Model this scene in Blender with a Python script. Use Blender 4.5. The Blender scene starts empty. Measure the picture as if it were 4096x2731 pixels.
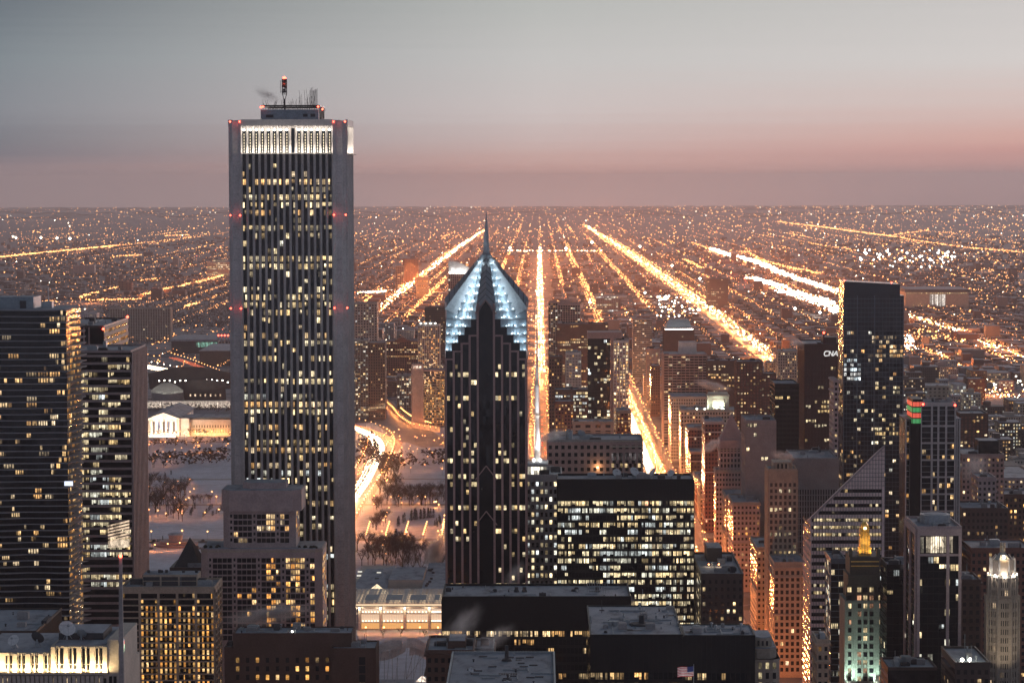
import bpy, math, random
from mathutils import Matrix, Vector
random.seed(11)
R=random.random
def U(a,b): return a+(b-a)*R()
sc=bpy.context.scene
COL=sc.collection
# ---------------------------------------------------------------- camera
F=2865.0; CAMZ=315.0
CROT=Matrix.Rotation(28/F,4,'Z')@Matrix.Rotation(math.pi/2-162/F,4,'X')@Matrix.Rotation(-0.0025,4,'Z')
cd=bpy.data.cameras.new('camera'); cam=bpy.data.objects.new('camera',cd); COL.objects.link(cam)
cam.matrix_world=Matrix.Translation((0,0,CAMZ))@CROT
cd.sensor_width=36; cd.lens=36*F/1024; cd.clip_start=5; cd.clip_end=200000
sc.camera=cam
def ray(u,v):
    d=CROT.to_3x3()@Vector(((u-512)/F,(341-v)/F,-1)); return d/d.y
def XU(u,d,v=400): return ray(u,v).x*d
def ZV(v,d,u=512): return CAMZ+ray(u,v).z*d
ER,EY=5.9e6,4500.0     # the plain curves away with the earth beyond EY
def gz(y): return -(y-EY)**2/(2*ER) if y>EY else 0.0
def dist(e):            # distance at which a sight line e below the level meets the plain
    y=CAMZ/e if e>0 else 1e9
    if y<=EY: return y
    q=(EY+ER*e)**2-EY*EY-2*CAMZ*ER
    return EY+ER*e-math.sqrt(q) if q>0 else 60500.0
def YV(v): return dist((v-179)/F)
def G(u,v):
    r=ray(u,v); k=dist(-r.z); return Vector((r.x*k,k,0))
def lin(c):
    return tuple(((x/255)/12.92 if x/255<=.04045 else ((x/255+.055)/1.055)**2.4) for x in c)
# ---------------------------------------------------------------- materials
def newmat(n):
    m=bpy.data.materials.new(n); m.use_nodes=True
    return m,m.node_tree,m.node_tree.nodes['Principled BSDF']
def mat(n,c,rough=.7,metal=0,var=.25,scale=.15,spec=.4,fine=1.2):
    m,nt,b=newmat(n); N=nt.nodes; L=nt.links
    b.inputs['Roughness'].default_value=rough; b.inputs['Metallic'].default_value=metal
    b.inputs['Specular IOR Level'].default_value=spec
    tc=N.new('ShaderNodeTexCoord')
    n1=N.new('ShaderNodeTexNoise'); n1.inputs['Scale'].default_value=scale; n1.inputs['Detail'].default_value=3
    n2=N.new('ShaderNodeTexNoise'); n2.inputs['Scale'].default_value=fine; n2.inputs['Detail'].default_value=2
    mx=N.new('ShaderNodeMath'); mx.operation='ADD'
    L.new(tc.outputs['Object'],n1.inputs['Vector']); L.new(tc.outputs['Object'],n2.inputs['Vector'])
    L.new(n1.outputs['Fac'],mx.inputs[0]); L.new(n2.outputs['Fac'],mx.inputs[1])
    mr=N.new('ShaderNodeMapRange'); mr.inputs['From Min'].default_value=.6; mr.inputs['From Max'].default_value=1.4
    mr.inputs['To Min'].default_value=1-var; mr.inputs['To Max'].default_value=1+var
    L.new(mx.outputs[0],mr.inputs['Value'])
    mm=N.new('ShaderNodeVectorMath'); mm.operation='SCALE'; mm.inputs[0].default_value=c[:3]
    L.new(mr.outputs['Result'],mm.inputs['Scale']); L.new(mm.outputs[0],b.inputs['Base Color'])
    return m
M={}
M['stone']=mat('pale_granite',(.50,.46,.45),.75)
M['lime']=mat('limestone',(.42,.38,.33),.8)
M['beige']=mat('beige_concrete',(.40,.33,.27),.8)
M['tan']=mat('tan_terracotta',(.42,.33,.25),.8)
M['brick']=mat('brown_brick',(.11,.065,.05),.85)
M['redbrick']=mat('red_brick',(.20,.085,.06),.85)
M['darkbrown']=mat('dark_brown_metal',(.05,.035,.03),.5)
M['pink']=mat('pink_granite',(.36,.24,.22),.7)
M['rose']=mat('rose_stone_panels',(.40,.31,.30),.7)
M['grey']=mat('grey_concrete',(.26,.25,.25),.8)
M['white']=mat('white_concrete',(.55,.53,.50),.75)
M['black']=mat('black_steel',(.008,.010,.013),.45,0,.25,.15,.15)
M['glass']=mat('dark_glass',(.006,.009,.013),.10,0,.3,.25,.3)
M['blueglass']=mat('blue_glass',(.010,.018,.028),.08,0,.3,.2,.35)
M['redsteel']=mat('dark_red_steel',(.055,.018,.014),.5)
M['green']=mat('dark_green_terracotta',(.10,.13,.11),.6)
M['greystone']=mat('grey_green_stone',(.25,.28,.25),.7)
M['gold']=mat('gold_leaf',(.85,.55,.15),.35,.7)
M['metal']=mat('grey_metal',(.30,.33,.35),.45,.5)
M['bluesteel']=mat('blue_grey_panel',(.20,.24,.27),.5,.3)
M['dish']=mat('white_dish_paint',(.6,.6,.6),.5)
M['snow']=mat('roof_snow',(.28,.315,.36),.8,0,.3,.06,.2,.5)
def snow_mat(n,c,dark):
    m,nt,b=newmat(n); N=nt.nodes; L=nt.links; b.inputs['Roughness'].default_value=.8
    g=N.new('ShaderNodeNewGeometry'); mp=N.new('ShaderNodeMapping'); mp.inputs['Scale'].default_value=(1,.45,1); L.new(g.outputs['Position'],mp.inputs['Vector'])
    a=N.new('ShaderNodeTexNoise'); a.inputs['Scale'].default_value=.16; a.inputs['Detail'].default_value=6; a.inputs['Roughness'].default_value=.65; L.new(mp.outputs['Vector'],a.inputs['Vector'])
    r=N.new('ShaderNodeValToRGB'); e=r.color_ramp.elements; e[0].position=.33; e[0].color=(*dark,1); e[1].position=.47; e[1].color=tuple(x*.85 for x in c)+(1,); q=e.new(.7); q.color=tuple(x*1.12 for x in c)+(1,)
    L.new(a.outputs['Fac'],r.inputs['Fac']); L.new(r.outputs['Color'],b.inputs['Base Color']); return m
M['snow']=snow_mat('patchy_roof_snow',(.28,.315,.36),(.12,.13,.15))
M['snowdirty']=mat('trodden_snow',(.36,.36,.39),.85,0,.35,.02,.2,.3)
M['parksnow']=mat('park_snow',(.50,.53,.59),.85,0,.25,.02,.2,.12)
M['asphalt']=mat('wet_asphalt',(.06,.055,.055),.35,0,.3,.05,.5)
M['roadsnow']=mat('salted_road',(.22,.20,.19),.5,0,.35,.05,.5,.3)
M['bark']=mat('bark',(.045,.032,.026),.9)
M['twig']=mat('bare_twigs',(.05,.035,.03),.9)
M['conifer']=mat('dark_conifer',(.025,.03,.022),.9)
M['housewall']=mat('brick_house_wall',(.09,.058,.05),.85,0,.5,.01)
M['housewall2']=mat('pale_house_wall',(.19,.16,.145),.85,0,.4,.01)
M['tarroof']=mat('tar_roof',(.05,.05,.055),.8)
M['copper']=mat('green_copper',(.18,.25,.22),.6)
M['carpaint']=mat('dark_car_paint',(.05,.05,.055),.3)
M['flagred']=mat('flag_red_cloth',(.5,.03,.05),.8)
M['flagwhite']=mat('flag_white_cloth',(.8,.8,.8),.8)
M['flagblue']=mat('flag_blue_cloth',(.03,.05,.2),.8)
def pane_tilt(m,amt,pitch=(1.7,1.7,3.7)):
    nt=m.node_tree; N=nt.nodes; L=nt.links; b=N['Principled BSDF']
    tc=N.new('ShaderNodeTexCoord'); dv=N.new('ShaderNodeVectorMath'); dv.operation='DIVIDE'; dv.inputs[1].default_value=pitch; L.new(tc.outputs['Object'],dv.inputs[0])
    fl=N.new('ShaderNodeVectorMath'); fl.operation='FLOOR'; L.new(dv.outputs[0],fl.inputs[0])
    wn=N.new('ShaderNodeTexWhiteNoise'); wn.noise_dimensions='3D'; L.new(fl.outputs[0],wn.inputs['Vector'])
    sb=N.new('ShaderNodeVectorMath'); sb.operation='SUBTRACT'; sb.inputs[1].default_value=(.5,.5,.5); L.new(wn.outputs['Color'],sb.inputs[0])
    scl=N.new('ShaderNodeVectorMath'); scl.operation='SCALE'; scl.inputs['Scale'].default_value=amt; L.new(sb.outputs[0],scl.inputs[0])
    g=N.new('ShaderNodeNewGeometry'); ad=N.new('ShaderNodeVectorMath'); L.new(g.outputs['Normal'],ad.inputs[0]); L.new(scl.outputs[0],ad.inputs[1])
    nm=N.new('ShaderNodeVectorMath'); nm.operation='NORMALIZE'; L.new(ad.outputs[0],nm.inputs[0]); L.new(nm.outputs[0],b.inputs['Normal'])
pane_tilt(M['glass'],.035); pane_tilt(M['blueglass'],.05,(3.5,3.5,3.15))
M['glass'].node_tree.nodes['Principled BSDF'].inputs['Specular IOR Level'].default_value=.26
M['blueglass'].node_tree.nodes['Principled BSDF'].inputs['Specular IOR Level'].default_value=.3
# city ground: dark blocks, snow patches
def ground_mat():
    m,nt,b=newmat('winter_ground'); N=nt.nodes; L=nt.links
    b.inputs['Roughness'].default_value=.9
    g=N.new('ShaderNodeNewGeometry')
    n1=N.new('ShaderNodeTexNoise'); n1.inputs['Scale'].default_value=.004; n1.inputs['Detail'].default_value=5
    n2=N.new('ShaderNodeTexVoronoi'); n2.inputs['Scale'].default_value=.03
    L.new(g.outputs['Position'],n1.inputs['Vector']); L.new(g.outputs['Position'],n2.inputs['Vector'])
    s=N.new('ShaderNodeSeparateColor'); L.new(n2.outputs['Color'],s.inputs[0])
    a=N.new('ShaderNodeMath'); a.operation='ADD'; L.new(n1.outputs['Fac'],a.inputs[0]); L.new(s.outputs[0],a.inputs[1])
    r=N.new('ShaderNodeValToRGB'); L.new(a.outputs[0],r.inputs['Fac'])
    e=r.color_ramp.elements; e[0].position=.45; e[0].color=(.045,.038,.038,1); e[1].position=1.; e[1].color=(.19,.195,.22,1)
    L.new(r.outputs['Color'],b.inputs['Base Color'])
    return m
M['ground']=ground_mat()
# windows: glass that emits lit rooms, and some painted reflections, where the "lit" attribute is set
def window_mat(n='window_glass',scale=.55,lo=.25):
    m,nt,b=newmat(n); N=nt.nodes; L=nt.links
    b.inputs['Base Color'].default_value=(.012,.014,.018,1); b.inputs['Roughness'].default_value=.08
    at=N.new('ShaderNodeAttribute'); at.attribute_name='lit'
    tc=N.new('ShaderNodeTexCoord')
    mp=N.new('ShaderNodeMapping'); mp.inputs['Scale'].default_value=(1,1,.8)
    n1=N.new('ShaderNodeTexVoronoi'); n1.inputs['Scale'].default_value=scale
    L.new(tc.outputs['Object'],mp.inputs['Vector']); L.new(mp.outputs['Vector'],n1.inputs['Vector'])
    s=N.new('ShaderNodeSeparateColor'); L.new(n1.outputs['Color'],s.inputs[0])
    n2=N.new('ShaderNodeTexVoronoi'); n2.inputs['Scale'].default_value=1.7; L.new(mp.outputs['Vector'],n2.inputs['Vector'])
    s2=N.new('ShaderNodeSeparateColor'); L.new(n2.outputs['Color'],s2.inputs[0])
    av=N.new('ShaderNodeMath'); av.operation='MULTIPLY_ADD'; L.new(s2.outputs[1],av.inputs[0]); av.inputs[1].default_value=.55; L.new(s.outputs[0],av.inputs[2])
    mr=N.new('ShaderNodeMapRange'); mr.inputs['From Max'].default_value=1.5; mr.inputs['To Min'].default_value=lo; mr.inputs['To Max'].default_value=1.7
    L.new(av.outputs[0],mr.inputs['Value'])
    mm=N.new('ShaderNodeVectorMath'); mm.operation='SCALE'
    L.new(at.outputs['Color'],mm.inputs[0]); L.new(mr.outputs['Result'],mm.inputs['Scale'])
    L.new(mm.outputs[0],b.inputs['Emission Color']); b.inputs['Emission Strength'].default_value=1
    m.cycles.emission_sampling='NONE'
    return m
M['win']=window_mat()
def emit(n,c,s,sample=False):
    m,nt,b=newmat(n); N=nt.nodes
    b.inputs['Base Color'].default_value=(.3,.3,.3,1)
    b.inputs['Emission Color'].default_value=(*c,1); b.inputs['Emission Strength'].default_value=s
    m.cycles.emission_sampling='AUTO' if sample else 'NONE'
    return m
SOD=(1,.28,.07); WARM=(1,.72,.42); COOL=(.85,.95,1.0)
M['sodium']=emit('sodium_lamp',SOD,9)
M['sodium_far']=emit('far_sodium_lamp',(1,.38,.11),2.3); M['sodium_bright']=emit('bright_far_sodium_lamp',(1,.42,.13),4.6)
M['sodium_dim']=emit('dim_sodium_lamp',(1,.36,.11),1.1)
M['whitelamp']=emit('white_lamp',(1,.95,.82),10)
M['headlight']=emit('headlight_glow',(1,.80,.55),16)
M['taillight']=emit('tail_light_glow',(1,.17,.06),3.5)
M['redlamp']=emit('red_beacon_glow',(1,.06,.03),14)
M['greenlamp']=emit('green_lamp',(.1,.9,.5),3)
M['crownlamp']=emit('crown_lamp',(.75,.92,1),6)
M['signwhite']=emit('lit_sign_letter',(1,.98,.95),.75)
M['panelred']=emit('red_lit_panel',(1,.10,.03),.8)
M['panelgreen']=emit('green_lit_panel',(.05,.6,.12),.45)
M['panelwhite']=emit('white_lit_screen',(1,1,1),2.2)
# ---------------------------------------------------------------- mesh builder
class MB:
    def __init__(s): s.v=[]; s.f=[]; s.m=[]; s.c=[]; s.hasc=False
    def face(s,pts,m=0,col=None):
        b=len(s.v); s.v.extend(tuple(p) for p in pts); s.f.append(tuple(range(b,b+len(pts)))); s.m.append(m)
        s.c.append(col or (0,0,0))
        if col: s.hasc=True
    def box(s,x0,x1,y0,y1,z0,z1,m=0,mt=None):
        if x1<x0: x0,x1=x1,x0
        if y1<y0: y0,y1=y1,y0
        b=len(s.v)
        s.v.extend([(x0,y0,z0),(x1,y0,z0),(x1,y1,z0),(x0,y1,z0),(x0,y0,z1),(x1,y0,z1),(x1,y1,z1),(x0,y1,z1)])
        for q,mm in (((0,3,2,1),m),((4,5,6,7),m if mt is None else mt),((0,1,5,4),m),((1,2,6,5),m),((2,3,7,6),m),((3,0,4,7),m)):
            s.f.append(tuple(b+i for i in q)); s.m.append(mm); s.c.append((0,0,0))
    def prism(s,poly,z0,z1,m=0,mt=None,poly2=None):
        p2=poly2 or poly; n=len(poly); b=len(s.v)
        s.v.extend((p[0],p[1],z0) for p in poly); s.v.extend((p[0],p[1],z1) for p in p2)
        for i in range(n):
            j=(i+1)%n; s.f.append((b+i,b+j,b+n+j,b+n+i)); s.m.append(m); s.c.append((0,0,0))
        s.f.append(tuple(b+n+i for i in range(n))); s.m.append(m if mt is None else mt); s.c.append((0,0,0))
        s.f.append(tuple(b+n-1-i for i in range(n))); s.m.append(m); s.c.append((0,0,0))
    def cyl(s,x,y,z0,z1,r0,r1=None,n=10,m=0,mt=None):
        r1=r0 if r1 is None else r1
        a=[(x+r0*math.cos(2*math.pi*i/n),y+r0*math.sin(2*math.pi*i/n)) for i in range(n)]
        c=[(x+r1*math.cos(2*math.pi*i/n),y+r1*math.sin(2*math.pi*i/n)) for i in range(n)]
        s.prism(a,z0,z1,m,mt,c)
    def bar(s,p,q,r,m=0,r2=None):
        p=Vector(p); q=Vector(q); d=(q-p)
        if d.length<1e-6: return
        d.normalize(); a=d.orthogonal().normalized(); c=d.cross(a); r2=r if r2 is None else r2
        b=len(s.v)
        for o,rr in ((p,r),(q,r2)):
            for k in range(4):
                t=math.pi/2*k; w=o+a*(rr*math.cos(t))+c*(rr*math.sin(t)); s.v.append(tuple(w))
        for k in range(4):
            j=(k+1)%4; s.f.append((b+k,b+j,b+4+j,b+4+k)); s.m.append(m); s.c.append((0,0,0))
        s.f.append((b+3,b+2,b+1,b)); s.m.append(m); s.c.append((0,0,0))
        s.f.append((b+4,b+5,b+6,b+7)); s.m.append(m); s.c.append((0,0,0))
    def octa(s,x,y,z,r,m=0):
        b=len(s.v)
        s.v.extend([(x+r,y,z),(x-r,y,z),(x,y+r,z),(x,y-r,z),(x,y,z+r),(x,y,z-r)])
        for q in ((0,2,4),(2,1,4),(1,3,4),(3,0,4),(2,0,5),(1,2,5),(3,1,5),(0,3,5)):
            s.f.append(tuple(b+i for i in q)); s.m.append(m); s.c.append((0,0,0))
    def ball(s,x,y,z,r,m=0,nu=8,nv=5,sz=1):
        rows=[]
        for j in range(nv+1):
            t=math.pi*j/nv; rows.append([(x+r*math.sin(t)*math.cos(2*math.pi*i/nu),y+r*math.sin(t)*math.sin(2*math.pi*i/nu),z+r*sz*math.cos(t)) for i in range(nu)])
        for j in range(nv):
            for i in range(nu):
                k=(i+1)%nu
                s.face((rows[j][i],rows[j+1][i],rows[j+1][k],rows[j][k]),m) if 0<j<nv-1 else s.face((rows[0][0],rows[1][i],rows[1][k]) if j==0 else (rows[j][i],rows[nv][0],rows[j][k]),m)
    def build(s,name,mats,root=None,parent=None,smooth=False):
        if not isinstance(mats,(list,tuple)): mats=[mats]
        off=Vector(root.location) if root is not None else Vector((0,0,0))
        me=bpy.data.meshes.new(name)
        vs=[(x-off.x,y-off.y,z-off.z) for x,y,z in s.v] if root is not None else s.v
        me.from_pydata(vs,[],s.f)
        for m in mats: me.materials.append(M[m] if isinstance(m,str) else m)
        if len(mats)>1: me.polygons.foreach_set('material_index',s.m)
        if s.hasc:
            at=me.attributes.new('lit','FLOAT_COLOR','FACE')
            fl=[]
            for c in s.c: fl.extend((c[0],c[1],c[2],1))
            at.data.foreach_set('color',fl)
        if smooth: me.polygons.foreach_set('use_smooth',[True]*len(me.polygons))
        me.update()
        o=bpy.data.objects.new(name,me); COL.objects.link(o)
        if root is not None: o.parent=parent or root
        return o
def tag(o,label,cat,group=None,kind=None):
    if label: o['label']=label
    if cat: o['category']=cat
    if group: o['group']=group
    if kind: o['kind']=kind
    return o
def thing(name,label,cat,loc,group=None):
    o=bpy.data.objects.new(name,None); COL.objects.link(o); o.location=loc; o.empty_display_size=1
    return tag(o,label,cat,group)
def point(loc,power,col=SOD,r=.6,name='lamp_light'):
    l=bpy.data.lights.new(name,'POINT'); l.energy=power; l.color=col; l.shadow_soft_size=r
    o=bpy.data.objects.new(name,l); COL.objects.link(o); o.location=loc; return o
def spot(loc,to,power,col,ang,r=.5,blend=.4,name='flood_light'):
    l=bpy.data.lights.new(name,'SPOT'); l.energy=power; l.color=col; l.shadow_soft_size=r; l.spot_size=math.radians(ang); l.spot_blend=blend
    o=bpy.data.objects.new(name,l); COL.objects.link(o); o.location=loc
    o.rotation_euler=(Vector(to)-Vector(loc)).to_track_quat('-Z','Y').to_euler(); return o
def strip(loc,to,sx,sy,power,col,name='flood_strip'):
    l=bpy.data.lights.new(name,'AREA'); l.shape='RECTANGLE'; l.size=sx; l.size_y=sy; l.energy=power; l.color=col
    o=bpy.data.objects.new(name,l); COL.objects.link(o); o.location=loc
    o.rotation_euler=(Vector(to)-Vector(loc)).to_track_quat('-Z','Y').to_euler(); return o
# ---------------------------------------------------------------- world
w=bpy.data.worlds.new('World'); sc.world=w; w.use_nodes=True
def build_world():
    nt=w.node_tree; N=nt.nodes; L=nt.links; bg=N['Background']
    tc=N.new('ShaderNodeTexCoord'); sp=N.new('ShaderNodeSeparateXYZ'); L.new(tc.outputs['Generated'],sp.inputs[0])
    def mr(src,a,b,c=0.,d=1.,smooth=False):
        n=N.new('ShaderNodeMapRange'); n.interpolation_type='SMOOTHSTEP' if smooth else 'LINEAR'
        n.inputs['From Min'].default_value=a; n.inputs['From Max'].default_value=b; n.inputs['To Min'].default_value=c; n.inputs['To Max'].default_value=d
        L.new(src,n.inputs['Value']); return n.outputs['Result']
    # thin stratus streaks low over the horizon
    mp=N.new('ShaderNodeMapping'); mp.inputs['Scale'].default_value=(4,4,420); L.new(tc.outputs['Generated'],mp.inputs['Vector'])
    nz=N.new('ShaderNodeTexNoise'); nz.inputs['Scale'].default_value=1.; nz.inputs['Detail'].default_value=4; L.new(mp.outputs['Vector'],nz.inputs['Vector'])
    wob=N.new('ShaderNodeMath'); wob.operation='MULTIPLY_ADD'; L.new(nz.outputs['Fac'],wob.inputs[0]); wob.inputs[1].default_value=.010; 
    L.new(sp.outputs['Z'],wob.inputs[2])
    t=mr(wob.outputs[0],-.02,.08)
    def ramp(stops):
        r=N.new('ShaderNodeValToRGB'); e=r.color_ramp.elements
        while len(e)<len(stops): e.new(.5)
        for q,(v,c) in zip(e,stops):
            q.position=(((179-v)/F)+.005+.02)/.1; q.color=(*lin(c),1)
        L.new(t,r.inputs['Fac']); return r.outputs['Color']
    S=SKY
    left=ramp(S['left']); mid=ramp(S['mid']); right=ramp(S['right'])
    az=sp.outputs['X']
    m1=N.new('ShaderNodeMix'); m1.data_type='RGBA'; L.new(mr(az,-.185,0,),m1.inputs['Factor']); L.new(left,m1.inputs['A']); L.new(mid,m1.inputs['B'])
    m2=N.new('ShaderNodeMix'); m2.data_type='RGBA'; L.new(mr(az,0,.17),m2.inputs['Factor']); L.new(m1.outputs['Result'],m2.inputs['A']); L.new(right,m2.inputs['B'])
    # behind the viewer: darker anti-twilight
    m3=N.new('ShaderNodeMix'); m3.data_type='RGBA'; L.new(mr(sp.outputs['Y'],-.2,.9,0,1,True),m3.inputs['Factor']); m3.inputs['A'].default_value=(*S['north'],1); L.new(m2.outputs['Result'],m3.inputs['B'])
    m4=N.new('ShaderNodeMix'); m4.data_type='RGBA'; L.new(mr(sp.outputs['Z'],.07,.48,0,1,True),m4.inputs['Factor']); L.new(m3.outputs['Result'],m4.inputs['A'])
    sky=N.new('ShaderNodeTexSky'); sky.sky_type='NISHITA'; sky.sun_disc=False; sky.sun_elevation=math.radians(-2); sky.sun_rotation=math.radians(SUNROT); sky.altitude=300
    sk=N.new('ShaderNodeVectorMath'); sk.operation='SCALE'; sk.inputs['Scale'].default_value=S['nish']; L.new(sky.outputs[0],sk.inputs[0])
    ad=N.new('ShaderNodeVectorMath'); ad.operation='ADD'; ad.inputs[1].default_value=S['zen']; L.new(sk.outputs[0],ad.inputs[0])
    L.new(ad.outputs[0],m4.inputs['B'])
    L.new(m4.outputs['Result'],bg.inputs['Color']); bg.inputs['Strength'].default_value=1
SUNROT=23
SKY=dict(
 left=[(210,(170,149,150)),(192,(163,145,148)),(174,(147,132,136)),(152,(118,119,129)),(140,(122,125,133)),(110,(136,140,147)),(60,(130,139,145)),(0,(108,117,125))],
 mid=[(210,(208,184,182)),(192,(206,180,177)),(174,(188,155,151)),(152,(198,174,170)),(140,(202,183,180)),(110,(206,196,194)),(60,(199,197,195)),(0,(184,186,183))],
 right=[(210,(176,140,141)),(192,(188,148,148)),(174,(182,144,143)),(152,(205,156,150)),(140,(214,170,161)),(110,(216,192,186)),(60,(214,208,205)),(0,(205,201,199))],
 north=(.40,.43,.56),zen=(.085,.105,.14),nish=.10)
build_world()
sd=bpy.data.lights.new('sun','SUN'); sd.energy=1.6; sd.angle=math.radians(25); sd.color=(1,.82,.80)
so=bpy.data.objects.new('sun',sd); COL.objects.link(so)
_sd=Vector((math.sin(math.radians(SUNROT)),math.cos(math.radians(SUNROT)),math.tan(math.radians(4))))
so.rotation_euler=(-_sd).to_track_quat('-Z','Y').to_euler(); so.location=(0,0,600)
vs=sc.view_settings; vs.view_transform='Standard'; vs.look='None'; vs.exposure=0; vs.gamma=1; vs.use_curve_mapping=False
cy=sc.cycles
cy.max_bounces=6; cy.diffuse_bounces=2; cy.glossy_bounces=3; cy.transmission_bounces=2; cy.volume_bounces=0; cy.transparent_max_bounces=8
cy.sample_clamp_indirect=2.0; cy.sample_clamp_direct=0; cy.blur_glossy=.5; cy.caustics_reflective=False; cy.caustics_refractive=False
cy.adaptive_threshold=.02; cy.use_denoising=True; cy.use_light_tree=True
# haze
def haze():
    b=MB(); b.box(-13500,15500,-600,62500,-300,410)
    m=bpy.data.materials.new('winter_haze'); m.use_nodes=True; nt=m.node_tree; nt.nodes.clear()
    o=nt.nodes.new('ShaderNodeOutputMaterial'); v=nt.nodes.new('ShaderNodeVolumePrincipled')
    v.inputs['Color'].default_value=(.95,.86,.86,1); v.inputs['Density'].default_value=HAZE; v.inputs['Anisotropy'].default_value=.30
    nt.links.new(v.outputs[0],o.inputs['Volume'])
    h=b.build('haze',m); h['kind']='stuff'; h['label']='thin pinkish winter haze over the city'; return h
HAZE=2.8e-5
haze()
LAMPK=3.0; GLOWK=3.2; AVE=26000; STREETW=26000
# ---------------------------------------------------------------- buildings
PAL={'warm':[(1,.62,.26),(1,.70,.36),(1,.54,.19),(1,.76,.46)],
 'office':[(1,.74,.37),(1,.79,.44),(1,.68,.30),(1,.84,.54),(1,.80,.48)],
 'amber':[(1,.48,.12),(1,.55,.17),(1,.42,.09),(1,.64,.28)],
 'cool':[(1,.84,.52),(1,.79,.45),(.96,.93,.74),(1,.74,.38),(.85,.92,.90)],
 'mix':[(1,.62,.27),(1,.72,.4),(1,.5,.16),(.95,.93,.78),(1,.80,.52)]}
def lit_grid(nf,nb,mode,p,pal,br):
    pl=PAL[pal]; g=[]
    for f in range(nf):
        row=[None]*nb
        if mode=='office':
            r=R(); q=p*2.6 if r<.22 else p*1.2 if r<.6 else p*.22
            b=0
            while b<nb:
                n=random.choice((1,1,2,2,3,4,5))
                if R()<q:
                    c=random.choice(pl); k=br*U(.55,1.25)
                    for j in range(b,min(nb,b+n)):
                        if R()<.88: kk=k*U(.7,1.2); row[j]=tuple(x*kk for x in c)
                b+=n
        elif mode=='home':
            for b in range(nb):
                if R()<p:
                    c=random.choice(pl); kk=br*(U(.3,.8) if R()<.6 else U(.8,1.7)); row[b]=tuple(x*kk for x in c)
        elif mode=='glow':  # amber panes that carry reflected city light as emission
            q=p*(.35+.65*math.sin(math.pi*min(1,(f+.5)/nf)))
            for b in range(nb):
                if R()<q:
                    c=random.choice(pl); kk=br*U(.15,1.2); row[b]=tuple(x*kk for x in c)
        g.append(row)
    return g
class FB:
    """one facade: local coordinates s (along), o (outward), z"""
    def __init__(s,O,t,n,W): s.O=Vector((O[0],O[1],0)); s.t=Vector((t[0],t[1],0)); s.n=Vector((n[0],n[1],0)); s.W=W
    def p(s,a,o,z): q=s.O+s.t*a+s.n*o; return (q.x,q.y,z)
    def box(s,mb,s0,s1,o0,o1,z0,z1,m=0):
        b=len(mb.v)
        mb.v.extend([s.p(s0,o1,z0),s.p(s1,o1,z0),s.p(s1,o0,z0),s.p(s0,o0,z0),s.p(s0,o1,z1),s.p(s1,o1,z1),s.p(s1,o0,z1),s.p(s0,o0,z1)])
        for q in ((0,3,2,1),(4,5,6,7),(0,1,5,4),(1,2,6,5),(3,0,4,7)):
            mb.f.append(tuple(b+i for i in q)); mb.m.append(m); mb.c.append((0,0,0))
    def quad(s,s0,s1,o,z0,z1): return [s.p(s0,o,z0),s.p(s1,o,z0),s.p(s1,o,z1),s.p(s0,o,z1)]
def facade(fr,wins,fb,z0,z1,st,zvis=0,front=True,top=None):
    """adds piers and spandrels to fr, window quads to wins"""
    fh=st.get('fh',3.6); nb=max(1,round(fb.W/st.get('bay',3.2))); bw=fb.W/nb
    pw=st.get('pier',.8); po=st.get('po',.35); sp=st.get('sp',1.0); so=st.get('so',.25); tp=st.get('top',1.5); every=st.get('every',1)
    style=st.get('style','grid'); za=max(z0,zvis)
    nf=max(1,int((z1-tp-za)/fh))
    if style!='punch':
        if po>0 and pw>0:
            for i in range(0,nb+1,every):
                c=i*bw; a=max(0,c-pw/2); b=min(fb.W,c+pw/2)
                if st.get('corner') and i in (0,nb): a,b=(0,st['corner']) if i==0 else (fb.W-st['corner'],fb.W)
                fb.box(fr,a,b,0,po,z0,z1)
        if so>0 and sp>0:
            for f in range(nf+1):
                z=z1-tp-f*fh; fb.box(fr,0,fb.W,0,so,z,z+sp if f else z1-.01)
    g=lit_grid(nf,nb,st.get('mode','office'),st.get('p',.3)*(1 if front else st.get('ps',.6)),st.get('pal','office'),st.get('br',1.))
    fn=st.get('litf')
    inset=pw/2 if style!='punch' else bw*(1-st.get('ww',.5))/2
    wh=st.get('wh',None)
    for f in range(nf):
        zt=z1-tp-f*fh-.05; zb=zt-(fh-sp)+.1
        if style=='punch': zt-=st.get('lint',.5); zb=zt-(wh or fh*.5)
        for b in range(nb):
            c=g[f][b]
            if fn: c=fn(f,b,nf,nb,c)
            if c is None and style!='punch' and not st.get('dark'): continue
            s0=b*bw+inset; s1=(b+1)*bw-inset
            if s1-s0<.15: continue
            if style!='punch' and c is not None and st.get('shade',True):
                h=R()
                if h<.2: zb2=zb+(zt-zb)*.35
                elif h<.3: s1b=s0+(s1-s0)*.5; wins.append((fb.quad(s0,s1b,.05,zb,zt),c,front)); continue
                else: zb2=zb
                wins.append((fb.quad(s0,s1,.05,zb2,zt),c,front))
            else: wins.append((fb.quad(s0,s1,.05,zb,zt),c or (0,0,0),front))
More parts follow.
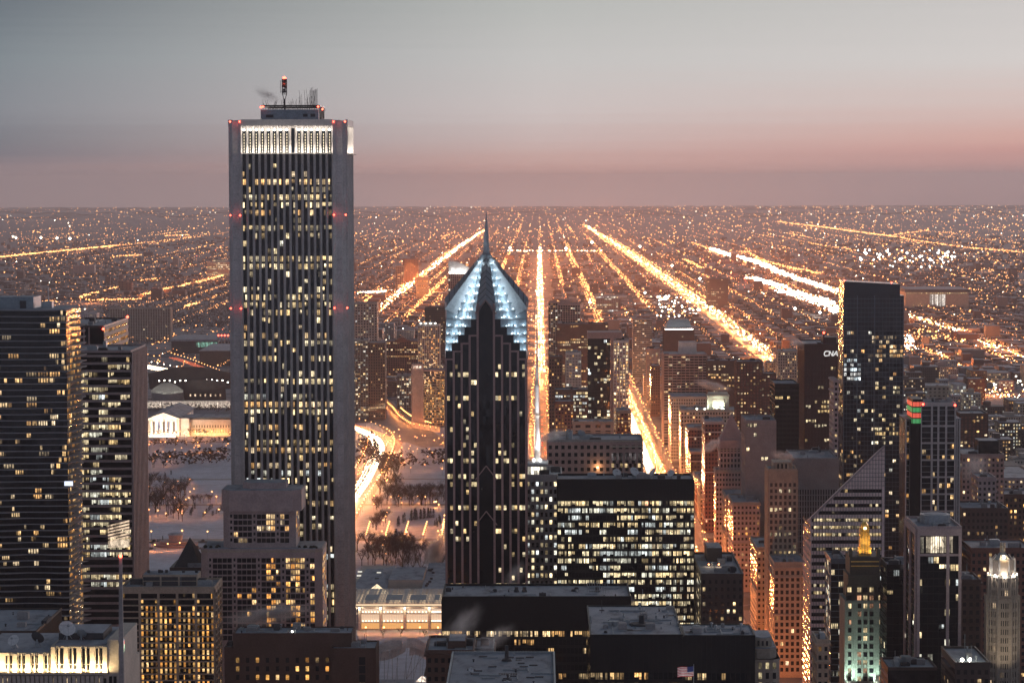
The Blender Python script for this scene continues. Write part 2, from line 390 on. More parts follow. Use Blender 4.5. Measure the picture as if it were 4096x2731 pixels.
def panes(mb,q,c):
    """one window as panes of differing brightness, its lower part often dimmer"""
    if sum(c)<=0: mb.face(q,0,(1e-4,0,0)); return
    kw=random.choice((1.1,1.1,1,.9,.55,.3)); c=tuple(x*kw for x in c)
    a,b,d,e=[Vector(p) for p in q]; w=(b-a).length; n=max(1,min(4,round(w/.95)))
    h=(e-a).length
    for i in range(n):
        t0,t1=i/n+(.05 if n>1 else 0),(i+1)/n-(.05 if n>1 else 0); k=U(.65,1.75) if R()>.1 else U(.03,.25)
        p0,p1,p2,p3=a.lerp(b,t0),a.lerp(b,t1),e.lerp(d,t1),e.lerp(d,t0)
        s=U(.25,.5) if R()<.6 and h>1.4 else 0
        if s:
            kk=k*U(.25,.75); mb.face([p0,p1,p1.lerp(p2,s),p0.lerp(p3,s)],0,tuple(x*kk for x in c)); p0,p1=p0.lerp(p3,s),p1.lerp(p2,s)
        mb.face([p0,p1,p2,p3],0,tuple(x*k for x in c))
def add_windows(root,wins,n,parent=None):
    """the n windows that show largest become parts of their own, the rest one part"""
    if not wins: return
    def key(w):
        q=w[0]; a=abs((Vector(q[1])-Vector(q[0])).length*(Vector(q[3])-Vector(q[0])).length)
        return -((3 if sum(w[1])>0 else 0)+(2 if w[2] else 0)+min(a,20)*.02+min(sum(w[1]),3)*.3)
    ws=sorted(wins,key=key)
    for q,c,_ in ws[:n]:
        mb=MB(); panes(mb,q,c); mb.build('window','win',root,parent)
    if ws[n:]:
        mb=MB()
        for q,c,_ in ws[n:]: panes(mb,q,c)
        o=mb.build('window',['win'],root,parent); o['kind']='stuff'
def roofing(root,x0,x1,y0,y1,z,units=4,par='grey',snow='snow',ph=1.1,seed=0,roofname='roof'):
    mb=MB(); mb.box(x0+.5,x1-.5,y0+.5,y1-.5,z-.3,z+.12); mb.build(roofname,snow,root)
    mb=MB(); w=.45
    mb.box(x0-.1,x1+.1,y0-.1,y0+w,z-.2,z+ph); mb.box(x0-.1,x1+.1,y1-w,y1+.1,z-.2,z+ph)
    mb.box(x0-.1,x0+w,y0+w,y1-w,z-.2,z+ph); mb.box(x1-w,x1+.1,y0+w,y1-w,z-.2,z+ph); mb.build('parapet',par,root)
    if units>=2 and y0<2000:
        mb=MB(); py=U(y0+3,y1-3); a_,b_=sorted((U(x0+2,x1-2),U(x0+2,x1-2))); mb.box(a_,b_,py,py+.35,z+.12,z+.5); px=U(a_,b_); mb.box(px,px+.35,y0+1.5,py,z+.12,z+.45); mb.build('roof_duct','metal',root)
        mb=MB(); hx=U(x0+2,x1-6); hy=U(y0+2,y1-6); mb.box(hx,hx+U(2,4),hy,hy+U(2,4),z+.1,z+U(1.6,2.8)); mb.build('roof_hatch','grey',root)
        units+=3
    for i in range(units):
        cx=U(x0+3,x1-3); cy_=U(y0+3,y1-3); k=R(); mb=MB()
        if k<.5:
            a=U(.8,min(3.5,(x1-x0)*.12+.8)); b=U(.8,3); h=U(1,3.2)
            mb.box(cx-a,cx+a,cy_-b,cy_+b,z+.1,z+h); mb.box(cx-a*.8,cx+a*.8,cy_-b*.8,cy_+b*.8,z+h,z+h+.25); mb.build('roof_unit',random.choice(('metal','grey','tarroof')),root)
        elif k<.8:
            mb.cyl(cx,cy_,z+.1,z+U(1.2,2.6),.35,.35,8); mb.cyl(cx,cy_,z+2.2,z+2.5,.6,.3,8); mb.build('vent_pipe','metal',root)
        else:
            mb.bar((cx,cy_,z),(cx,cy_,z+U(4,8)),.12); mb.build('aerial','metal',root)
def clutter(root,x0,x1,y0,y1,z,n):
    for i in range(n):
        cx=U(x0+1.5,x1-1.5); cy_=U(y0+1.5,y1-1.5); k=R(); mb=MB()
        if k<.25: L_=U(3,12); mb.box(cx,min(x1-.6,cx+L_),cy_,cy_+.3,z+.14,z+U(.4,.7)); nm='roof_duct'; m='metal'
        elif k<.4: L_=U(3,10); mb.box(cx,cx+.3,cy_,min(y1-.6,cy_+L_),z+.14,z+U(.4,.7)); nm='roof_duct'; m='metal'
        elif k<.7: mb.cyl(cx,cy_,z+.1,z+U(.6,1.4),.28,.28,7); mb.cyl(cx,cy_,z+.9,z+1.15,.5,.25,7); nm='vent_pipe'; m='tarroof'
        elif k<.85: a=U(.5,1.5); b=U(.5,1.3); h=U(.6,1.6); mb.box(cx-a,cx+a,cy_-b,cy_+b,z+.1,z+h); mb.cyl(cx,cy_,z+h,z+h+.25,min(a,b)*.7,min(a,b)*.7,8); nm='roof_unit'; m=random.choice(('metal','tarroof','grey'))
        else: a=U(1,4); b=U(.6,2.5); mb.box(cx-a,cx+a,cy_-b,cy_+b,z+.105,z+.17); nm='roof_patch'; m='tarroof'
        mb.build(nm,m,root)
def penthouse(root,x0,x1,y0,y1,z0,z1,m='grey',snow='snow',name='penthouse'):
    mb=MB(); mb.box(x0,x1,y0,y1,z0,z1); 
    n=max(2,int((x1-x0)/3))
    for i in range(n):
        if R()<.5: a=x0+(i+.2)*(x1-x0)/n; mb.box(a,a+(x1-x0)/n*.55,y0-.12,y0-.02,z0+(z1-z0)*.25,z0+(z1-z0)*.75)
    o=mb.build(name,m,root)
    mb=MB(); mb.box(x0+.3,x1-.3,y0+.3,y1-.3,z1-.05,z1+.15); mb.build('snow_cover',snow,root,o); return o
def beacon(root,p,r=.55,m='redlamp'):
    mb=MB(); mb.ball(p[0],p[1],p[2],r,0,8,4); mb.build('beacon',m,root)
def bld(label,u0,u1,v,d,dep,st,name='tower_block',cat='building',units=3,indiv=0,core='glass',frame='grey',z1=None,snow='snow',group=None,roof=True,sides=True,roofpar=None):
    x0=XU(u0,d,v); x1=XU(u1,d,v); z=z1 or ZV(v,d,(u0+u1)/2)
    root=thing(name,label,cat,((x0+x1)/2,d+dep/2,0),group)
    y0,y1=d,d+dep
    mb=MB(); mb.box(x0,x1,y0,y1,0,z-.02); mb.build('wall',core,root)
    fr=MB(); wins=[]; zv=max(0,ZV(700,d))
    FBS=[(FB((x0,y0),(1,0),(0,-1),x1-x0),True)]
    if sides:
        FBS.append((FB((x1,y0),(0,1),(1,0),dep),False)); FBS.append((FB((x0,y1),(0,-1),(-1,0),dep),False))
    for fb,front in FBS: facade(fr,wins,fb,0,z,st,zv,front)
    if fr.f: fr.build('facade_frame',frame,root)
    if st.get('style')=='punch' and core in ('tan','beige','lime','rose','redbrick','brick','pinkc'):
        for t_ in (z-st.get('top',1.5)*.6,z-8.5,z*.55,min(12.,z*.3)):
            lg=MB(); lg.box(x0-.75,x1+.75,y0-.75,y1+.01,t_-.45,t_+.45); lg.build('ledge',frame,root)
    add_windows(root,wins,indiv)
    if roof: roofing(root,x0,x1,y0,y1,z,units,roofpar or frame,snow)
    return root,x0,x1,y0,y1,z
# style presets
def S(style='grid',**k): k['style']=style; return k
# ---------------------------------------------------------------- the landmark towers
def crown_tower():            # tall white tower with vertical piers
    d=1470; x0,x1=XU(229,d,120),XU(344.5,d,120); z=ZV(120.3,d,290); dep=x1-x0; W=x1-x0
    root=thing('pier_tower','tallest tower, pale stone with vertical piers, floodlit white top and antenna mast','skyscraper',((x0+x1)/2,d+dep/2,0))
    n=6.1; rec=1.5; a0,a1=x0+n,x1-n; y0,y1=d,d+dep
    # plan: protruding faces with chamfered returns, recessed corners
    poly=[(a0,y0),(a1,y0),(a1+rec,y0+rec),(x1-rec,y0+rec),(x1-rec,y0+n-rec),(x1,y0+n),(x1,y1-n),(x1-rec,y1-n+rec),(x1-rec,y1-rec),(a1+rec,y1-rec),(a1,y1),(a0,y1),(a0-rec,y1-rec),(x0+rec,y1-rec),(x0+rec,y1-n+rec),(x0,y1-n),(x0,y0+n),(x0+rec,y0+n-rec),(x0+rec,y0+rec),(a0-rec,y0+rec)]
    mb=MB(); mb.prism(poly,0,z)
    # panel joints on the corners
    for k in range(60):
        zz=z-4-k*5.6
        mb.box(x0+rec-.05,a0-rec,y0+rec-.03,y0+rec+.2,zz,zz+.12,1); mb.box(a1+rec,x1-rec+.05,y0+rec-.03,y0+rec+.2,zz,zz+.12,1)
    mb.build('wall',['stone','grey'],root)
    nb=15; pitch=(a1-a0)/nb; gz=z-8.5*pitch/3.1+19.5
    pier=MB(); gl=MB(); wins=[]
    fh=3.94; zt=z-5.0
    lamp=MB()
    def face(fb):
        for i in range(nb):
            s0=i*pitch; ww=pitch*.55; c=s0+pitch/2
            fb.box(gl,c-ww/2,c+ww/2,0,.06,40,z-3.9)
        for i in range(nb+1):
            c=i*pitch; h=pitch*.22
            lo,hi=max(0,c-h),min(fb.W,c+h)
            b=len(pier.v)
            pier.v.extend([fb.p(lo,.0,38),fb.p(c,1.0,38),fb.p(hi,.0,38),fb.p(lo,0,z-2.6),fb.p(c,1.0,z-2.6),fb.p(hi,0,z-2.6)])
            pier.f.extend([(b,b+1,b+4,b+3),(b+1,b+2,b+5,b+4),(b+3,b+4,b+5)]); pier.m.extend([0]*3); pier.c.extend([(0,0,0)]*3)
        fb.box(pier,0,fb.W,0,1.15,z-2.6,z+.6)
    N=FB((a0,y0),(1,0),(0,-1),a1-a0); Wf=FB((x1,y0+n),(0,1),(1,0),dep-2*n); E=FB((x0,y1-n),(0,-1),(-1,0),dep-2*n)
    for f in (N,Wf,E): face(f)
    gl.build('window_strip','glass',root); pier.build('pier','stone',root)
    for k in range(74):
        zz=zt-12.-k*fh-fh
        if zz<ZV(640,d): break
        r=R(); q=.93 if r<.3 else .6 if r<.62 else .16; 
        if k<3: q=.06
        pal=random.choice((PAL['office'],PAL['office'],PAL['cool'],PAL['warm'])); kb=U(.6,1.25)
        for i in range(nb):
            c=N.t; s=i*pitch+pitch/2; ww=pitch*.54
            if R()<q:
                cc=random.choice(pal); b=kb*U(.5,1.35)
                a,bb=(s-ww/2,s+ww/2) if R()<.7 else ((s-ww/2,s) if R()<.5 else (s,s+ww/2))
                wins.append((N.quad(a,bb,.09,zz+(0 if R()<.75 else .9),zz+2.8),tuple(x*b for x in cc),True))
    add_windows(root,wins,100)
    # crown: lamps in the slots and flood strips that wash the piers
    for i in range(nb):
        if i==8: continue
        s=i*pitch+pitch/2; p=N.p(s,.35,z-4.7); l=MB(); l.ball(p[0],p[1],p[2],.62,0,8,5); l.build('crown_lamp','whitelamp',root)
        l2=MB()
        for k in range(7):
            q=N.quad(s-.22,s+.22,.1,z-16.3+k*1.45,z-16.3+1.0+k*1.45); l2.face(q)
        l2.build('light_slot',emit_slot,root)
    yb=y0-1.9
    for f,L in ((N,a1-a0),(Wf,dep-2*n)):
        c=f.p(L/2,2.6,z-16.7); t=f.p(L/2,.3,z-9)
        mb=MB(); f.box(mb,.5,L-.5,1.1,2.7,z-17.2,z-16.9); mb.build('light_shelf','grey',root)
        strip(c,t,L-2,1.0,12500*CROWN,(1,.90,.74))
        c=f.p(L/2,2.4,z-3.0); t=f.p(L/2,.6,z-9); strip(c,t,L-2,.8,3200*CROWN,(1,.90,.74))
    # roof
    mb=MB(); mb.box(x0+rec+1,x1-rec-1,y0+rec+1,y1-rec-1,z-.1,z+.25); mb.build('roof','snow',root)
    px0,px1=XU(260.5,d+8,115),XU(318.5,d+8,115); pz=ZV(109.3,d+8,290)
    ph=MB(); ph.box(px0,px1,y0+9,y0+46,z-.2,pz); o=ph.build('penthouse','bluesteel',root)
    mb=MB()
    for a,b,c,e in ((.09,.22,.3,.55),(.73,.81,.35,.62),(.86,.94,.35,.62)): mb.box(px0+a*(px1-px0),px0+b*(px1-px0),y0+8.85,y0+8.95,z+c*(pz-z),z+e*(pz-z))
    mb.build('louvre','tarroof',root,o)
    rl=MB(); rz=ZV(104.6,d+8,290)
    rl.box(px0+.4,px1+.6,y0+9,y0+9.5,rz-.9,rz-.1); rl.box(px0+.4,px1+.6,y0+45.5,y0+46,rz-.9,rz-.1); rl.box(px0+.4,px0+.9,y0+9.5,y0+45.5,rz-.9,rz-.1); rl.box(px1+.1,px1+.6,y0+9.5,y0+45.5,rz-.9,rz-.1)
    for i in range(34):
        xx=px0+.6+(px1-px0)*i/33; rl.box(xx-.09,xx+.09,y0+9.1,y0+9.3,pz-.1,rz-.5); rl.box(xx-.09,xx+.09,y0+45.6,y0+45.8,pz-.1,rz-.5)
        if R()<.4: rl.bar((xx,y0+9.2,pz),(xx+1.6,y0+9.2,rz-.5),.08)
    for i in range(22):
        yy=y0+10+i*1.6; rl.box(px1+.2,px1+.4,yy,yy+.18,z,rz-.5)
    rl.build('roof_railing','black',root)
    an=MB()
    for i in range(44):
        t=R(); xx=px0+t*(px1-px0); h=U(1,3.5) if t<.6 else U(2,8.5); an.bar((xx,y0+U(9,40),rz-1),(xx,y0+20,rz+h),.09)
    for i in range(13):
        xx=px0+(.82+.13*i/12)*(px1-px0); an.bar((xx,y0+20,rz-1),(xx,y0+20,rz+U(7,9.5)),.10)
    an.build('aerial_cluster','tarroof',root)
    mx=XU(284.5,d+25,90); my=y0+25; mz=ZV(78,d+25,284); mb=MB(); b0=rz-1; h=mz-b0
    mb.cyl(mx,my,z,b0+h*.3,.45,.45,8)
    for sx,sy in ((-1,-1),(1,-1),(1,1),(-1,1)): mb.bar((mx+sx*.35,my+sy*.35,b0+h*.28),(mx+sx*1.15,my+sy*1.15,b0+h*.48),.16); mb.bar((mx+sx*1.15,my+sy*1.15,b0+h*.48),(mx+sx*1.15,my+sy*1.15,b0+h*.97),.16)
    for k in range(9):
        zz=b0+h*(.45+.058*k); a=1 if k%2 else -1; mb.bar((mx-1.15*a,my-1.15,zz),(mx+1.15*a,my-1.15,zz+h*.055),.1); mb.box(mx-1.2,mx+1.2,my-1.2,my+1.2,zz,zz+.18)
    for k in range(12): mb.box(mx+U(-1.5,.3),mx+U(.4,1.6),my-1.5,my-.6,b0+h*(.5+.038*k),b0+h*(.5+.038*k)+U(.4,1.1))
    mb.bar((mx-2.1,my,b0+h*.5),(mx-2.1,my,b0+h*.92),.13); mb.bar((mx-2.1,my,b0+h*.9),(mx,my,b0+h*.9),.1); mb.bar((mx-2.1,my,b0+h*.55),(mx,my,b0+h*.55),.1)
    m=mb.build('antenna_mast','tarroof',root)
    mb=MB(); mb.ball(mx,my-.6,mz,.9,0,8,6); mb.build('beacon','redlamp',root,m); point((mx,my-1.5,mz-3),700,(1,.1,.05),.5)
    for u,vv in ((230,121.5),(239.5,121.5),(333.5,121.5),(345,121.5),(230,215),(240,215),(334,214.5),(345.5,214.5),(230.5,308),(241,308),(334.5,307.5),(347,307.5)):
        beacon(root,(XU(u,d-1.2,vv),d-1.2 if vv<200 or 235<u<340 else d+.6,ZV(vv,d,u)),.46)
    for u,vv in ((261,107),(263,106.4),(318,106.5),(322.5,109)): beacon(root,(XU(u,d+8,vv),d+8,ZV(vv,d+8,u)),.5)
CROWN=.5
emit_slot=emit('light_slot_glow',(1,.80,.5),.9)
crown_tower()

def chevron_tower():          # granite tower with stepped chevron top and spire
    xc,d0=XU(486,1437,400),1437; a=20.2; yc=d0+a
    root=thing('chevron_tower','dark granite tower with floodlit stepped pyramid top and needle spire','skyscraper',(xc,yc,0))
    zs=ZV(358,1437,486); lv=3.95
    lev=[]; k=0
    nl=13
    for k in range(nl+1): lev.append((zs+k*lv,(2*a-3.2*k) if k<=4 else max(2.2,2.3*(13.25-k))))
    ztop=zs+nl*lv
    def octp(r,s=1.0):
        A=a*s
        if r>=A+.01:
            q=r-A
            return [(xc-q,yc-A),(xc+q,yc-A),(xc+A,yc-q),(xc+A,yc+q),(xc+q,yc+A),(xc-q,yc+A),(xc-A,yc+q),(xc-A,yc-q)]
        return [(xc,yc-r),(xc+r,yc),(xc,yc+r),(xc-r,yc)]
    mb=MB(); mb.box(xc-a,xc+a,yc-a,yc+a,0,zs); mb.build('wall','glass',root)
    # terraces of the crown
    for k in range(nl):
        z,r=lev[k]; p=octp(r); mb=MB(); mb.prism(p,z,z+lv-.9,0); mb.prism(octp(min(r+.3,2*a)),z+lv-.9,z+lv-.02,1)
        o=mb.build('crown_terrace',['bluesteel_glass','bluesteel'],root)
        # glazing bars on the two visible diagonal faces and lamps at the foot
        r2=r; gb=MB(); L=MB(); n=0
        for sgn in (-1,1):
            if r>a: P0=Vector((xc+sgn*(r-a),yc-a)); P1=Vector((xc+sgn*a,yc-(r-a)))
            else:
                hh=min(r*.45,1.4+2.9*(13-k)/6); P0=Vector((xc+sgn*hh,yc-r+hh)); P1=Vector((xc+sgn*(r-hh*.5),yc-hh*.5))
            dv=P1-P0; ln=dv.length
            if ln<1.5: continue
            nn=max(2,int(ln/2.2)); out=Vector((sgn*.7071,-.7071))
            for i in range(nn+1):
                q=P0+dv*(i/nn)+out*.1; gb.bar((q.x,q.y,z),(q.x,q.y,z+lv-.9),.10)
            nL=max(1,min(5,round(ln/5.2)))
            for i in range(nL):
                q=P0+dv*((i+.5)/nL)+out*1.15; zz=z+.5; L.ball(q.x,q.y,zz,.27,0,6,4); n+=1
            q=P0+dv*.5+out*2.5; point((q.x,q.y,z+.5),CHEV*min(ln,9)*(1.5 if sgn<0 else 1.)*(1.+.10*k),(.74,.91,1),.35,'terrace_light')
            q=P0+dv*.93+out*1.2; point((q.x,q.y,z+.6),CHEV*1.6*(1+.10*k),(.74,.91,1),.3,'terrace_light')
        gb.build('glazing_bar','metal',root,o)
        if n: L.build('terrace_lamp','crownlamp',root,o)
    # shaft facade
    N=FB((xc-a,yc-a),(1,0),(0,-1),2*a); wins=[]; fr=MB(); fr2=MB(); fh=3.95
    bays=[]; cb=8.2; bwid=(2*a-cb)/8
    edges=[i*bwid for i in range(5)]+[2*a-(4-i)*bwid for i in range(5)]
    for f,front in ((N,1),(FB((xc+a,yc-a),(0,1),(1,0),2*a),0),(FB((xc-a,yc+a),(0,-1),(-1,0),2*a),0)):
        for e in edges:
            off=max(abs(e-a)-.3,0); kk=max(0,min(4,(a-off)/3.2)); top=zs+int(kk)*lv
            if off<=4.5: top=lev[7][0]
            f.box(fr,max(0,e-.55),min(2*a,e+.55),0,.55,0,top)
        for i in range(len(edges)-1):
            c=(edges[i]+edges[i+1])/2; off=abs(edges[i]-a) if edges[i]<a else abs(edges[i+1]-a)
            if i==4: continue
            kk=int(max(0,min(4,(a-off)/3.2))); top=zs+kk*lv
            gb=[]
            f.box(fr,edges[i]+.5,edges[i+1]-.5,0,.3,top-.8,top+.05)
        nfl=int((zs+7*lv-ZV(700,1437))/fh)
        for q in range(nfl):
            zt=zs+7*lv-3-q*fh
            rr=R(); pr=(.55 if rr<.16 else .22 if rr<.5 else .06); 
            if zt>zs+4: pr=.03
            for i in range(len(edges)-1):
                off=abs(edges[i]-a) if edges[i]<a else abs(edges[i+1]-a)
                top=zs+int(max(0,min(4,(a-off)/3.2)))*lv if i!=4 else lev[7][0]-6
                if zt>top-2: continue
                sub=4 if i==4 else 2
                w=(edges[i+1]-edges[i]-1.2)/sub
                for j in range(sub):
                    if R()<pr*(1 if front else .4):
                        b=U(.35,1.2); s0=edges[i]+.6+j*w
                        wins.append((f.quad(s0+.05,s0+w-.05,.07,zt-2.3,zt),tuple(x*b for x in random.choice(PAL['office'])),bool(front)))
        for q in range(nfl):
            zt=zs+7*lv-3-q*fh
            if zt<zs: f.box(fr,4*bwid+.5,4*bwid+cb-.5,0,.12,zt-3.2,zt-2.5)
    for k in range(5):
        z_,r_=lev[k]
        if r_-a>1: N.box(fr2,2*a-(r_)+.0,(r_)-.0,0,.06,z_,z_+lv)
    fr2.build('stepped_gable','glass',root)
    fr.build('pier','pink',root)
    mb=MB(); z7=lev[7][0]; zb=z7-10
    P=[N.p(4*bwid+.4,.62,0),N.p(4*bwid+cb-.4,.62,0)]
    mb.v.extend([N.p(4*bwid+.55,.6,0),N.p(4*bwid+cb-.55,.6,0),N.p(4*bwid+cb-.55,.6,z7-4.5),N.p(a,.6,z7+1.2),N.p(4*bwid+.55,.6,z7-4.5),
                 N.p(4*bwid+.55,0,0),N.p(4*bwid+cb-.55,0,0),N.p(4*bwid+cb-.55,0,z7-4.5),N.p(a,0,z7+1.2),N.p(4*bwid+.55,0,z7-4.5)])
    mb.f.extend([(0,1,2,3,4),(1,6,7,2),(2,7,8,3),(3,8,9,4),(4,9,5,0)]); mb.m.extend([0]*5); mb.c.extend([(0,0,0)]*5)
    mb.build('central_bay','glass',root)
    # chevrons drawn down the central bay
    ch=MB()
    for zc in (z7+1.8,ZV(465,1437),ZV(455,1437)-28):
        for s in (-1,1):
            p=Vector(N.p(a,.9,zc)); q=Vector(N.p(a+s*5.4,.9,zc-7)); ch.bar(p,q,.35)
    ch.build('chevron_trim','pink',root)
    # gabled spines run from the dormer on each side up to the spire, over a dormer body
    for di,(ax,ay) in enumerate(((0,-1),(1,0),(-1,0),(0,1))):
        tx,ty=-ay,ax; rd=MB(); prev=None
        def Q(o_,s_,z_): return (xc+ax*o_+tx*s_,yc+ay*o_+ty*s_,z_)
        dm=MB(); zd=z7-4.6
        f1=[Q(a-.02,-4.3,zs),Q(a-.02,4.3,zs),Q(a-.02,4.3,zd),Q(a-.02,0,z7+1),Q(a-.02,-4.3,zd)]; f2=[Q(3,-4.3,zs),Q(3,4.3,zs),Q(3,4.3,zd),Q(3,0,z7+1),Q(3,-4.3,zd)]
        dm.face(f1)
        for m in range(5): n=(m+1)%5; dm.face([f1[m],f2[m],f2[n],f1[n]])
        dm.build('dormer','bluesteel',root)
        for i in range(9):
            t=i/8; rr=(a+.9)*(1-t)+1.2*t; zv=(z7+1.8)*(1-t)+(ztop+1.5)*t; h=4.9*(1-t)+1.3*t; dz=5.2*(1-t)+1.4*t
            cur=[Q(rr,-h,zv-dz),Q(rr+.2,0,zv),Q(rr,h,zv-dz),Q(rr-6,h*.95,zv-dz-3),Q(rr-6,-h*.95,zv-dz-3)]
            if prev:
                for m in range(5): n=(m+1)%5; rd.face([prev[m],prev[n],cur[n],cur[m]])
            prev=cur
        o=rd.build('ridge_spine','spinegrey',root)
        sm=MB()
        for i in range(1,8):
            t=i/8; rr=(a+.9)*(1-t)+1.2*t; zv=(z7+1.8)*(1-t)+(ztop+1.5)*t; h=4.9*(1-t)+1.3*t; dz=5.2*(1-t)+1.4*t
            for s_ in (-1,1): sm.bar(Q(rr+.15,s_*h,zv-dz),Q(rr+.35,0,zv),.14)
        sm.build('spine_seam','tarroof',root,o)
    sp=MB(); zt=ZV(211,1457,485); sp.prism([(xc-1.9,yc),(xc,yc-1.9),(xc+1.9,yc),(xc,yc+1.9)],ztop-2,ztop+10,0,0,[(xc-1.15,yc),(xc,yc-1.15),(xc+1.15,yc),(xc,yc+1.15)])
    sp.prism([(xc-1.15,yc),(xc,yc-1.15),(xc+1.15,yc),(xc,yc+1.15)],ztop+10,zt,0,0,[(xc-.08,yc),(xc,yc-.08),(xc+.08,yc),(xc,yc+.08)])
    sp.build('spire','metal',root); spot((xc-5,yc-6,ztop-1),(xc,yc,ztop+10),2600,(.75,.9,1),30); point((xc-3.4,yc-3.4,ztop-3.4),500,(.75,.92,1),.3); point((xc+3.4,yc-3.4,ztop-3.4),500,(.75,.92,1),.3)
    add_windows(root,wins,100)
CHEV=52
def bsg():
    m,nt,b=newmat('terrace_glass'); b.inputs['Base Color'].default_value=(.30,.38,.44,1); b.inputs['Roughness'].default_value=.25; b.inputs['Metallic'].default_value=.1; return m
M['bluesteel_glass']=bsg(); M['spinegrey']=mat('spine_panels',(.26,.28,.30),.5,.2)
chevron_tower()

def wavy_tower():             # balcony tower at the picture's left edge
    d=1360; x1=XU(67,d,400); x0=x1-62; dep=42; z=ZV(309.5,d,30)
    root=thing('wavy_balcony_tower','dark glass apartment tower with rippling balcony slabs on every floor','skyscraper',((x0+x1)/2,d+dep/2,0))
    mb=MB(); mb.box(x0,x1,d,d+dep,0,z); mb.build('wall','glass',root)
    fh=2.92; n=int((z-ZV(690,d))/fh); wins=[]
    NF=FB((x0,d),(1,0),(0,-1),x1-x0); WF=FB((x1,d),(0,1),(1,0),dep)
    ph=[U(0,6.28) for _ in range(5)]
    for k in range(n):
        zz=z-k*fh; pts=[]; m=44
        def off(s,kk): 
            q=kk*.075
            return 1.7+1.5*math.sin(s*.13+ph[0]+q)+1.1*math.sin(s*.27+ph[1]-q*1.7)*math.sin(q*.9+ph[2])+.7*math.sin(s*.06+q*2+ph[3])
        for i in range(m+1):
            s=62*i/m; pts.append((x0+s,d-max(.25,off(s,k))))
        mm=22
        for i in range(1,mm+1):
            s=dep*i/mm; pts.append((x1+max(.25,off(62+s,k)+.7*math.sin(s*.3+k*.16)),d+s))
        pts+= [(x1-.5,d+dep),(x1-.5,d+.5),(x0,d+.5)]
        sl=MB(); sl.prism(pts,zz-.34,zz+.06); sl.build('balcony_slab','slabwhite',root)
        if k==0: continue
        r=MB()
        for i in range(0,m,1):
            if (k*7+i)%3: r.face([(pts[i][0],pts[i][1]+.12,zz),(pts[i+1][0],pts[i+1][1]+.12,zz),(pts[i+1][0],pts[i+1][1]+.12,zz+.95),(pts[i][0],pts[i][1]+.12,zz+.95)])
    # windows
    for k in range(n):
        zt=z-k*fh-.35
        i=0
        while i<22:
            wn=random.choice((1,1,2,2))
            pr=.15 if i<20 else .3
            if 8<k<12: pr*=1.6
            if R()<pr:
                b=U(.3,1.1); s0=i*2.82; 
                s1=min(61.6,s0+wn*2.82-.2); f0=U(0,.5)*(s1-s0) if R()<.5 else 0; wins.append((NF.quad(s0+.2+f0,s1 if R()<.5 else max(s0+f0+1.2,s1-U(0,1.5)),.05,zt-2.1,zt),tuple(x*b for x in random.choice(PAL['warm'])),True))
            i+=wn
        for j in range(12):  # west face: glinting reflections put in as glowing amber panes
            if R()<.5:
                b=U(.08,1.1)**1.5; s0=j*3.5; wins.append((WF.quad(s0+.2,s0+3.2,.06,zt-2.3,zt),tuple(x*b for x in random.choice(PAL['amber'])),j<3))
    add_windows(root,wins,100)
    mb=MB()
    for i in range(0,23): mb.box(x0+i*2.82-.05,x0+i*2.82+.05,d-.1,d-.01,0,z)
    mb.build('mullion','black',root)
    mb=MB(); mb.box(x0+1,x1-1,d+1,d+dep-1,z,z+.3); mb.build('roof','snow',root)
    px1=XU(33,d+8,300); pz=ZV(297,d+8,16); o=penthouse(root,x0+4,px1,d+9,d+30,z,pz,'bluesteel')
    mb=MB(); mb.box(px1-6.5,px1-3.5,d+8.8,d+8.95,z,z+4); mb.build('door','tarroof',root,o)
    mb=MB(); mb.box(px1+3,px1+8,d+14,d+20,z,z+3.4); mb.bar((px1+6,d+16,z),(px1+6,d+16,z+10),.3); mb.build('roof_unit','metal',root)
    tg=MB(); tg.box(XU(64.5,d-1.6,480),XU(73,d-1.6,480),d-2.2,d-1.9,ZV(484,d),ZV(479.5,d)); tg.build('lit_sign','panelwhite2',root)
M['slabwhite']=mat('balcony_slab_concrete',(.28,.27,.29),.8)
M['panelwhite2']=emit('sign_glow',(.75,.82,1),1.3)
wavy_tower()

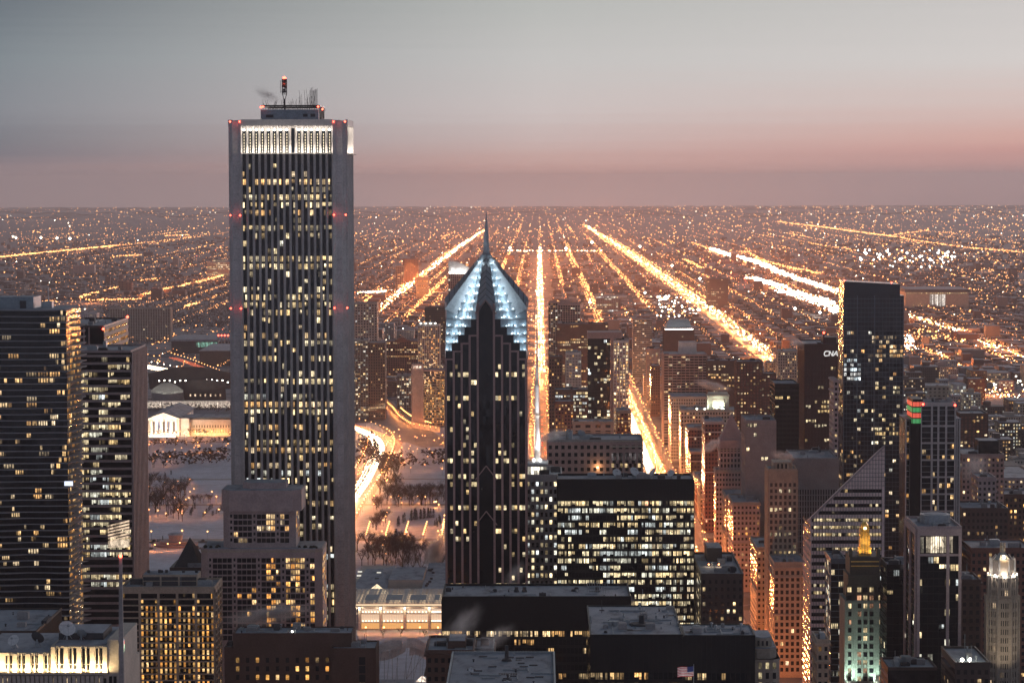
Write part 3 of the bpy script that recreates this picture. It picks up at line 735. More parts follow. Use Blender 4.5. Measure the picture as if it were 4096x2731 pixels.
def ribbed_office():          # lit office slab right of the wavy tower
    d=1535; x0,x1=XU(77,d),XU(131,d); dep=58; z=ZV(352,d,110)
    root=thing('office_tower','office tower with brightly lit floor rows and ribbed side wall, beside the wavy tower','skyscraper',((x0+x1)/2,d+dep/2,0))
    x0-=12
    mb=MB(); mb.box(x0,x1,d,d+dep,0,z); mb.build('wall','glass',root)
    fr=MB(); wins=[]; N=FB((x0,d),(1,0),(0,-1),x1-x0); W=FB((x1,d),(0,1),(1,0),dep); fh=4.05
    for i in range(12): W.box(fr,i*5.1,i*5.1+1.5,0,1.1,0,z)
    W.box(fr,0,dep,0,.6,z-6,z)
    W2=MB()
    n=int((z-2.5-ZV(690,d))/fh); rows=[]
    for k in range(n):
        zt=z-2.5-k*fh; N.box(fr,0,x1-x0,0,.3,zt,zt+1.3)
        s=12.
        W_=x1-x0
        blank = 31<=k<=35
        for (a,b,pr,pal,br) in ((.255,.44,.93 if not blank else .15,'office',.95),(.45,.70,(.5 if k%3 else .85) if k>8 else .4,'cool',.85),(.70,.985,.75 if k<10 else .7,'office',.9)):
            if R()<(.25 if not blank else .9): continue
            m=max(1,round((b-a)*W_/1.7)); run=0
            for j in range(m):
                if run<=0: on=R()<pr; run=random.choice((2,3,4)); kk=U(.6,1.2); cc=random.choice(PAL[pal])
                run-=1
                if on: q=kk*br*U(.75,1.1); s0=(a+(b-a)*j/m)*W_; s1=(a+(b-a)*(j+1)/m)*W_; wins.append((N.quad(s0+.07,s1-.07,.05,zt-2.55+(.0 if R()<.7 else .8),zt-.05),tuple(x*q for x in cc),True))
    fr.build('facade_frame','ribpink',root); add_windows(root,wins,100)
    # atrium cut with lit sloping shades
    ax0,ax1=XU(106.5,d-.6),XU(128,d-.6); az0,az1=ZV(541,d),ZV(518,d); a=MB()
    for i in range(6):
        t=i/6; a.face([(ax0,d-.45,az0+(az1-az0)*t*.8),(ax1,d-.45,az0+(az1-az0)*(t*.8+.22)),(ax1,d-.45,az0+(az1-az0)*(t*.8+.30)),(ax0,d-.45,az0+(az1-az0)*(t*.8+.07))],0,(.75,.55,.38))
    a.face([(ax0,d-.43,az0-3),(ax1,d-.43,az0-2.6),(ax1,d-.43,az0+2),(ax0,d-.43,az0+.4)],0,(.7,.55,.40))
    a.build('atrium_opening','win',root)
    roofing(root,x0,x1,d,d+dep,z,4,'ribpink')
    # taller rear block
    r2=thing('banded_tower','dark tower with banded side wall and red roof beacons behind the lit office floors','skyscraper',(XU(100,1640),1660,0))
    d2=1622; a0,a1=XU(77,d2),XU(104.5,d2); z2=ZV(327,d2,100); mb=MB(); mb.box(a0-14,a1,d2,d2+95,0,z2); mb.build('wall','black',r2)
    fr=MB(); wins=[]; W=FB((a1,d2),(0,1),(1,0),95)
    facade(fr,wins,W,0,z2,S('band',fh=3.9,bay=4.4,pier=.0,po=0,sp=1.9,so=.4,mode='home',p=.8,pal='amber',br=.45,ps=1),ZV(400,d2),False)
    fr.build('facade_frame','beige',r2); add_windows(r2,wins,0)
    mb=MB()
    for s in (84,89): xx=XU(s,d2); mb.box(xx,xx+.9,d2-.4,d2-.02,0,z2)
    mb.build('pier','pink',r2); roofing(r2,a0-14,a1,d2,d2+95,z2,3,'darkbrown')
    beacon(r2,(XU(104,d2-1),d2-1,ZV(328.5,d2,104)),.7); beacon(r2,(a1,d2+94,z2+1.5),.8)
M['ribpink']=mat('rib_concrete',(.36,.28,.27),.8)
ribbed_office()
# ---------------------------------------------------------------- near towers
def dish(x,y,z,r,az=0,tilt=40,label='white satellite dish',group='rooftop satellite dishes',m='dish'):
    t=thing('satellite_dish',label,'satellite dish',(x,y,z),group)
    b=MB(); ca,sa=math.cos(math.radians(az)),math.sin(math.radians(az)); ct,st=math.cos(math.radians(tilt)),math.sin(math.radians(tilt))
    def P(a,rr,h):
        px=rr*math.cos(a); py=rr*math.sin(a)*st-h*ct; pz=rr*math.sin(a)*ct+h*st
        return (x+px*ca-py*sa,y+px*sa+py*ca,z+r*1.25+pz)
    n=16; rings=[(0,0),(.5,.07),(.8,.18),(1,.3)]
    pr=None
    for rr,h in rings:
        row=[P(2*math.pi*i/n,rr*r,h*r) for i in range(n)]
        if pr:
            for i in range(n): b.face([pr[i],pr[(i+1)%n],row[(i+1)%n],row[i]])
        pr=row
    b.build('reflector',m,t)
    b=MB(); b.bar((x,y+.3,z),(x,y+.2,z+r*1.1),.25*r**.5); b.bar((x-.5*r,y+.8*r,z),(x,y+.2,z+r),.12); b.bar((x+.5*r,y+.8*r,z),(x,y+.2,z+r),.12); b.build('mount','metal',t)
    b=MB(); f=P(0,0,.9*r); 
    for k in range(3): b.bar(P(2.1*k+.5,r*.95,.28*r),f,.05)
    b.ball(f[0],f[1],f[2],.18*r,0,6,4); b.build('feed_horn','metal',t)
    return t
def lit_crown_hotel():
    d=964; k=d/F; zt=lambda v,u=50:ZV(v,d,u)
    x0,x1,x2=XU(-25,d),XU(47,d),XU(104,d); xr=XU(118,d)
    root=thing('lit_crown_tower','stone tower with brilliantly floodlit pilasters round its roof','building',(x1,d+15,0))
    mb=MB(); mb.box(x0,xr,d+1.2,d+46,0,zt(673)); mb.box(x0,x1,d+2.5,d+44,zt(673),zt(653)-.02); mb.box(x1+.01,x2,d+2,d+44,zt(673),zt(646.4)-.02); mb.box(x2+.01,xr,d+1.3,d+40,zt(673),zt(640)); mb.build('wall','lime',root)
    def pil(a,b,v0,v1,name='pilaster'):
        m=MB(); m.box(XU(a,d),XU(b,d),d+.6,d+2.3,zt(v1),zt(v0)); m.build(name,'lime',root)
    for a,b in ((378,412),(437,445),(480,513),(545,553),(583,618),(651,659),(688,725),(754,762),(790,825)): pil(a/7.93,b/7.93,646.4,672)
    for a,b in ((31,39),(70,105),(137,144),(172,212),(241,249),(275,315),(347,354)): pil(a/7.93,b/7.93,653.5,672)
    m=MB(); m.box(x0,x2+.3,d-.9,d+2,zt(673.4),zt(672)); m.build('ledge','lime',root)
    m=MB()
    for i in range(26):
        xx=x0+2+i*(x2-x0-3)/26; m.box(xx,xx+1.2,d+.3,d+1.1,zt(700),zt(675))
    m.build('lower_pier','lime',root)
    wins=[]; N=FB((x0,d+1.2),(1,0),(0,-1),xr-x0)
    for l,yy,vt in (([412,440,480,513,548,583,618,655,688,725,758,790],d+2.,648.5),([0,35,70,105,140,172,212,245,275,315,350],d+2.5,656)):  # dark panes added between the pilasters to keep the recesses dark
        Q=FB((x0,yy),(1,0),(0,-1),xr-x0)
        for a,b in zip(l,l[1:]):
            s0=XU(a/7.93+.9,d)-x0; s1=XU(b/7.93-.9,d)-x0
            if s1-s0>.3: wins.append((Q.quad(s0,s1,.06,zt(664),zt(vt)),(0,0,0),True)); wins.append((Q.quad(s0,s1,.06,zt(670),zt(665)),(0,0,0),True))
    for i in range(26):
        a=2+1.3+i*(x2-x0-3)/26
        for zz in (678,688): wins.append((N.quad(a,a+.9,.06,zt(zz+5),zt(zz)),(.8,.6,.35) if R()<.3 else (0,0,0),True))
    for i in range(2):
        for vv in (676,): a=XU(105.5+i*4.5,d)-x0; wins.append((N.quad(a,a+1.1,.06,zt(vv+7),zt(vv)),(0,0,0),True))
    add_windows(root,wins,60)
    m=MB(); m.box(x0,x1-1,d+4,d+43,zt(653),zt(653)+.3); m.box(x1+1,x2-1,d+4,d+43,zt(646.4),zt(646.4)+.3); m.build('roof','snow',root)
    o=penthouse(root,XU(55,d+12),XU(100,d+12),d+14,d+34,zt(646.4),zt(639),'tarroof')
    for a,b,pw in ((x0+1,x1-.5,5200),(x1+.5,XU(79,d),4800),(XU(86,d),x2-.5,2600)):
        strip(((a+b)/2,d-.55,zt(671.6)+.15),((a+b)/2,d+1.2,zt(660)),b-a,.5,pw*NBC,(1,.72,.36))
    # lattice-clad spire with beacon
    s=MB(); sx=XU(119,d-3); sz=zt(556,119); s.prism([(sx-1.0,d-4),(sx+.8,d-4),(sx+.8,d-2.2),(sx-1.0,d-2.2)],zt(690),sz,0,0,[(sx-.5,d-3.5),(sx+.5,d-3.5),(sx+.5,d-2.7),(sx-.5,d-2.7)])
    o=s.build('spire','grey',root); b=MB(); b.ball(sx,d-3.1,sz+.6,.62,0,8,5); b.build('beacon','redlamp',root,o); point((sx,d-4.2,sz+1),260,(1,.08,.03),.3)
    # coloured fan emblem on the side wall
    em=MB(); cols=['panelred','sodium_dim','greenlamp','panelwhite2','taillight','panelgreen']
    cx=XU(122,d+3); cz=zt(651)
    mats=['panelred','sodium_dim','panelgreen','panelwhite2','taillight','greenlamp']
    for i in range(6):
        a=math.radians(20+i*28); em.face([(xr+.25,d+6,cz-1.5),(xr+.25,d+6-1.4*math.cos(a-.2)-.0,cz+3.2*math.sin(a-.2)),(xr+.25,d+6-1.7*math.cos(a),cz+3.7*math.sin(a)),(xr+.25,d+6-1.4*math.cos(a+.2),cz+3.2*math.sin(a+.2))],i)
    em.build('emblem',mats,root)
    for u,v,r,la,az in ((64,639,2.9,'largest dish, white, tilted up on the lit crown tower',25),(11,650,2.1,'small white dish at the far end of the lit crown roof',-20)):
        dish(XU(u,d+9),d+9,zt(v)-1.5 if u>50 else zt(653)+.3,r,az,38,la)
    dish(XU(34,d+12),d+12,zt(653)+.3,2.4,160,30,'dark dish turned away above the lit pilasters',m='tarroof')
    dish(XU(80,d+15),d+12,zt(646.4)+.3,1.8,170,30,'grey dish with its back to the view, beside the largest dish',m='metal')
NBC=1.7
lit_crown_hotel()
def wall_windows(root,x0,x1,y,zt,zb,st,front=True,n=0,frame=None):
    fr=MB(); w=[]; facade(fr,w,FB((x0,y),(1,0),(0,-1),x1-x0),zb,zt,st,zb,front)
    if fr.f: fr.build('facade_frame',frame or 'grey',root)
    add_windows(root,w,n)
# snow-roofed dark block behind it
def snow_roof_block():
    d=1080; z=ZV(632,d,30); x1=XU(33.5,d); root=thing('snow_roof_block','dark ribbed block with wide snowy roof, behind the floodlit pilasters','building',(x1-35,d+29,0))
    mb=MB(); mb.box(x1-72,x1,d,d+58,0,z); mb.build('wall','darkbrown',root)
    fr=MB()
    for f in (FB((x1,d),(0,1),(1,0),58),FB((x1-72,d),(1,0),(0,-1),72)):
        for i in range(int(f.W/1.6)): f.box(fr,i*1.6,i*1.6+.4,0,.3,0,z)
    fr.build('rib','darkbrown',root); roofing(root,x1-72,x1,d,d+58,z,6,'darkbrown',ph=.8); clutter(root,x1-50,x1,d,d+58,z,20)
    mb=MB(); mb.box(XU(36,d+14),XU(46,d+25),d+20,d+32,z+.05,z+1.5); mb.build('roof_hatch','tarroof',root)
snow_roof_block()
def frame_block():
    d=1297
    root,x0,x1,y0,y1,z=bld('concrete-framed tower of amber windows and painted golden reflections with snowy roof and boxy penthouse',121,214.5,588.4,d,30,
      S('grid',fh=2.87,bay=2.14,every=4,pier=1.15,po=.5,sp=.62,so=.35,top=2.0,mode='glow',p=1.15,pal='amber',br=.95,ps=.35,  # golden city reflections painted as emission in the window panes
        litf=lambda f,b,nf,nb,c: None if b<4 and R()<.9 else ((None if R()<.5 else c) if (f<2 or f>15) else c)),name='frame_tower',frame='tan',indiv=100,units=3,roofpar='tan')
    p0,p1=XU(141,d+9),XU(196,d+9); pz=ZV(574,d+9,170)
    o=penthouse(root,p0,p1,d+9,d+22,z,pz,'tan',name='penthouse')
    mb=MB(); w=(p1-p0)
    for i in range(3):
        a=p0+w*(.01+.333*i); mb.box(a,a+w*.30,d+8.85,d+8.97,z+(pz-z)*.50,pz-1.0); mb.box(a,a+w*.30,d+8.85,d+8.97,z+.3,z+(pz-z)*.43)
    mb.build('louvre','tarroof',root,o)
    for u in (147,158,160,165,182,195):
        mb=MB(); mb.cyl(XU(u,d+15),d+15,pz,pz+U(1,1.8),.7,.7,8); mb.build('vent_pipe','tarroof',root)
frame_block()
def stepped_apartment():
    d=1400
    root=thing('stepped_apartment_tower','stepped rose-beige apartment tower with blank octagonal crown, in front of the pale tower','building',(XU(260,d),d+16,0))
    xa,xb=XU(199,d),XU(321,d); z1=ZV(548,d); ya=d
    ch=3.6
    def octa(x0,x1,y0,y1,c): return [(x0+c,y0),(x1-c,y0),(x1,y0+c),(x1,y1),(x0,y1),(x0,y0+c)]
    mb=MB(); mb.prism(octa(xa,xb,d,d+30,ch),0,z1); 
    ua,ub=XU(221,d),XU(294,d); z2=ZV(511,d); mb.prism(octa(ua,ub,d+3,d+27,3),z1-.1,z2)
    ca,cb=XU(219.5,d),XU(300,d); z3=ZV(490,d); mb.prism(octa(ca,cb,d+1.5,d+28,4.2),z2-.02,z3); mb.prism(octa(ca+10,cb-8,d+7,d+24,4),z3,z3+3.2)
    mb.build('wall','rose',root)
    wins=[]; fr=MB()
    def fac(x0,x1,y,zt,zb,prob,pal,br,lo=0,hi=1):
        N=FB((x0,y),(1,0),(0,-1),x1-x0); W=x1-x0; nb=round(W/2.35); nf=int((zt-zb)/2.95)
        for b in range(nb):
            if b%5 in (0,):
                for f in range(nf):
                    zz=zt-1-f*2.95; s=(b+.3)*W/nb; wins.append((N.quad(s,s+1.0,.06,zz-1.5,zz),(0,0,0),True))
                continue
            for f in range(nf):
                zz=zt-1-f*2.95; s=b*W/nb; q=prob*(1. if lo<=b/nb<=hi else .12)
                c=(0,0,0)
                if R()<q: k=br*U(.25,1.2); c=tuple(x*k for x in random.choice(PAL[pal]))
                wins.append((N.quad(s+.12,s+W/nb-.12,.06,zz-2.2,zz),c,True))
    fac(ua+3,ub-3,d+3,z2-.5,z1+1,.22,'warm',1.,0,1)
    fac(xa+ch,xb-ch,d,z1-3.5,ZV(640,d),.55,'amber',1.25,.52,1)
    for k,(y0,zt,zb,x,pr) in enumerate(((d+ch,z1-3.5,ZV(640,d),xb,.45),(d+6,z2,z1+1,ub,.4))):
        Wf=FB((x,y0),(0,1),(1,0),22)
        for f in range(int((zt-zb)/2.95)):
            for b in range(5):
                zz=zt-1-f*2.95
                if R()<pr: kk=U(.3,1.2); wins.append((Wf.quad(b*4.4+.3,b*4.4+3.6,.06,zz-2.2,zz),tuple(q*kk for q in random.choice(PAL['amber'])),False))
    add_windows(root,wins,100)
    mb=MB(); mb.prism(octa(xa+.6,xb-.6,d+.6,d+29.4,ch),z1+.0,z1+.25); mb.prism(octa(ca+.6,cb-.6,d+2.1,d+27.4,4),z3,z3+.25); mb.prism(octa(ca+10.5,cb-8.5,d+7.5,d+23.5,4),z3+3.2,z3+3.4); mb.build('roof','snow',root)
    mb=MB()
    for p,q in ((xa,ua),(ub,xb)):
        for i in range(8): x=U(min(p,q)+1,max(p,q)-1); mb.ball(x,d+U(1.5,6),z1+.5,U(.5,1.1),0,6,4)
    mb.build('terrace_planting','conifer',root)
    mb=MB(); mb.prism(octa(xa-.25,xb+.25,d-.25,d+30,ch),z1-1.6,z1-.6); mb.build('cornice','beige',root)
    # slate pyramid roof peeking up beside it
    r2=thing('pyramid_roof_block','dark steep pyramid roof in front of the fountain plaza','building',(XU(184,1430),1445,0))
    px0,px1=XU(172.5,1432),XU(198.5,1432); zb=ZV(566,1432); za=ZV(536,1445); mb=MB(); mb.box(px0-2,px1+2,1430,1460,0,zb); mb.build('wall','darkbrown',r2)
    pc=((px0+px1)/2,1445); mb=MB(); B=[(px0,1432),(px1,1432),(px1,1458),(px0,1458)]
    for i in range(4): j=(i+1)%4; mb.face([(*B[i],zb),(*B[j],zb),(*pc,za)])
    mb.build('roof','tarroof',r2)
    mb=MB(); mb.box(px1-6,px1+1.6,1430.2,1432,zb,zb+2); mb.build('snow_cover','snow',r2)
stepped_apartment()
def brown_block():
    d=1180; z=ZV(634,d,290); x0,x1=XU(222,d),XU(350.5,d)
    root=thing('brown_brick_tower','dark brown brick tower with narrow amber windows and a snowy stepped roof','building',((x0+x1)/2,d+10,0))
    xs=XU(231,d); mb=MB(); mb.box(xs,x1,d,d+18,0,z); z2=ZV(649,d-6,350); xa,xb=XU(330,d-6),XU(374.5,d-6)
    mb.box(xa,xb,d-6,d+18.5,0,z2); z3=ZV(648,d); mb.box(x0,xs-.02,d+1,d+17,0,z3); mb.build('wall','brick',root)
    wins=[]; N=FB((xs,d),(1,0),(0,-1),xa-xs); N2=FB((xa,d-6),(1,0),(0,-1),xb-xa)
    W=xa-xs; nb=10
    for f in range(9):
        zz=z-9.5-f*3.6
        for b in range(nb):
            s=b*W/nb+1.2; c=(0,0,0)
            if R()<.5: k=U(.5,1.3); c=tuple(q*k for q in random.choice(PAL['amber']))
            wins.append((N.quad(s,s+1.35,.06,zz-2.1,zz),c,True))
        s=(xb-xa)*.62; c=(0,0,0)
        if 3<=f: k=U(.6,1.3); c=(k,.75*k,.4*k)
        zz=z2-3-f*3.6; wins.append((N2.quad(s,s+2.6,.06,zz-3.2,zz),c,True))
    add_windows(root,wins,100)
    roofing(root,xs,x1,d,d+18,z,7,'brick',ph=.7); roofing(root,xa,xb,d-6,d+14,z2,3,'brick',ph=.7); roofing(root,x0,xs-.3,d+1,d+17,z3,1,'brick',ph=.7)
    clutter(root,xs,x1,d,d+18,z,16)
    spot((XU(288,d-.5),d+2,z+1),(XU(288,d-.5),d+3,z+12),3500,(1,.9,.75),70); mb=MB(); mb.ball(XU(290,d),d+3,z+.9,.45,0,6,4); mb.build('roof_lamp','whitelamp',root)
brown_block()
def black_slabs():
    g='black glass slabs by the river'
    st=dict(fh=3.7,bay=1.75,pier=.22,po=.25,sp=1.25,so=.12,top=13,mode='office')
    # F11
    root,x0,x1,y0,y1,z=bld('black glass slab with many lit office floors and satellite dishes on its snowy roof',557.5,694,480.5,1430,27,
        S('band',**{**st,'fh':3.61,'top':10.0,'p':.50,'pal':'cool','br':1.0,'litf':lambda f,b,nf,nb,c:(c or ((lambda k:(k,k*(.5 if f<3 and .5<b/nb<.7 else .78),k*(.28 if f<3 and .5<b/nb<.7 else .5)))(U(.25,1.2)) if b/nb>.62 and R()<.45 else None))}),name='black_slab_tower',frame='black',indiv=100,units=8,roofpar='black',group=None)
    for u,r,la,az in ((616.6,3.6,'dish at the east end of the black slab roof',10),(634,4.2,'ribbed dish, second of four along the black slab roof',35),(653.7,4.0,'reddish-lit dish, third of four along the black slab roof',-60),(671.4,3.3,'dark dish at the west end of the row on the black slab roof',-30)):
        dish(XU(u,1438),1440,z+.3,r*.60,az,35,la,m='dish')
    # F12
    root,x0,x1,y0,y1,z=bld('wide low black slab with broad snowy roof and steaming vents',442,630.5,598,1230,39,
        S('band',**{**st,'top':14.,'p':.34,'pal':'warm','br':.9}),name='black_slab_tower',frame='black',indiv=80,units=0,roofpar='black')
    for u,v in ((516,593),(524,593),(597,592)): mb=MB(); xx=XU(u,1250); mb.cyl(xx,1250,z,z+1.0,1.3,1.0,10); mb.cyl(xx,1250,z+1,z+2.2,.8,.8,10); mb.build('vent_stack','tarroof',root)
    mb=MB()
    for i in range(9):
        xx=XU(587+i*2.6,1252); mb.bar((xx,1246,z),(xx,1246,z+3),.1); mb.bar((xx,1258,z),(xx,1258,z+3),.1)
    for zz in (1.2,3): mb.bar((XU(587,1252),1246,z+zz),(XU(608,1252),1246,z+zz),.1); mb.bar((XU(587,1252),1258,z+zz),(XU(608,1252),1258,z+zz),.1)
    mb.bar((XU(587,1252),1246,z+3),(XU(587,1252),1258,z+3),.1); mb.build('pipe_rack','metal',root)
    clutter(root,x0,x1,y0,y1,z,26)
    # F13 and its wing
    d=1000; root=thing('black_slab_tower','nearest black slab, two-level snowy roof with one round stack','building',(XU(670,d),d+30,0))
    xa,xb,xc=XU(590,d),XU(683,d),XU(756,d); z=ZV(635,d,640); z2=z-.5
    mb=MB(); mb.box(xa,xb,d,d+68.7,0,z); mb.box(xb+.01,xc,d+1.5,d+27,0,z2); mb.build('wall','glass',root)
    fr=MB(); w=[]; s2=S('band',**{**st,'top':13,'p':.20,'pal':'warm','br':.9})
    facade(fr,w,FB((xa,d),(1,0),(0,-1),xb-xa),0,z,s2,ZV(700,d)); s3=dict(s2); s3['top']=13.; s3['p']=.45; facade(fr,w,FB((xb,d+1.5),(1,0),(0,-1),xc-xb),0,z2,s3,ZV(700,d))
    fr.build('facade_frame','black',root); add_windows(root,w,100)
    roofing(root,xa,xb,d,d+68.7,z,2,'black',ph=.5); roofing(root,xb+.5,xc,d+1.5,d+27,z2,4,'black',ph=.5)
    clutter(root,xa,xb,d+2,d+64,z,22); clutter(root,xb+1,xc-1,d+3,d+25,z2,16)
    sx=XU(641,d+30); mb=MB(); mb.cyl(sx,d+24,z+.1,z+.7,4.6,4.2,16); mb.cyl(sx,d+24,z+.7,z+3.6,1.1,.9,12); mb.build('smoke_stack','tarroof',root)
    mb=MB(); mb.bar((sx+.4,d+24,z),(sx+.4,d+24,z+13),.1); mb.build('aerial','metal',root)
    for i in range(22):
        t=R(); mb=MB(); xx,yy=(xa+.8 if R()<.5 else xb-.8,d+3+62*t) if R()<.5 else (xa+2+(xb-xa-4)*t,d+U(5,60)); mb.cyl(xx,yy,z+.1,z+1.0,.22,.22,6); mb.build('vent_pipe','metal',root)
    mb=MB(); mb.bar((XU(601.5,d+55),d+52,z),(XU(601.5,d+55),d+52,z+5),.15); mb.box(XU(599,d+55),XU(604,d+55),d+51.5,d+52.5,z+1,z+1.3); mb.build('roof_frame','tarroof',root)
    for k,u in enumerate((610.5,615)): mb=MB(); mb.cyl(XU(u,d+22),d+22,z,z+1.7,.8,1.0,10); mb.build('fan_unit','metal',root)
black_slabs()
def pale_roof():
    yb=991; z=150.0; x0,x1=XU(452,yb),XU(553.5,yb); root=thing('corrugated_roof_building','near building with pale ribbed snowy roof full of slots','building',((x0+x1)/2,945,0))
    mb=MB(); mb.box(x0,x1,895,yb,0,z); mb.build('wall','grey',root)
    mb=MB(); mb.box(x0+.4,x1-.4,895.4,yb-.4,z-.1,z+.15); mb.build('roof','snow',root)
    mb=MB()
    for i in range(44): xx=x0+.7+i*(x1-x0-1.4)/43; mb.box(xx,xx+.12,896,yb-1,z+.1,z+.24)
    mb.build('roof_seam','snow',root)
    mb=MB(); mb.box(x0-.3,x1+.3,yb-.3,yb+.3,z-1,z+.8); mb.box(x1-.3,x1+.3,895,yb-.3,z-1,z+.8); mb.box(x0-.3,x0+.3,895,yb-.3,z-1,z+.8)
    for i in range(36): xx=x0+i*(x1-x0)/36; mb.box(xx,xx+.1,yb-.35,yb+.35,z+.8,z+1.0)
    mb.build('parapet','metal',root)
    for i in range(16):
        cx,cy_=U(x0+4,x1-4),U(935,985); mb=MB(); mb.box(cx-1.4,cx+1.4,cy_-.5,cy_+.5,z+.1,z+.45); mb.build('roof_slot','tarroof',root)
    clutter(root,x0,x1,905,988,z,34)
    sx=XU(506,975); mb=MB(); mb.cyl(sx,975,z,z+.9,2,1.4,12); mb.cyl(sx,975,z+.9,z+5.5,.7,.6,10); mb.build('flue','tarroof',root)
    dish(XU(470,950),950,z+.2,.9,20,40,'small round dish on the pale ribbed roof')
    # F15 brown neighbour
    d=1100; root,a,b,_,_,zz=bld('brown brick block with sunken snowy roof, left of the pale ribbed roof',426,473.5,652,d,36,S('punch',fh=3.6,bay=2.6,mode='home',p=.12,pal='warm',br=.9),core='brick',frame='brick',units=5,roofpar='brick',indiv=20,name='brick_block')
    mb=MB(); mb.box(XU(447,d+10),XU(465,d+10),d+9,d+27,zz+.1,zz+3); o=mb.build('penthouse','brick',root); mb=MB(); mb.box(XU(448,d+10),XU(464,d+10),d+10,d+26,zz+3,zz+3.2); mb.build('snow_cover','snow',root,o)
    root=bld('low snowy terrace wing beside the sunken brick roof',473.5,493.5,650,d+12,24,S('punch',fh=3.6,bay=2.6,p=.1),core='brick',frame='brick',units=1,roofpar='metal',name='brick_block')
pale_roof()
def prudential():
    d=1490
    root,x0,x1,y0,y1,z=bld('pale limestone slab between the granite tower and the black slab, white mast on its roof',526,562,476,d,40,S('punch',fh=4.0,bay=2.35,ww=.55,lint=.7,wh=2.2,mode='home',p=.5,pal='cool',br=1.,top=2),core='stone',frame='stone',units=2,indiv=80,name='limestone_slab')
    fr=MB(); N=FB((x0,y0),(1,0),(0,-1),x1-x0)
    for i in range(9): N.box(fr,i*2.35-.2,i*2.35+.25,0,.5,0,z)
    fr.build('pier','stone',root)
    mb=MB(); pa,pb=XU(526.5,d+4),XU(548,d+4); pz=ZV(464,d+4); mb.box(pa,pb,d+4,d+30,z,pz); o=mb.build('penthouse','white',root); wins=[]; P=FB((pa,d+4),(1,0),(0,-1),pb-pa)
    for i in range(6): s=.5+i*(pb-pa-1)/6; wins.append((P.quad(s,s+1.35,.06,z+.8,pz-1.2),(1.1,1.0,.8),True))
    add_windows(root,wins,6,o)
    mb=MB(); mb.box(pa+.3,pb-.3,d+4.3,d+29,pz,pz+.2); mb.build('snow_cover','snow',root,o)
    # back block
    r2,a0,a1,b0,b1,zz=bld('blank brown slab roof with water tank and dish behind the black slab',547,643,441,1545,36,S('punch',fh=4,bay=3.4,p=.0),core='pink',frame='pink',units=6,name='brown_slab',sides=False,roofpar='grey')
    wins=[]; N=FB((a0,1545),(1,0),(0,-1),a1-a0)
    for i in range(7):
        s=(611.5+i*4.4-547)/96*(a1-a0); wins.append((N.quad(s,s+1.5,.1,ZV(460,1545),ZV(453,1545)),(.10,.09,.09),True)); wins.append((N.quad(s,s+1.4,.1,ZV(467,1545),ZV(463,1545)),(.7,.5,.25) if i%3!=1 else (0,0,0),True))
    add_windows(r2,wins,20)
    mb=MB(); mb.box(XU(610,1545),a1+.1,1544.2,1544.95,ZV(447,1545),ZV(445.5,1545)); mb.box(XU(610,1545),a1+.1,1544.2,1544.95,ZV(441,1545),ZV(440,1545)); mb.build('cornice','beige',r2)
    mb=MB(); l=(XU(597.5,1544),1544.4,ZV(467,1544)); mb.box(l[0]-.5,l[0]+.5,l[1],l[1]+.5,l[2]-.5,l[2]+.5); mb.build('wall_lamp','sodium',r2); point((l[0],l[1]-1.2,l[2]),900,(1,.6,.25),.3)
    t=thing('water_tank','round grey rooftop water tank beside the drifting steam','water tank',(XU(569,1560),1560,zz)); mb=MB(); tx=XU(569,1560); mb.cyl(tx,1560,zz+.1,zz+4.6,2.0,2.0,16); mb.build('drum','metal',t); mb=MB(); mb.cyl(tx,1560,zz+4.6,zz+5.6,2.1,.3,16); mb.build('lid','grey',t)
    dish(XU(581,1562),1562,zz+.2,2.2,20,45,'dish on the blank brown slab roof beside the water tank',m='metal')
    # mast
    t=thing('roof_mast','tall white tapering broadcast mast, floodlit, standing on the limestone slab','mast',(XU(537,d+20,463),d+20,pz))
    mx=XU(537.2,d+20,430); my=d+20; zt=ZV(297,d+20,537); segs=[(463,3.0),(450,2.6),(428,1.95),(400,1.75),(367,1.5),(364,1.0),(335,.75),(320,.55),(297,.35)]
    mb=MB()
    for (v0,r0),(v1,r1) in zip(segs,segs[1:]): mb.cyl(mx,my,ZV(v0,my)+(.0),ZV(v1,my)-.01,r0*.62,r1*.62 if v0!=367 else r1*.62,12)
    mb.build('shaft','mastwhite',t)
    mb=MB()
    for v in (365.5,416,386,344): r=2.4 if v==365.5 else 1.6; mb.cyl(mx,my,ZV(v,my),ZV(v,my)+.5,r,r,14)
    mb.build('platform','mastwhite',t)
    mb=MB()
    for k in range(30): zz2=pz+2+k*2.9; mb.box(mx-1.25,mx-1.05,my-1.3,my-1.1,zz2,zz2+2.5)
    mb.build('ladder','metal',t)
    for s in (-1,1): spot((mx+s*5,my-8,pz+1),(mx,my,pz+14),2500*MAST,(1,.97,.92),46); spot((mx+s*3,my-9,pz+.6),(mx,my,pz+48),30000*MAST,(1,.97,.92),20)
    mb=MB(); mb.ball(mx-1.8,my-4.5,pz+1.2,.8,0,8,5); mb.ball(mx+1.6,my-4.5,pz+1.2,.8,0,8,5); mb.build('floodlight','whitelamp',t)
M['mastwhite']=mat('white_mast_paint',(.75,.75,.74),.5,0,.1)
MAST=3.
prudential()
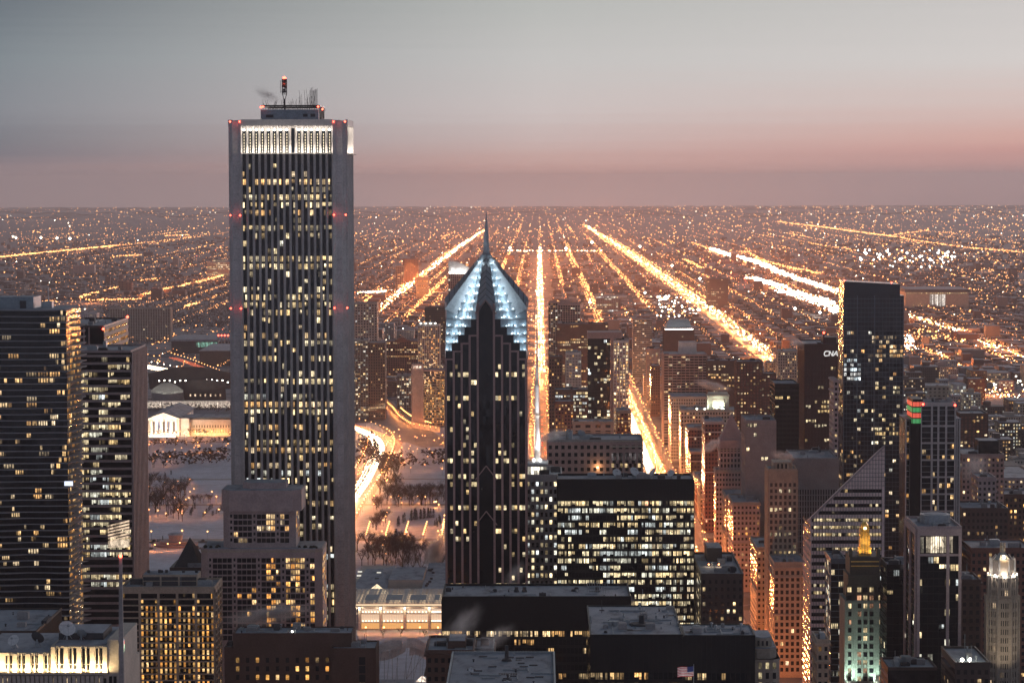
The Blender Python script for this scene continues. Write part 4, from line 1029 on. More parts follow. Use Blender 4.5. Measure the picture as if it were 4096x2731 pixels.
def diamond():
    d=1543; x0,x1=XU(811,d),XU(885,d); zl,zr=ZV(517,d,811),ZV(444,d,885); dep=45
    root=thing('slanted_top_tower','rose-stone office tower with sharply slanted triangular top, orange-lit east wall','building',((x0+x1)/2,d+dep/2,0))
    mb=MB(); y0,y1=d,d+dep
    mb.v.extend([(x0,y0,0),(x1,y0,0),(x1,y0,zr),(x0,y0,zl),(x0,y1,0),(x1,y1,0),(x1,y1,zr-9),(x0,y1,zl-9)])
    for q in ((0,1,2,3),(1,5,6,2),(5,4,7,6),(4,0,3,7)): mb.f.append(q); mb.m.append(0); mb.c.append((0,0,0))
    mb.f.append((3,2,6,7)); mb.m.append(0); mb.c.append((0,0,0)); mb.build('wall','rose2',root)
    N=FB((x0,y0),(1,0),(0,-1),x1-x0); E=FB((x0,y1),(0,-1),(-1,0),dep); W=x1-x0; wins=[]; fh=3.95; zt0=ZV(489,d)
    lim=lambda z: max(0.,(z-zl)/(zr-zl)*W)+.6
    strips=MB(); bars=MB()
    for k in range(int((zt0-ZV(695,d))/fh)):
        zt=zt0-k*fh; a=lim(zt); strips.face(N.quad(a,W-1.4,.05,zt-1.9,zt))
        nb=24; r=R(); pr=.75 if r<.16 else .25 if r<.4 else .03
        if k in (4,5,6): pr=.85
        for b in range(nb):
            s0=b*W/nb; s1=(b+1)*W/nb
            if s0<a or s1>W-1.2: continue
            if R()<pr: kk=U(.3,.9); wins.append((N.quad(s0+.1,s1-.1,.09,zt-1.75,zt-.1),tuple(q*kk for q in random.choice(PAL['office'])),True))
        if zt<zl-1:
            strips.face(E.quad(.8,dep-.8,.05,zt-1.9,zt))
    strips.build('window_band','glass',root)
    for i in range(1,25): 
        s=i*W/25; za=zl+(zr-zl)*s/W; N.box(bars,s-.1,s+.1,0,.1,0,za-.3)
    for k in range(11):
        zz=zt0+1.8+k*2.3; a=lim(zz)
        if a<W-1: N.box(bars,a,W,0,.08,zz,zz+.2)
    bars.build('joint_grid','darkbrown',root)
    mb=MB(); b=[N.p(0,.35,zl),N.p(W,.35,zr),N.p(W,.35,zr-1.4),N.p(0,.35,zl-1.4)]; mb.face(b[::-1]); c=[N.p(0,.35,zl),N.p(W,.35,zr),N.p(W,-.3,zr-.05),N.p(0,-.3,zl-.05)]; mb.face(c); mb.build('coping','rose',root)
    add_windows(root,wins,100)
M['rose2']=mat('rose_panel_wall',(.74,.57,.54),.7)
diamond()
def gold_tower():
    d=1363; z=ZV(556,d,866); x0,x1=XU(845.5,d),XU(886,d); dep=24
    root=thing('gold_crown_tower','dark green stone tower with glowing gold stepped crown and greenish floodlit lower wall','skyscraper',((x0+x1)/2,d+12,0))
    sh0,sh1=XU(847,d+1),XU(885,d+1)
    mb=MB(); mb.box(x0,x1,d,d+dep,0,ZV(600,d)); mb.build('wall','greystone',root)
    mb=MB(); mb.box(XU(849,d),XU(883,d),d+.6,d+dep-1,ZV(600,d),ZV(575,d)); mb.box(XU(851,d),XU(881,d),d+1.2,d+dep-2,ZV(575,d)-.02,ZV(557,d)); mb.build('upper_setback','greendark',root)
    for u in (850.5,878.5): mb=MB(); mb.box(XU(u-.8,d),XU(u+3,d),d+1,d+4,ZV(557,d),ZV(549.5,d)); mb.cyl(XU(u+1.1,d),d+2.5,ZV(549.5,d),ZV(547.5,d),.8,.1,8); mb.build('corner_turret','greendark',root)
    for u in (847,853,874,881): mb=MB(); mb.box(XU(u,d),XU(u+1.8,d),d+.1,d+1.2,ZV(600,d),ZV(585,d)); mb.build('corner_pinnacle','greendark',root)
    mb=MB()
    for v in (561,565.5,578): mb.box(XU(852,d),XU(880,d),d+.9,d+1.18,ZV(v+1.0,d),ZV(v,d))
    mb.build('gilt_band','gold',root)
    # pilasters
    fr=MB(); N=FB((x0,d),(1,0),(0,-1),x1-x0); W=x1-x0
    cols=[.115,.36,.51,.665,.885]
    for c in (.0,.055,.19,.245,.29,.435,.585,.735,.78,.83,.945): N.box(fr,max(0,c*W-.35),min(W,c*W+.6),0,.55,0,ZV(601,d))
    fr.build('pilaster','greystone',root)
    wins=[]
    for k in range(14):
        zt=ZV(587,d)-k*3.9
        for c in cols:
            p=c*W; cc=(0,0,0)
            if R()<.42: kk=U(.2,.9); cc=tuple(q*kk for q in ((1,.5,.28) if R()<.6 else (1,.75,.4)))
            wins.append((N.quad(p-1.05,p+1.05,.07,zt-2.2,zt),cc,True)); N.box
    add_windows(root,wins,90)
    # gold tower
    g=MB(); gx=XU(865.5,d+6); yy=d+8
    def blk(w,v0,v1,yo=0,m=0): h=w*d/F/2; g.box(gx-h,gx+h,yy-h*.9+yo,yy+h*.9,ZV(v1,d+6),ZV(v0,d+6),m)
    blk(12.6,547,558.5); blk(10.6,540,547.05); blk(9.4,527,540.05)
    for i in range(7):
        a=gx+(i-3)*1.55*d/F
        g.box(a-.16,a+.16,yy-3.1,yy-2.2,ZV(558,d),ZV(529+abs(i-3)*2.2,d))
    for i in range(5):
        a=gx+(i-2)*1.6*d/F; g.box(a-.2,a+.2,yy-2.4,yy-1.9,ZV(540,d),ZV(526-(2-abs(i-2))*.6,d))
    dk=MB()
    for i in range(6):
        a=gx+(i-2.5)*1.55*d/F; dk.box(a-.22,a+.22,yy-3.05,yy-2.6,ZV(556,d),ZV(534+abs(i-2.5)*2.2,d))
    for k in range(9): dk.box(gx-2.1,gx+2.1,yy-2.32,yy-2.2,ZV(538-k*1.2,d),ZV(537.4-k*1.2,d))
    dk.build('crown_recess','greendark',root)
    g.cyl(gx,yy,ZV(527,d),ZV(523.5,d),1.9,1.0,8); g.build('gold_crown','gold',root)
    mb=MB(); mb.ball(gx,yy-2.6,ZV(529.5,d),.75,0,8,5); mb.build('lantern','sodium2',root)
    for s in (-1,1): spot((gx+s*3.8,yy-6.0,ZV(559,d)+1.2),(gx,yy-2,ZV(545,d)),2600*GOLD,(1,.60,.16),70); spot((gx+s*2.,yy-8.0,ZV(559,d)+1.),(gx,yy-2,ZV(534,d)),7000*GOLD,(1,.60,.16),34)
    # ledge floods washing the lower wall (greenish white)
    mb=MB()
    for u in (850,878): mb.box(XU(u-1.5,d-2),XU(u+1.5,d-2),d-2.6,d-1.6,ZV(683,d),ZV(682,d))
    mb.build('floodlight','whitelamp',root)
    for u,pw in ((850,1.5),(859,.6),(876,1.2)): spot((XU(u,d-3),d-4.5,ZV(690,d)),(XU(u,d),d+1,ZV(655,d)),30000*GREENF*pw,(.72,.95,.78),52,.4,.8)
M['greendark']=mat('dark_green_stone',(.07,.07,.055),.6); M['sodium2']=emit('gold_lantern',(1,.75,.35),6)
GOLD=1.5; GREENF=1.1
gold_tower()
def lantern_tower():
    d=1230; root=thing('slim_octagonal_tower','slim octagonal terracotta tower with white-lit lantern crown','skyscraper',(XU(1007,d),d+8,0))
    cx=XU(1007,d); def_oct=lambda r,cy_:[(cx+r*math.cos(math.radians(22.5+45*i)),cy_+r*math.sin(math.radians(22.5+45*i))) for i in range(8)]
    cy_=d+9; k=d/F
    mb=MB(); mb.prism(def_oct(17.*k*1.02,cy_),0,ZV(600,d)); mb.prism(def_oct(15.3*k,cy_),ZV(600,d)-.02,ZV(578,d)); mb.prism(def_oct(12.*k,cy_),ZV(578,d)-.02,ZV(562,d)); mb.build('wall','lime2',root)
    mb=MB()
    for r,z0 in ((15.3,578),(17.4,600)):
        for i in range(8):
            for t in (0,.33,.66):
                a=Vector(def_oct(r*k*1.03,cy_)[i]); b=Vector(def_oct(r*k*1.03,cy_)[(i+1)%8]); p=a.lerp(b,t)
                mb.box(p.x-.22,p.x+.22,p.y-.22,p.y+.22,0 if r>17 else ZV(600,d),ZV(z0,d)+1.2)
    mb.build('buttress','lime2',root)
    mb=MB()
    for i in range(8):
        p=Vector(def_oct(12.6*k,cy_)[i]); mb.box(p.x-.35,p.x+.35,p.y-.35,p.y+.35,ZV(578,d),ZV(561,d)); q=Vector(def_oct(7*k,cy_)[i]); mb.bar((p.x,p.y,ZV(564,d)),(q.x,q.y,ZV(557,d)),.25)
        mb.cyl(p.x,p.y,ZV(561,d),ZV(559,d),.35,.05,6)
    mb.prism(def_oct(16.2*k,cy_),ZV(579,d),ZV(577,d)); mb.build('crown_pinnacle','white',root)
    mb=MB(); mb.prism(def_oct(8.5*k,cy_),ZV(562,d),ZV(555,d),0,0,def_oct(3*k,cy_)); mb.cyl(cx,cy_,ZV(555,d),ZV(547,d),.9,.8,8); mb.build('lantern_roof','bluesteel',root)
    mb=MB()
    for i in range(8):
        p=Vector(def_oct(2.6*k,cy_)[i]); mb.bar((p.x,p.y,ZV(555,d)),(p.x,p.y,ZV(545,d)),.16)
    mb.build('finial','lime2',root)
    mb=MB(); mb.ball(cx,cy_-3.6,ZV(558.5,d),.75,0,8,5); mb.build('lantern_lamp','crownlamp2',root)
    for i in range(5):
        a=math.radians(180+36*i+18); point((cx+math.cos(a)*15.6*k,cy_+math.sin(a)*15.6*k,ZV(576.5,d)),520*MATH,(1,.88,.76),.25)
    point((cx,cy_-5.4,ZV(559,d)),350*MATH,(1,.7,.4),.3)
    wins=[]
    oc=def_oct(17.*k*1.03,cy_); oc2=def_oct(15.3*k*1.01,cy_)
    for poly,zt0,zb,fh in ((oc2,ZV(583,d),ZV(600,d),3.6),(oc,ZV(604,d),ZV(700,d),3.75)):
        for i in (4,5,6,3,7):
            a=Vector(poly[i]); b=Vector(poly[(i+1)%8]); dv=b-a; n=Vector((dv.y,-dv.x)).normalized()
            F_=FB((a.x,a.y),(dv.normalized().x,dv.normalized().y),(n.x,n.y),dv.length)
            for f in range(int((zt0-zb)/fh)):
                for j in (.22,.55):
                    zz=zt0-f*fh; c=(0,0,0)
                    if (i==6 and f>9 and R()<.85): q=U(.5,1.1); c=(q,.95*q,.7*q)
                    elif R()<.04: c=(.7,.5,.3)
                    wins.append((F_.quad(j*dv.length-.0,j*dv.length+.22*dv.length,.08,zz-2.3,zz),c,i in(4,5,6)))
    add_windows(root,wins,100)
M['lime2']=mat('buff_terracotta',(.36,.30,.24),.8); M['crownlamp2']=emit('lantern_bulb',(1,.85,.6),9)
MATH=2.5; 
for s_ in (-1,1): spot((XU(1007+s_*14,1215),1208,ZV(690,1215)),(XU(1007,1230),1232,ZV(640,1230)),9000,(1,.86,.66),50,.4,.8)
lantern_tower()
def oct_beige():
    d=1050; k=d/F; root=thing('beige_octagon_block','beige stone block with octagonal turret roof beside the lowest orange facades','building',(XU(764,d),d+14,0))
    def oc(u0,u1,y0,dep,c=2.6): x0,x1=XU(u0,d),XU(u1,d); return [(x0+c,y0),(x1-c,y0),(x1,y0+c),(x1,y0+dep),(x0,y0+dep),(x0,y0+c)]
    mb=MB(); mb.prism(oc(747,781,d,26),0,ZV(659,d)); mb.prism(oc(751,778,d+2,22),ZV(659,d)-.02,ZV(649,d)); mb.prism(oc(754.5,774,d+4,18),ZV(649,d)-.02,ZV(639.5,d)); mb.build('wall','lime2',root)
    mb=MB(); mb.prism(oc(755,773.5,d+4.4,17.2),ZV(639.5,d),ZV(639.5,d)+.3); mb.prism(oc(751.5,777.5,d+2.3,21.5),ZV(649,d),ZV(649,d)+.15); mb.build('roof','snow',root)
    mb=MB(); mb.prism(oc(746.5,781.5,d-.2,26.4),ZV(660.5,d),ZV(659,d)); mb.prism(oc(750.5,778.5,d+1.8,22.4),ZV(650,d),ZV(649,d)); mb.build('cornice','beige',root)
    wins=[]; N=FB((XU(749.5,d),d),(1,0),(0,-1),XU(778.5,d)-XU(749.5,d))
    for f in range(7):
        for b in range(4):
            zz=ZV(662,d)-f*3.7; wins.append((N.quad(1+b*2.6,2.2+b*2.6,.06,zz-2.3,zz),(.55,.45,.25) if R()<.4 else (0,0,0),True))
    N=FB((XU(757,d),d+4),(1,0),(0,-1),XU(771,d)-XU(757,d))
    for b in range(3): wins.append((N.quad(.6+b*1.6,1.4+b*1.6,.06,ZV(647,d),ZV(642,d)),(0,0,0),True))
    add_windows(root,wins,40)
oct_beige()
# flag on its pole in front of the near black slab
def flag():
    d=985; p=(XU(694,d),d); zt=ZV(665,d,690); t=thing('flag','striped red and white flag with blue canton flying on a pole','flag',(p[0],p[1],ZV(705,d)))
    mb=MB(); mb.bar((p[0],p[1],ZV(705,d)),(p[0],p[1],zt+.6),.12); mb.build('pole','metal',t)
    w=5.6; h=3.5; n=10
    def P(i,j): s=i/n; return (p[0]-s*w,p[1]+.35*math.sin(s*7),zt-.1-h*j/13-.5*s*s-.2*math.sin(s*6))
    for kind in range(2):
        mb=MB()
        for j in range(13):
            if j%2!=kind: continue
            for i in range(n):
                if j<7 and i<4: continue
                mb.face([P(i,j),P(i+1,j),P(i+1,j+1),P(i,j+1)])
        mb.build('red_stripes' if kind==0 else 'white_stripes','flagred' if kind==0 else 'flagwhite',t)
    mb=MB()
    for i in range(4): mb.face([P(i,0),P(i+1,0),P(i+1,7),P(i,7)])
    mb.build('canton','flagblue',t); point((p[0]-3,p[1]-5,zt-6),500,(1,.9,.8),.2)
flag()
# ---------------------------------------------------------------- towers of the loop
def blue_tower():
    d=1965; x0,x1=XU(843,d),XU(903.5,d); dep=34; zl,zr=ZV(281,d,838),ZV(284,d,904); zs=ZV(296,d)
    root=thing('blue_glass_tower','tall dark blue glass tower with sloping top and scattered bright reflections','skyscraper',((x0+x1)/2,d+dep/2,0))
    xm=XU(899.5,d); mb=MB(); mb.box(x0,x1,d,d+dep,0,zs)
    b=len(mb.v); 
    mb.v.extend([(x0+.5,d+.5,zs-.02),(xm,d+.5,zs-.02),(xm,d+dep-1,zs-.02),(x0+.5,d+dep-1,zs-.02),(x0+.5,d+.5,zl),(xm,d+.5,zr),(xm,d+dep-1,zr),(x0+.5,d+dep-1,zl)])
    for q in ((0,3,2,1),(4,5,6,7),(0,1,5,4),(1,2,6,5),(2,3,7,6),(3,0,4,7)): mb.f.append(tuple(b+i for i in q)); mb.m.append(0); mb.c.append((0,0,0))
    mb.build('wall','blueglass',root)
    fr=MB(); N=FB((x0,d),(1,0),(0,-1),x1-x0); W=x1-x0; wins=[]
    for i in range(1,17): s=W*i/17; N.box(fr,s-.06,s+.06,0,.15,0,zs-1)
    for u,vv in ((843.6,0),(857,1),(874,1),(903,0)): s=XU(u,d)-x0; N.box(fr,max(0,s-.3),min(W,s+.3),0,.3,0,zs)
    fh=3.15; n=int((zs-2-ZV(700,d))/fh)
    for k in range(n): N.box(fr,0,W,0,.1,zs-2-k*fh-.3,zs-2-k*fh)
    fr.build('mullion','bluesteel2',root)
    for k in range(7,n):
        zt=zs-2-k*fh
        painted_glints=[(8,12,.42,1.,.62,PAL['warm']),(13,17,.0,.26,.85,[(.85,1,1.05),(1,1,.95)]),(25,31,.5,.95,.45,PAL['office']),(24,27,.05,.45,.2,PAL['cool']),(32,46,.05,.35,.22,PAL['warm']),(18,21,.5,.9,.2,PAL['office'])]  # clusters of reflected city light, given as glowing panes
        for b in range(17):
            pr=.07 if b>4 else .12; pal=PAL['mix']
            for (a,c,l,h,p,pp) in painted_glints:
                if a<=k<=c and l<=b/17<=h: pr=p; pal=pp
            if R()<pr: q=U(.2,1.2); s=b*W/17; wins.append((N.quad(s+.1,s+W/17-.1,.05,zt-2.5,zt-.4),tuple(x*q for x in random.choice(pal)),True))
    E=FB((x0,d+dep),(0,-1),(-1,0),dep)
    for k in range(8,n):
        for b in range(4):
            if R()<.3: q=U(.2,1); wins.append((E.quad(b*8.5+.5,b*8.5+7.5,.06,zs-2-k*fh-2.4,zs-2-k*fh-.3),tuple(x*q for x in random.choice(PAL['warm'])),False))
    add_windows(root,wins,100)
    beacon(root,(x0+.6,d+.3,zl+.6),.6); beacon(root,(XU(891,d),d+.3,ZV(282.5,d,890)+.2),.5)
    sb,xa,xb,_,_,z2=bld('narrow rose pier building squeezed between the dark red block and the blue glass tower',833.8,838.5,379,1930,30,S('punch',fh=3.5,bay=2.4,p=.1),core='rose',frame='rose',units=0,name='narrow_tower',roof=False)
M['bluesteel2']=mat('blue_mullion',(.08,.11,.14),.4)
blue_tower()
def red_block():
    d=2354; root,x0,x1,y0,y1,z=bld('dark red office block with white letters CNA near its top',805,840,344.5,d,62,
      S('grid',fh=3.95,bay=2.6,pier=.8,po=.5,sp=1.5,so=.35,top=18,mode='office',p=.14,pal='office',br=1.,ps=.15),core='redsteel',frame='redsteel',name='red_office_block',indiv=60,units=3,roofpar='redsteel')
    p0=XU(823,d+20); mb=MB(); mb.box(p0,p0+11,d+20,d+40,z,z+5.2); mb.build('penthouse','redsteel',root); beacon(root,(p0+.4,d+19.5,z+9),.9)
    mb=MB(); mb.box(p0-.1,p0+1.,d+19.8,d+21,z+5.2,z+8.5); mb.build('aerial','redsteel',root)
    # letters
    lh=(ZV(351,d)-ZV(356.2,d)); zb=ZV(356.2,d); yf=d-.62
    def L(u0,segs,label):
        mb=MB(); xx=XU(u0,d); k=d/F
        for (a,b,c,e,t) in segs:
            p=(xx+a*5*k+b*.9*k*.35,yf,zb+b*lh); q=(xx+c*5*k+e*.9*k*.35,yf,zb+e*lh); mb.bar(p,q,t*.62)
        mb.build('sign_letter','signwhite',root)
    t=.95
    L(823.6,[(.85,.12,.25,.05,t),(.25,.05,.05,.3,t),(.05,.3,.1,.75,t),(.1,.75,.35,.95,t),(.35,.95,.95,.92,t)],'C')
    L(828.4,[(.05,.02,.15,.98,t),(.15,.98,.75,.02,t),(.75,.02,.85,.98,t)],'N')
    L(833.0,[(.0,.02,.6,.98,t),(.6,.98,.85,.02,t),(.22,.35,.75,.35,t*.8)],'A')
red_block()
def heritage():
    d=1620; root=thing('panel_crown_tower','white-framed apartment tower with red and green lit panels at its crown','skyscraper',(XU(935,d),d+20,0))
    z1,z2=ZV(420,d),ZV(404.5,d); xa,xb=XU(907,d),XU(962,d); xc0,xc1=XU(921,d),XU(956,d)
    mb=MB(); mb.prism([(xa,d+8),(xa+2,d+4),(xc0-.1,d+2),(xc1+1,d+2),(xb,d+6),(xb,d+34),(xa,d+34)],0,z1); mb.box(xc0,xc1,d,d+26,0,z2); mb.build('wall','glass',root)
    fr=MB(); N=FB((xc0,d),(1,0),(0,-1),xc1-xc0); W=xc1-xc0
    us=[921,932,938.5,946.3,955.5]
    for u in us: s=XU(u,d)-xc0; N.box(fr,max(0,s-.55),min(W,s+.55),0,.5,0,z2)
    band=[404.5+1.2,426]+[426+17*i for i in range(1,17)]
    for v in band: N.box(fr,0,W,0,.4,ZV(v+.8,d),ZV(v-.8,d))
    N2=FB((xc1+.6,d+2.2),(1,0),(0,-1),xb-xc1-1)
    for s in (.4,xb-xc1-1.6): N2.box(fr,s-.4,s+.5,0,.6,0,z1)
    N3=FB((xa,d+5.5),(1,0),(0,-1),xc0-xa-.2)
    for i in range(4): N3.box(fr,i*2.4-.2,i*2.4+.35,0,1.6,0,z1)
    fr.build('facade_frame','whitef',root)
    fl=MB(); 
    for k in range(int((z2-ZV(700,d))/3.2)): 
        zz=z2-3-k*3.2; N.box(fl,.5,W-.5,0,.12,zz-.35,zz)
        if zz<z1: N3.box(fl,0,xc0-xa-.3,0,1.2,zz-.3,zz); N2.box(fl,0,xb-xc1-1,0,.2,zz-.3,zz)
    fl.build('floor_edge','grey',root)
    wins=[]
    for k in range(4,60):
        zz=z2-3.4-k*3.2
        if zz<ZV(690,d): break
        for a,b in zip(us,us[1:]):
            for h in range(2):
                if R()<.17:
                    q=U(.3,1.2); s0=XU(a,d)-xc0+.7; s1=XU(b,d)-xc0-.7; m=(s1-s0)/2; wins.append((N.quad(s0+h*m,s0+h*m+m*.95,.08,zz-2.4,zz),tuple(x*q for x in random.choice(PAL['warm'])),True))
        for i in range(3):
            if zz<z1 and R()<.2: q=U(.3,1); wins.append((N3.quad(i*2.4+.5,i*2.4+2.2,.9,zz-2.4,zz),tuple(x*q for x in random.choice(PAL['amber'])),True))
    add_windows(root,wins,80)
    roofing(root,xc0,xc1,d,d+26,z2,3,'whitef'); mb=MB(); mb.box(xa-.3,xc0-.2,d+3.5,d+34,z1,z1+.4); mb.box(xc1+.2,xb+.3,d+4,d+34,z1,z1+.4); mb.build('terrace','snow',root)
    # coloured panels on the side and corner of the crown
    E0,E1=XU(913.5,d+38),XU(923.3,d); zs=[ZV(401.5+i*5.6,d) for i in range(5)]
    bx=MB(); px=XU(923.5,d); bx.box(px-6.2,px-.3,d+.4,d+24,z1-1.5,zs[0]+1.2); bx.build('crown_box','black',root)
    for i in range(4):
        mb=MB(); zt,zb=zs[i]-.4,zs[i+1]+.2
        for j in range(3): s=px-6.0+j*1.9; mb.face([(s,d+.3,zb),(s+1.7,d+.3,zb),(s+1.7,d+.3,zt),(s,d+.3,zt)])
        for j in range(9): y=d+23.4-j*2.55; mb.face([(px-6.3,y,zb),(px-6.3,y-2.3,zb),(px-6.3,y-2.3,zt),(px-6.3,y,zt)])
        mb.build('lit_panel','panelred' if i%2==0 else 'panelgreen',root)
    for u,v,yy in ((914,399.5,24),(923,405,0),(945.5,402,10),(955,406,0)): beacon(root,(XU(u,d+yy),d+yy-.2,ZV(v,d+yy)+.3),.65)
M['whitef']=mat('white_frame_concrete',(.48,.43,.41),.75)
heritage()
def frame_glass():
    d=1250; root,x0,x1,y0,y1,z=bld('stone-framed black glass tower with a bright two-storey lounge under its snowy roof',917,961.5,528,d,38,
      S('grid',fh=3.3,bay=2.45,pier=.1,po=.12,sp=.5,so=.1,top=12.4,mode='home',p=.17,pal='cool',br=1.1,ps=.2),core='glass',frame='black',indiv=90,units=2,name='stone_frame_tower',roofpar='rose')
    fr=MB(); N=FB((x0,d),(1,0),(0,-1),x1-x0); W=x1-x0
    for s in (0,W-6.6,W-1.3): N.box(fr,s,s+1.3,0,.9,0,z)
    N.box(fr,1.3,W-1.3,0,.85,z-3,z); N.box(fr,1.3,W-1.3,0,.7,z-12,z-11)
    E=FB((x0,y1),(0,-1),(-1,0),38)
    for s in (0,18,36.7): E.box(fr,s,s+1.3,0,.9,0,z)
    E.box(fr,1.3,36.7,0,.6,z-3,z); fr.build('stone_frame','rose',root)
    w=[]; a=8.7*W/44.5+3
    for i in range(6): s=3.9+i*2.0; w.append((N.quad(s,s+1.85,.2,z-10.6,z-3.4),(1.1,.92,.66),True))
    w.append((N.quad(1.5,3.0,.2,z-10.6,z-3.6),(.8,.72,.55),True)); add_windows(root,w,10)
    mb=MB(); cx=XU(935,d+22); mb.cyl(cx,d+20,z,z+4.2,6.8,6.8,18); o=mb.build('drum_penthouse','metal',root); mb=MB(); mb.cyl(cx,d+20,z+4.2,z+4.4,5,5,18); mb.build('snow_cover','snow',root,o)
frame_glass()
L_=S
# (label,u0,u1,v,d,dep,style,kw)
def many():
    B=bld
    o=lambda **k:S('grid',**{**dict(fh=3.7,bay=3.0,pier=.6,sp=1.1,mode='office'),**k})
    h=lambda **k:S('grid',**{**dict(fh=3.0,bay=3.2,pier=.7,sp=.8,mode='home',pal='warm'),**k})
    pch=lambda **k:S('punch',**{**dict(fh=3.7,bay=3.0,ww=.5,mode='home',pal='warm',dark=True),**k})
    band=lambda **k:S('band',**{**dict(fh=3.4,bay=3.0,pier=.1,po=.05,sp=1.5,so=.5,mode='home',pal='warm'),**k})
    # near right
    B('glass block with golden reflections beside the gold-crowned tower',831,846,560,1425,30,h(p=.25,pal='cool',pier=.1,po=.1,sp=.4,so=.1,ps=.9),name='glass_block',frame='bluesteel2',indiv=30,units=2)  # its golden reflections are emission in the panes
    B('dark glass apartment block with a few lit rooms, between the gold-crowned and stone-framed towers',887,918.5,566,1330,26,h(p=.12,pal='cool',pier=.1,po=.1,sp=.4,so=.1,fh=3.2),name='glass_block',frame='black',indiv=40,units=4)
    B('brown block with sparse windows just right of the stone-framed tower',961.5,981,581,1300,24,pch(p=.06),core='brick',frame='brick',name='brick_block',units=4,indiv=15)
    B('wide brown block behind the slim octagonal tower',971,1032,549,1610,40,pch(p=.06,fh=4),core='redbrick',frame='redbrick',name='brick_block',units=5,indiv=20)
    B('dark office block with tarred roof behind the wide brown block',962,1008,509,1800,40,pch(p=.10,fh=4),core='darkbrown',frame='darkbrown',name='office_block',units=6,indiv=20)
    B('dark low block at the very right edge, warm lit windows',1000,1040,495,1990,40,pch(p=.3,fh=4,pal='amber'),core='brick',frame='brick',name='office_block',units=4)
    B('low black roof at the foot of the gold-crowned tower',888,937,669,1190,26,S('punch',fh=4,bay=4,p=.05),core='black',frame='black',name='low_block',units=5,roofpar='darkbrown')
    r,a,b,c,e,z=B('low snowy roof with two white floodlights, bottom right',955,990,664,1150,40,pch(p=.1),core='darkbrown',frame='darkbrown',name='low_block',units=3,roofpar='darkbrown')
    for u in (963.5,971): 
        p=(XU(u,1152),1151,z+1.9); mb=MB(); mb.ball(*p,.75,0,8,5); mb.bar((p[0],p[1],z),p,.1); mb.build('floodlight','whitelamp',r); point((p[0],p[1]+2,p[2]+2),900,(1,1,.8),.3)
    r,*_=B('small orange-lit brick building at the foot of the slanted-top tower',817,829,641,1200,22,pch(p=.15,pal='amber'),core='tan',frame='tan',name='brick_block',units=2)
    # Michigan Avenue west wall and blocks behind it
    B('beige stone block with arched top windows, fully orange-lit, left of the slanted-top tower',774,806,563,1800,40,pch(fh=4.1,bay=3.6,ww=.55,p=.07,wh=2.5,top=4),core='tan',frame='beige',name='stone_block',indiv=60,units=5)
    B('carved stone block with heavy cornice behind the beige arched block',757,784.5,548,1945,60,pch(p=.08,fh=4,pal='amber'),core='tan',frame='beige',name='stone_block',indiv=20,units=3)
    r,x0,x1,y0,y1,z=B('dark brown block with cluttered snowy roof at the street corner',701,743.5,575,1380,80,pch(p=.22,fh=3.6,bay=2.9,ww=.42,pal='office',br=1),core='darkbrown',frame='darkbrown',name='brown_corner_block',indiv=60,units=14,roofpar='darkbrown')
    penthouse(r,XU(706,1440),XU(721,1440),1430,1452,z,z+7,'darkbrown')
    for u,v in ((709,562),(719,563)): p=(XU(u,1412),1412,z+1.2); mb=MB(); mb.ball(*p,.4,0,6,4); mb.build('roof_lamp','sodium',r); point((p[0],p[1]-1,p[2]+.8),260,(1,.75,.45),.2)
    street=[ # buildings along the west side of the avenue, near to far
     ('orange-lit street wall building under a snowy roof and pale hall',733,760,503,2175,60,'rose'),
     ('slab-sided orange street wall building with rows of small windows',726,752,496,2265,50,'tan'),
     ('street wall building with a bright red neon front',696.5,712,478,2690,60,'redbrick'),
     ('thin orange street wall building beside the neon front',700,722,480,2620,50,'beige')]
    for i,(l,u0,u1,v,d,dep,c) in enumerate(street):
        B(l,u0,u1,v,d,dep,pch(p=.12,fh=4,bay=3,pal='amber',ps=1.),core=c,frame='beige',name='street_wall_block',units=3,indiv=12)
    g_,*_=B('narrow pointed gothic tower with tall dark window shafts',769,797,470,1840,28,S('grid',fh=4,bay=3.2,pier=1.3,po=.7,sp=1.6,so=.2,mode='office',p=.28,pal='office',top=8),core='darkbrown',frame='tan',name='gothic_tower',indiv=40,units=0)
    g=g_
    zz=ZV(470,1840); mb=MB(); mb.box(XU(774,1841),XU(793,1841),1843,1863,zz,ZV(462.5,1841)); mb.build('lantern_block','tan',g); mb=MB()
    for u in (772,776,780,784,788,792,795): xx=XU(u,1841); mb.cyl(xx,1841.5,zz,ZV(463.5 if 774<u<793 else 467,1841),.7,.5,6); mb.cyl(xx,1841.5,ZV(463.5 if 774<u<793 else 467,1841),ZV(460.5 if 774<u<793 else 464.5,1841),.55,.05,6)
    mb.build('pinnacle','tan',g); mb=MB()
    for u in (779,783,787): mb.box(XU(u-1.2,1841),XU(u+1.2,1841),1842.8,1842.95,zz+.8,ZV(464,1841))
    mb.build('arched_opening','black',g)
    B('grey ribbed office block with snowy roof in front of the dark red block',794,838,459,1900,60,S('pier',fh=3.9,bay=1.7,pier=.7,po=.7,sp=.6,so=.1,mode='office',p=.10,pal='office',top=20),core='black',frame='grey',name='ribbed_office_block',indiv=30,units=5)
    B('black office tower with angled side, left of the dark red block',775,799,384.5,2250,50,o(p=.08,pier=.3,po=.1,sp=1.5,so=.1,pal='office'),frame='black',name='black_tower',indiv=20,units=1)
    # pyramid tower
    d=2335; r,x0,x1,y0,y1,z=B('stone tower crowned by a stepped pyramid',720,744,441,d,26,pch(fh=4.3,bay=2.7,ww=.55,p=.04,wh=2.6,top=5),core='rose',frame='rose',name='pyramid_tower',indiv=30,units=0)
    mb=MB(); n=9; za=ZV(416,d+11)
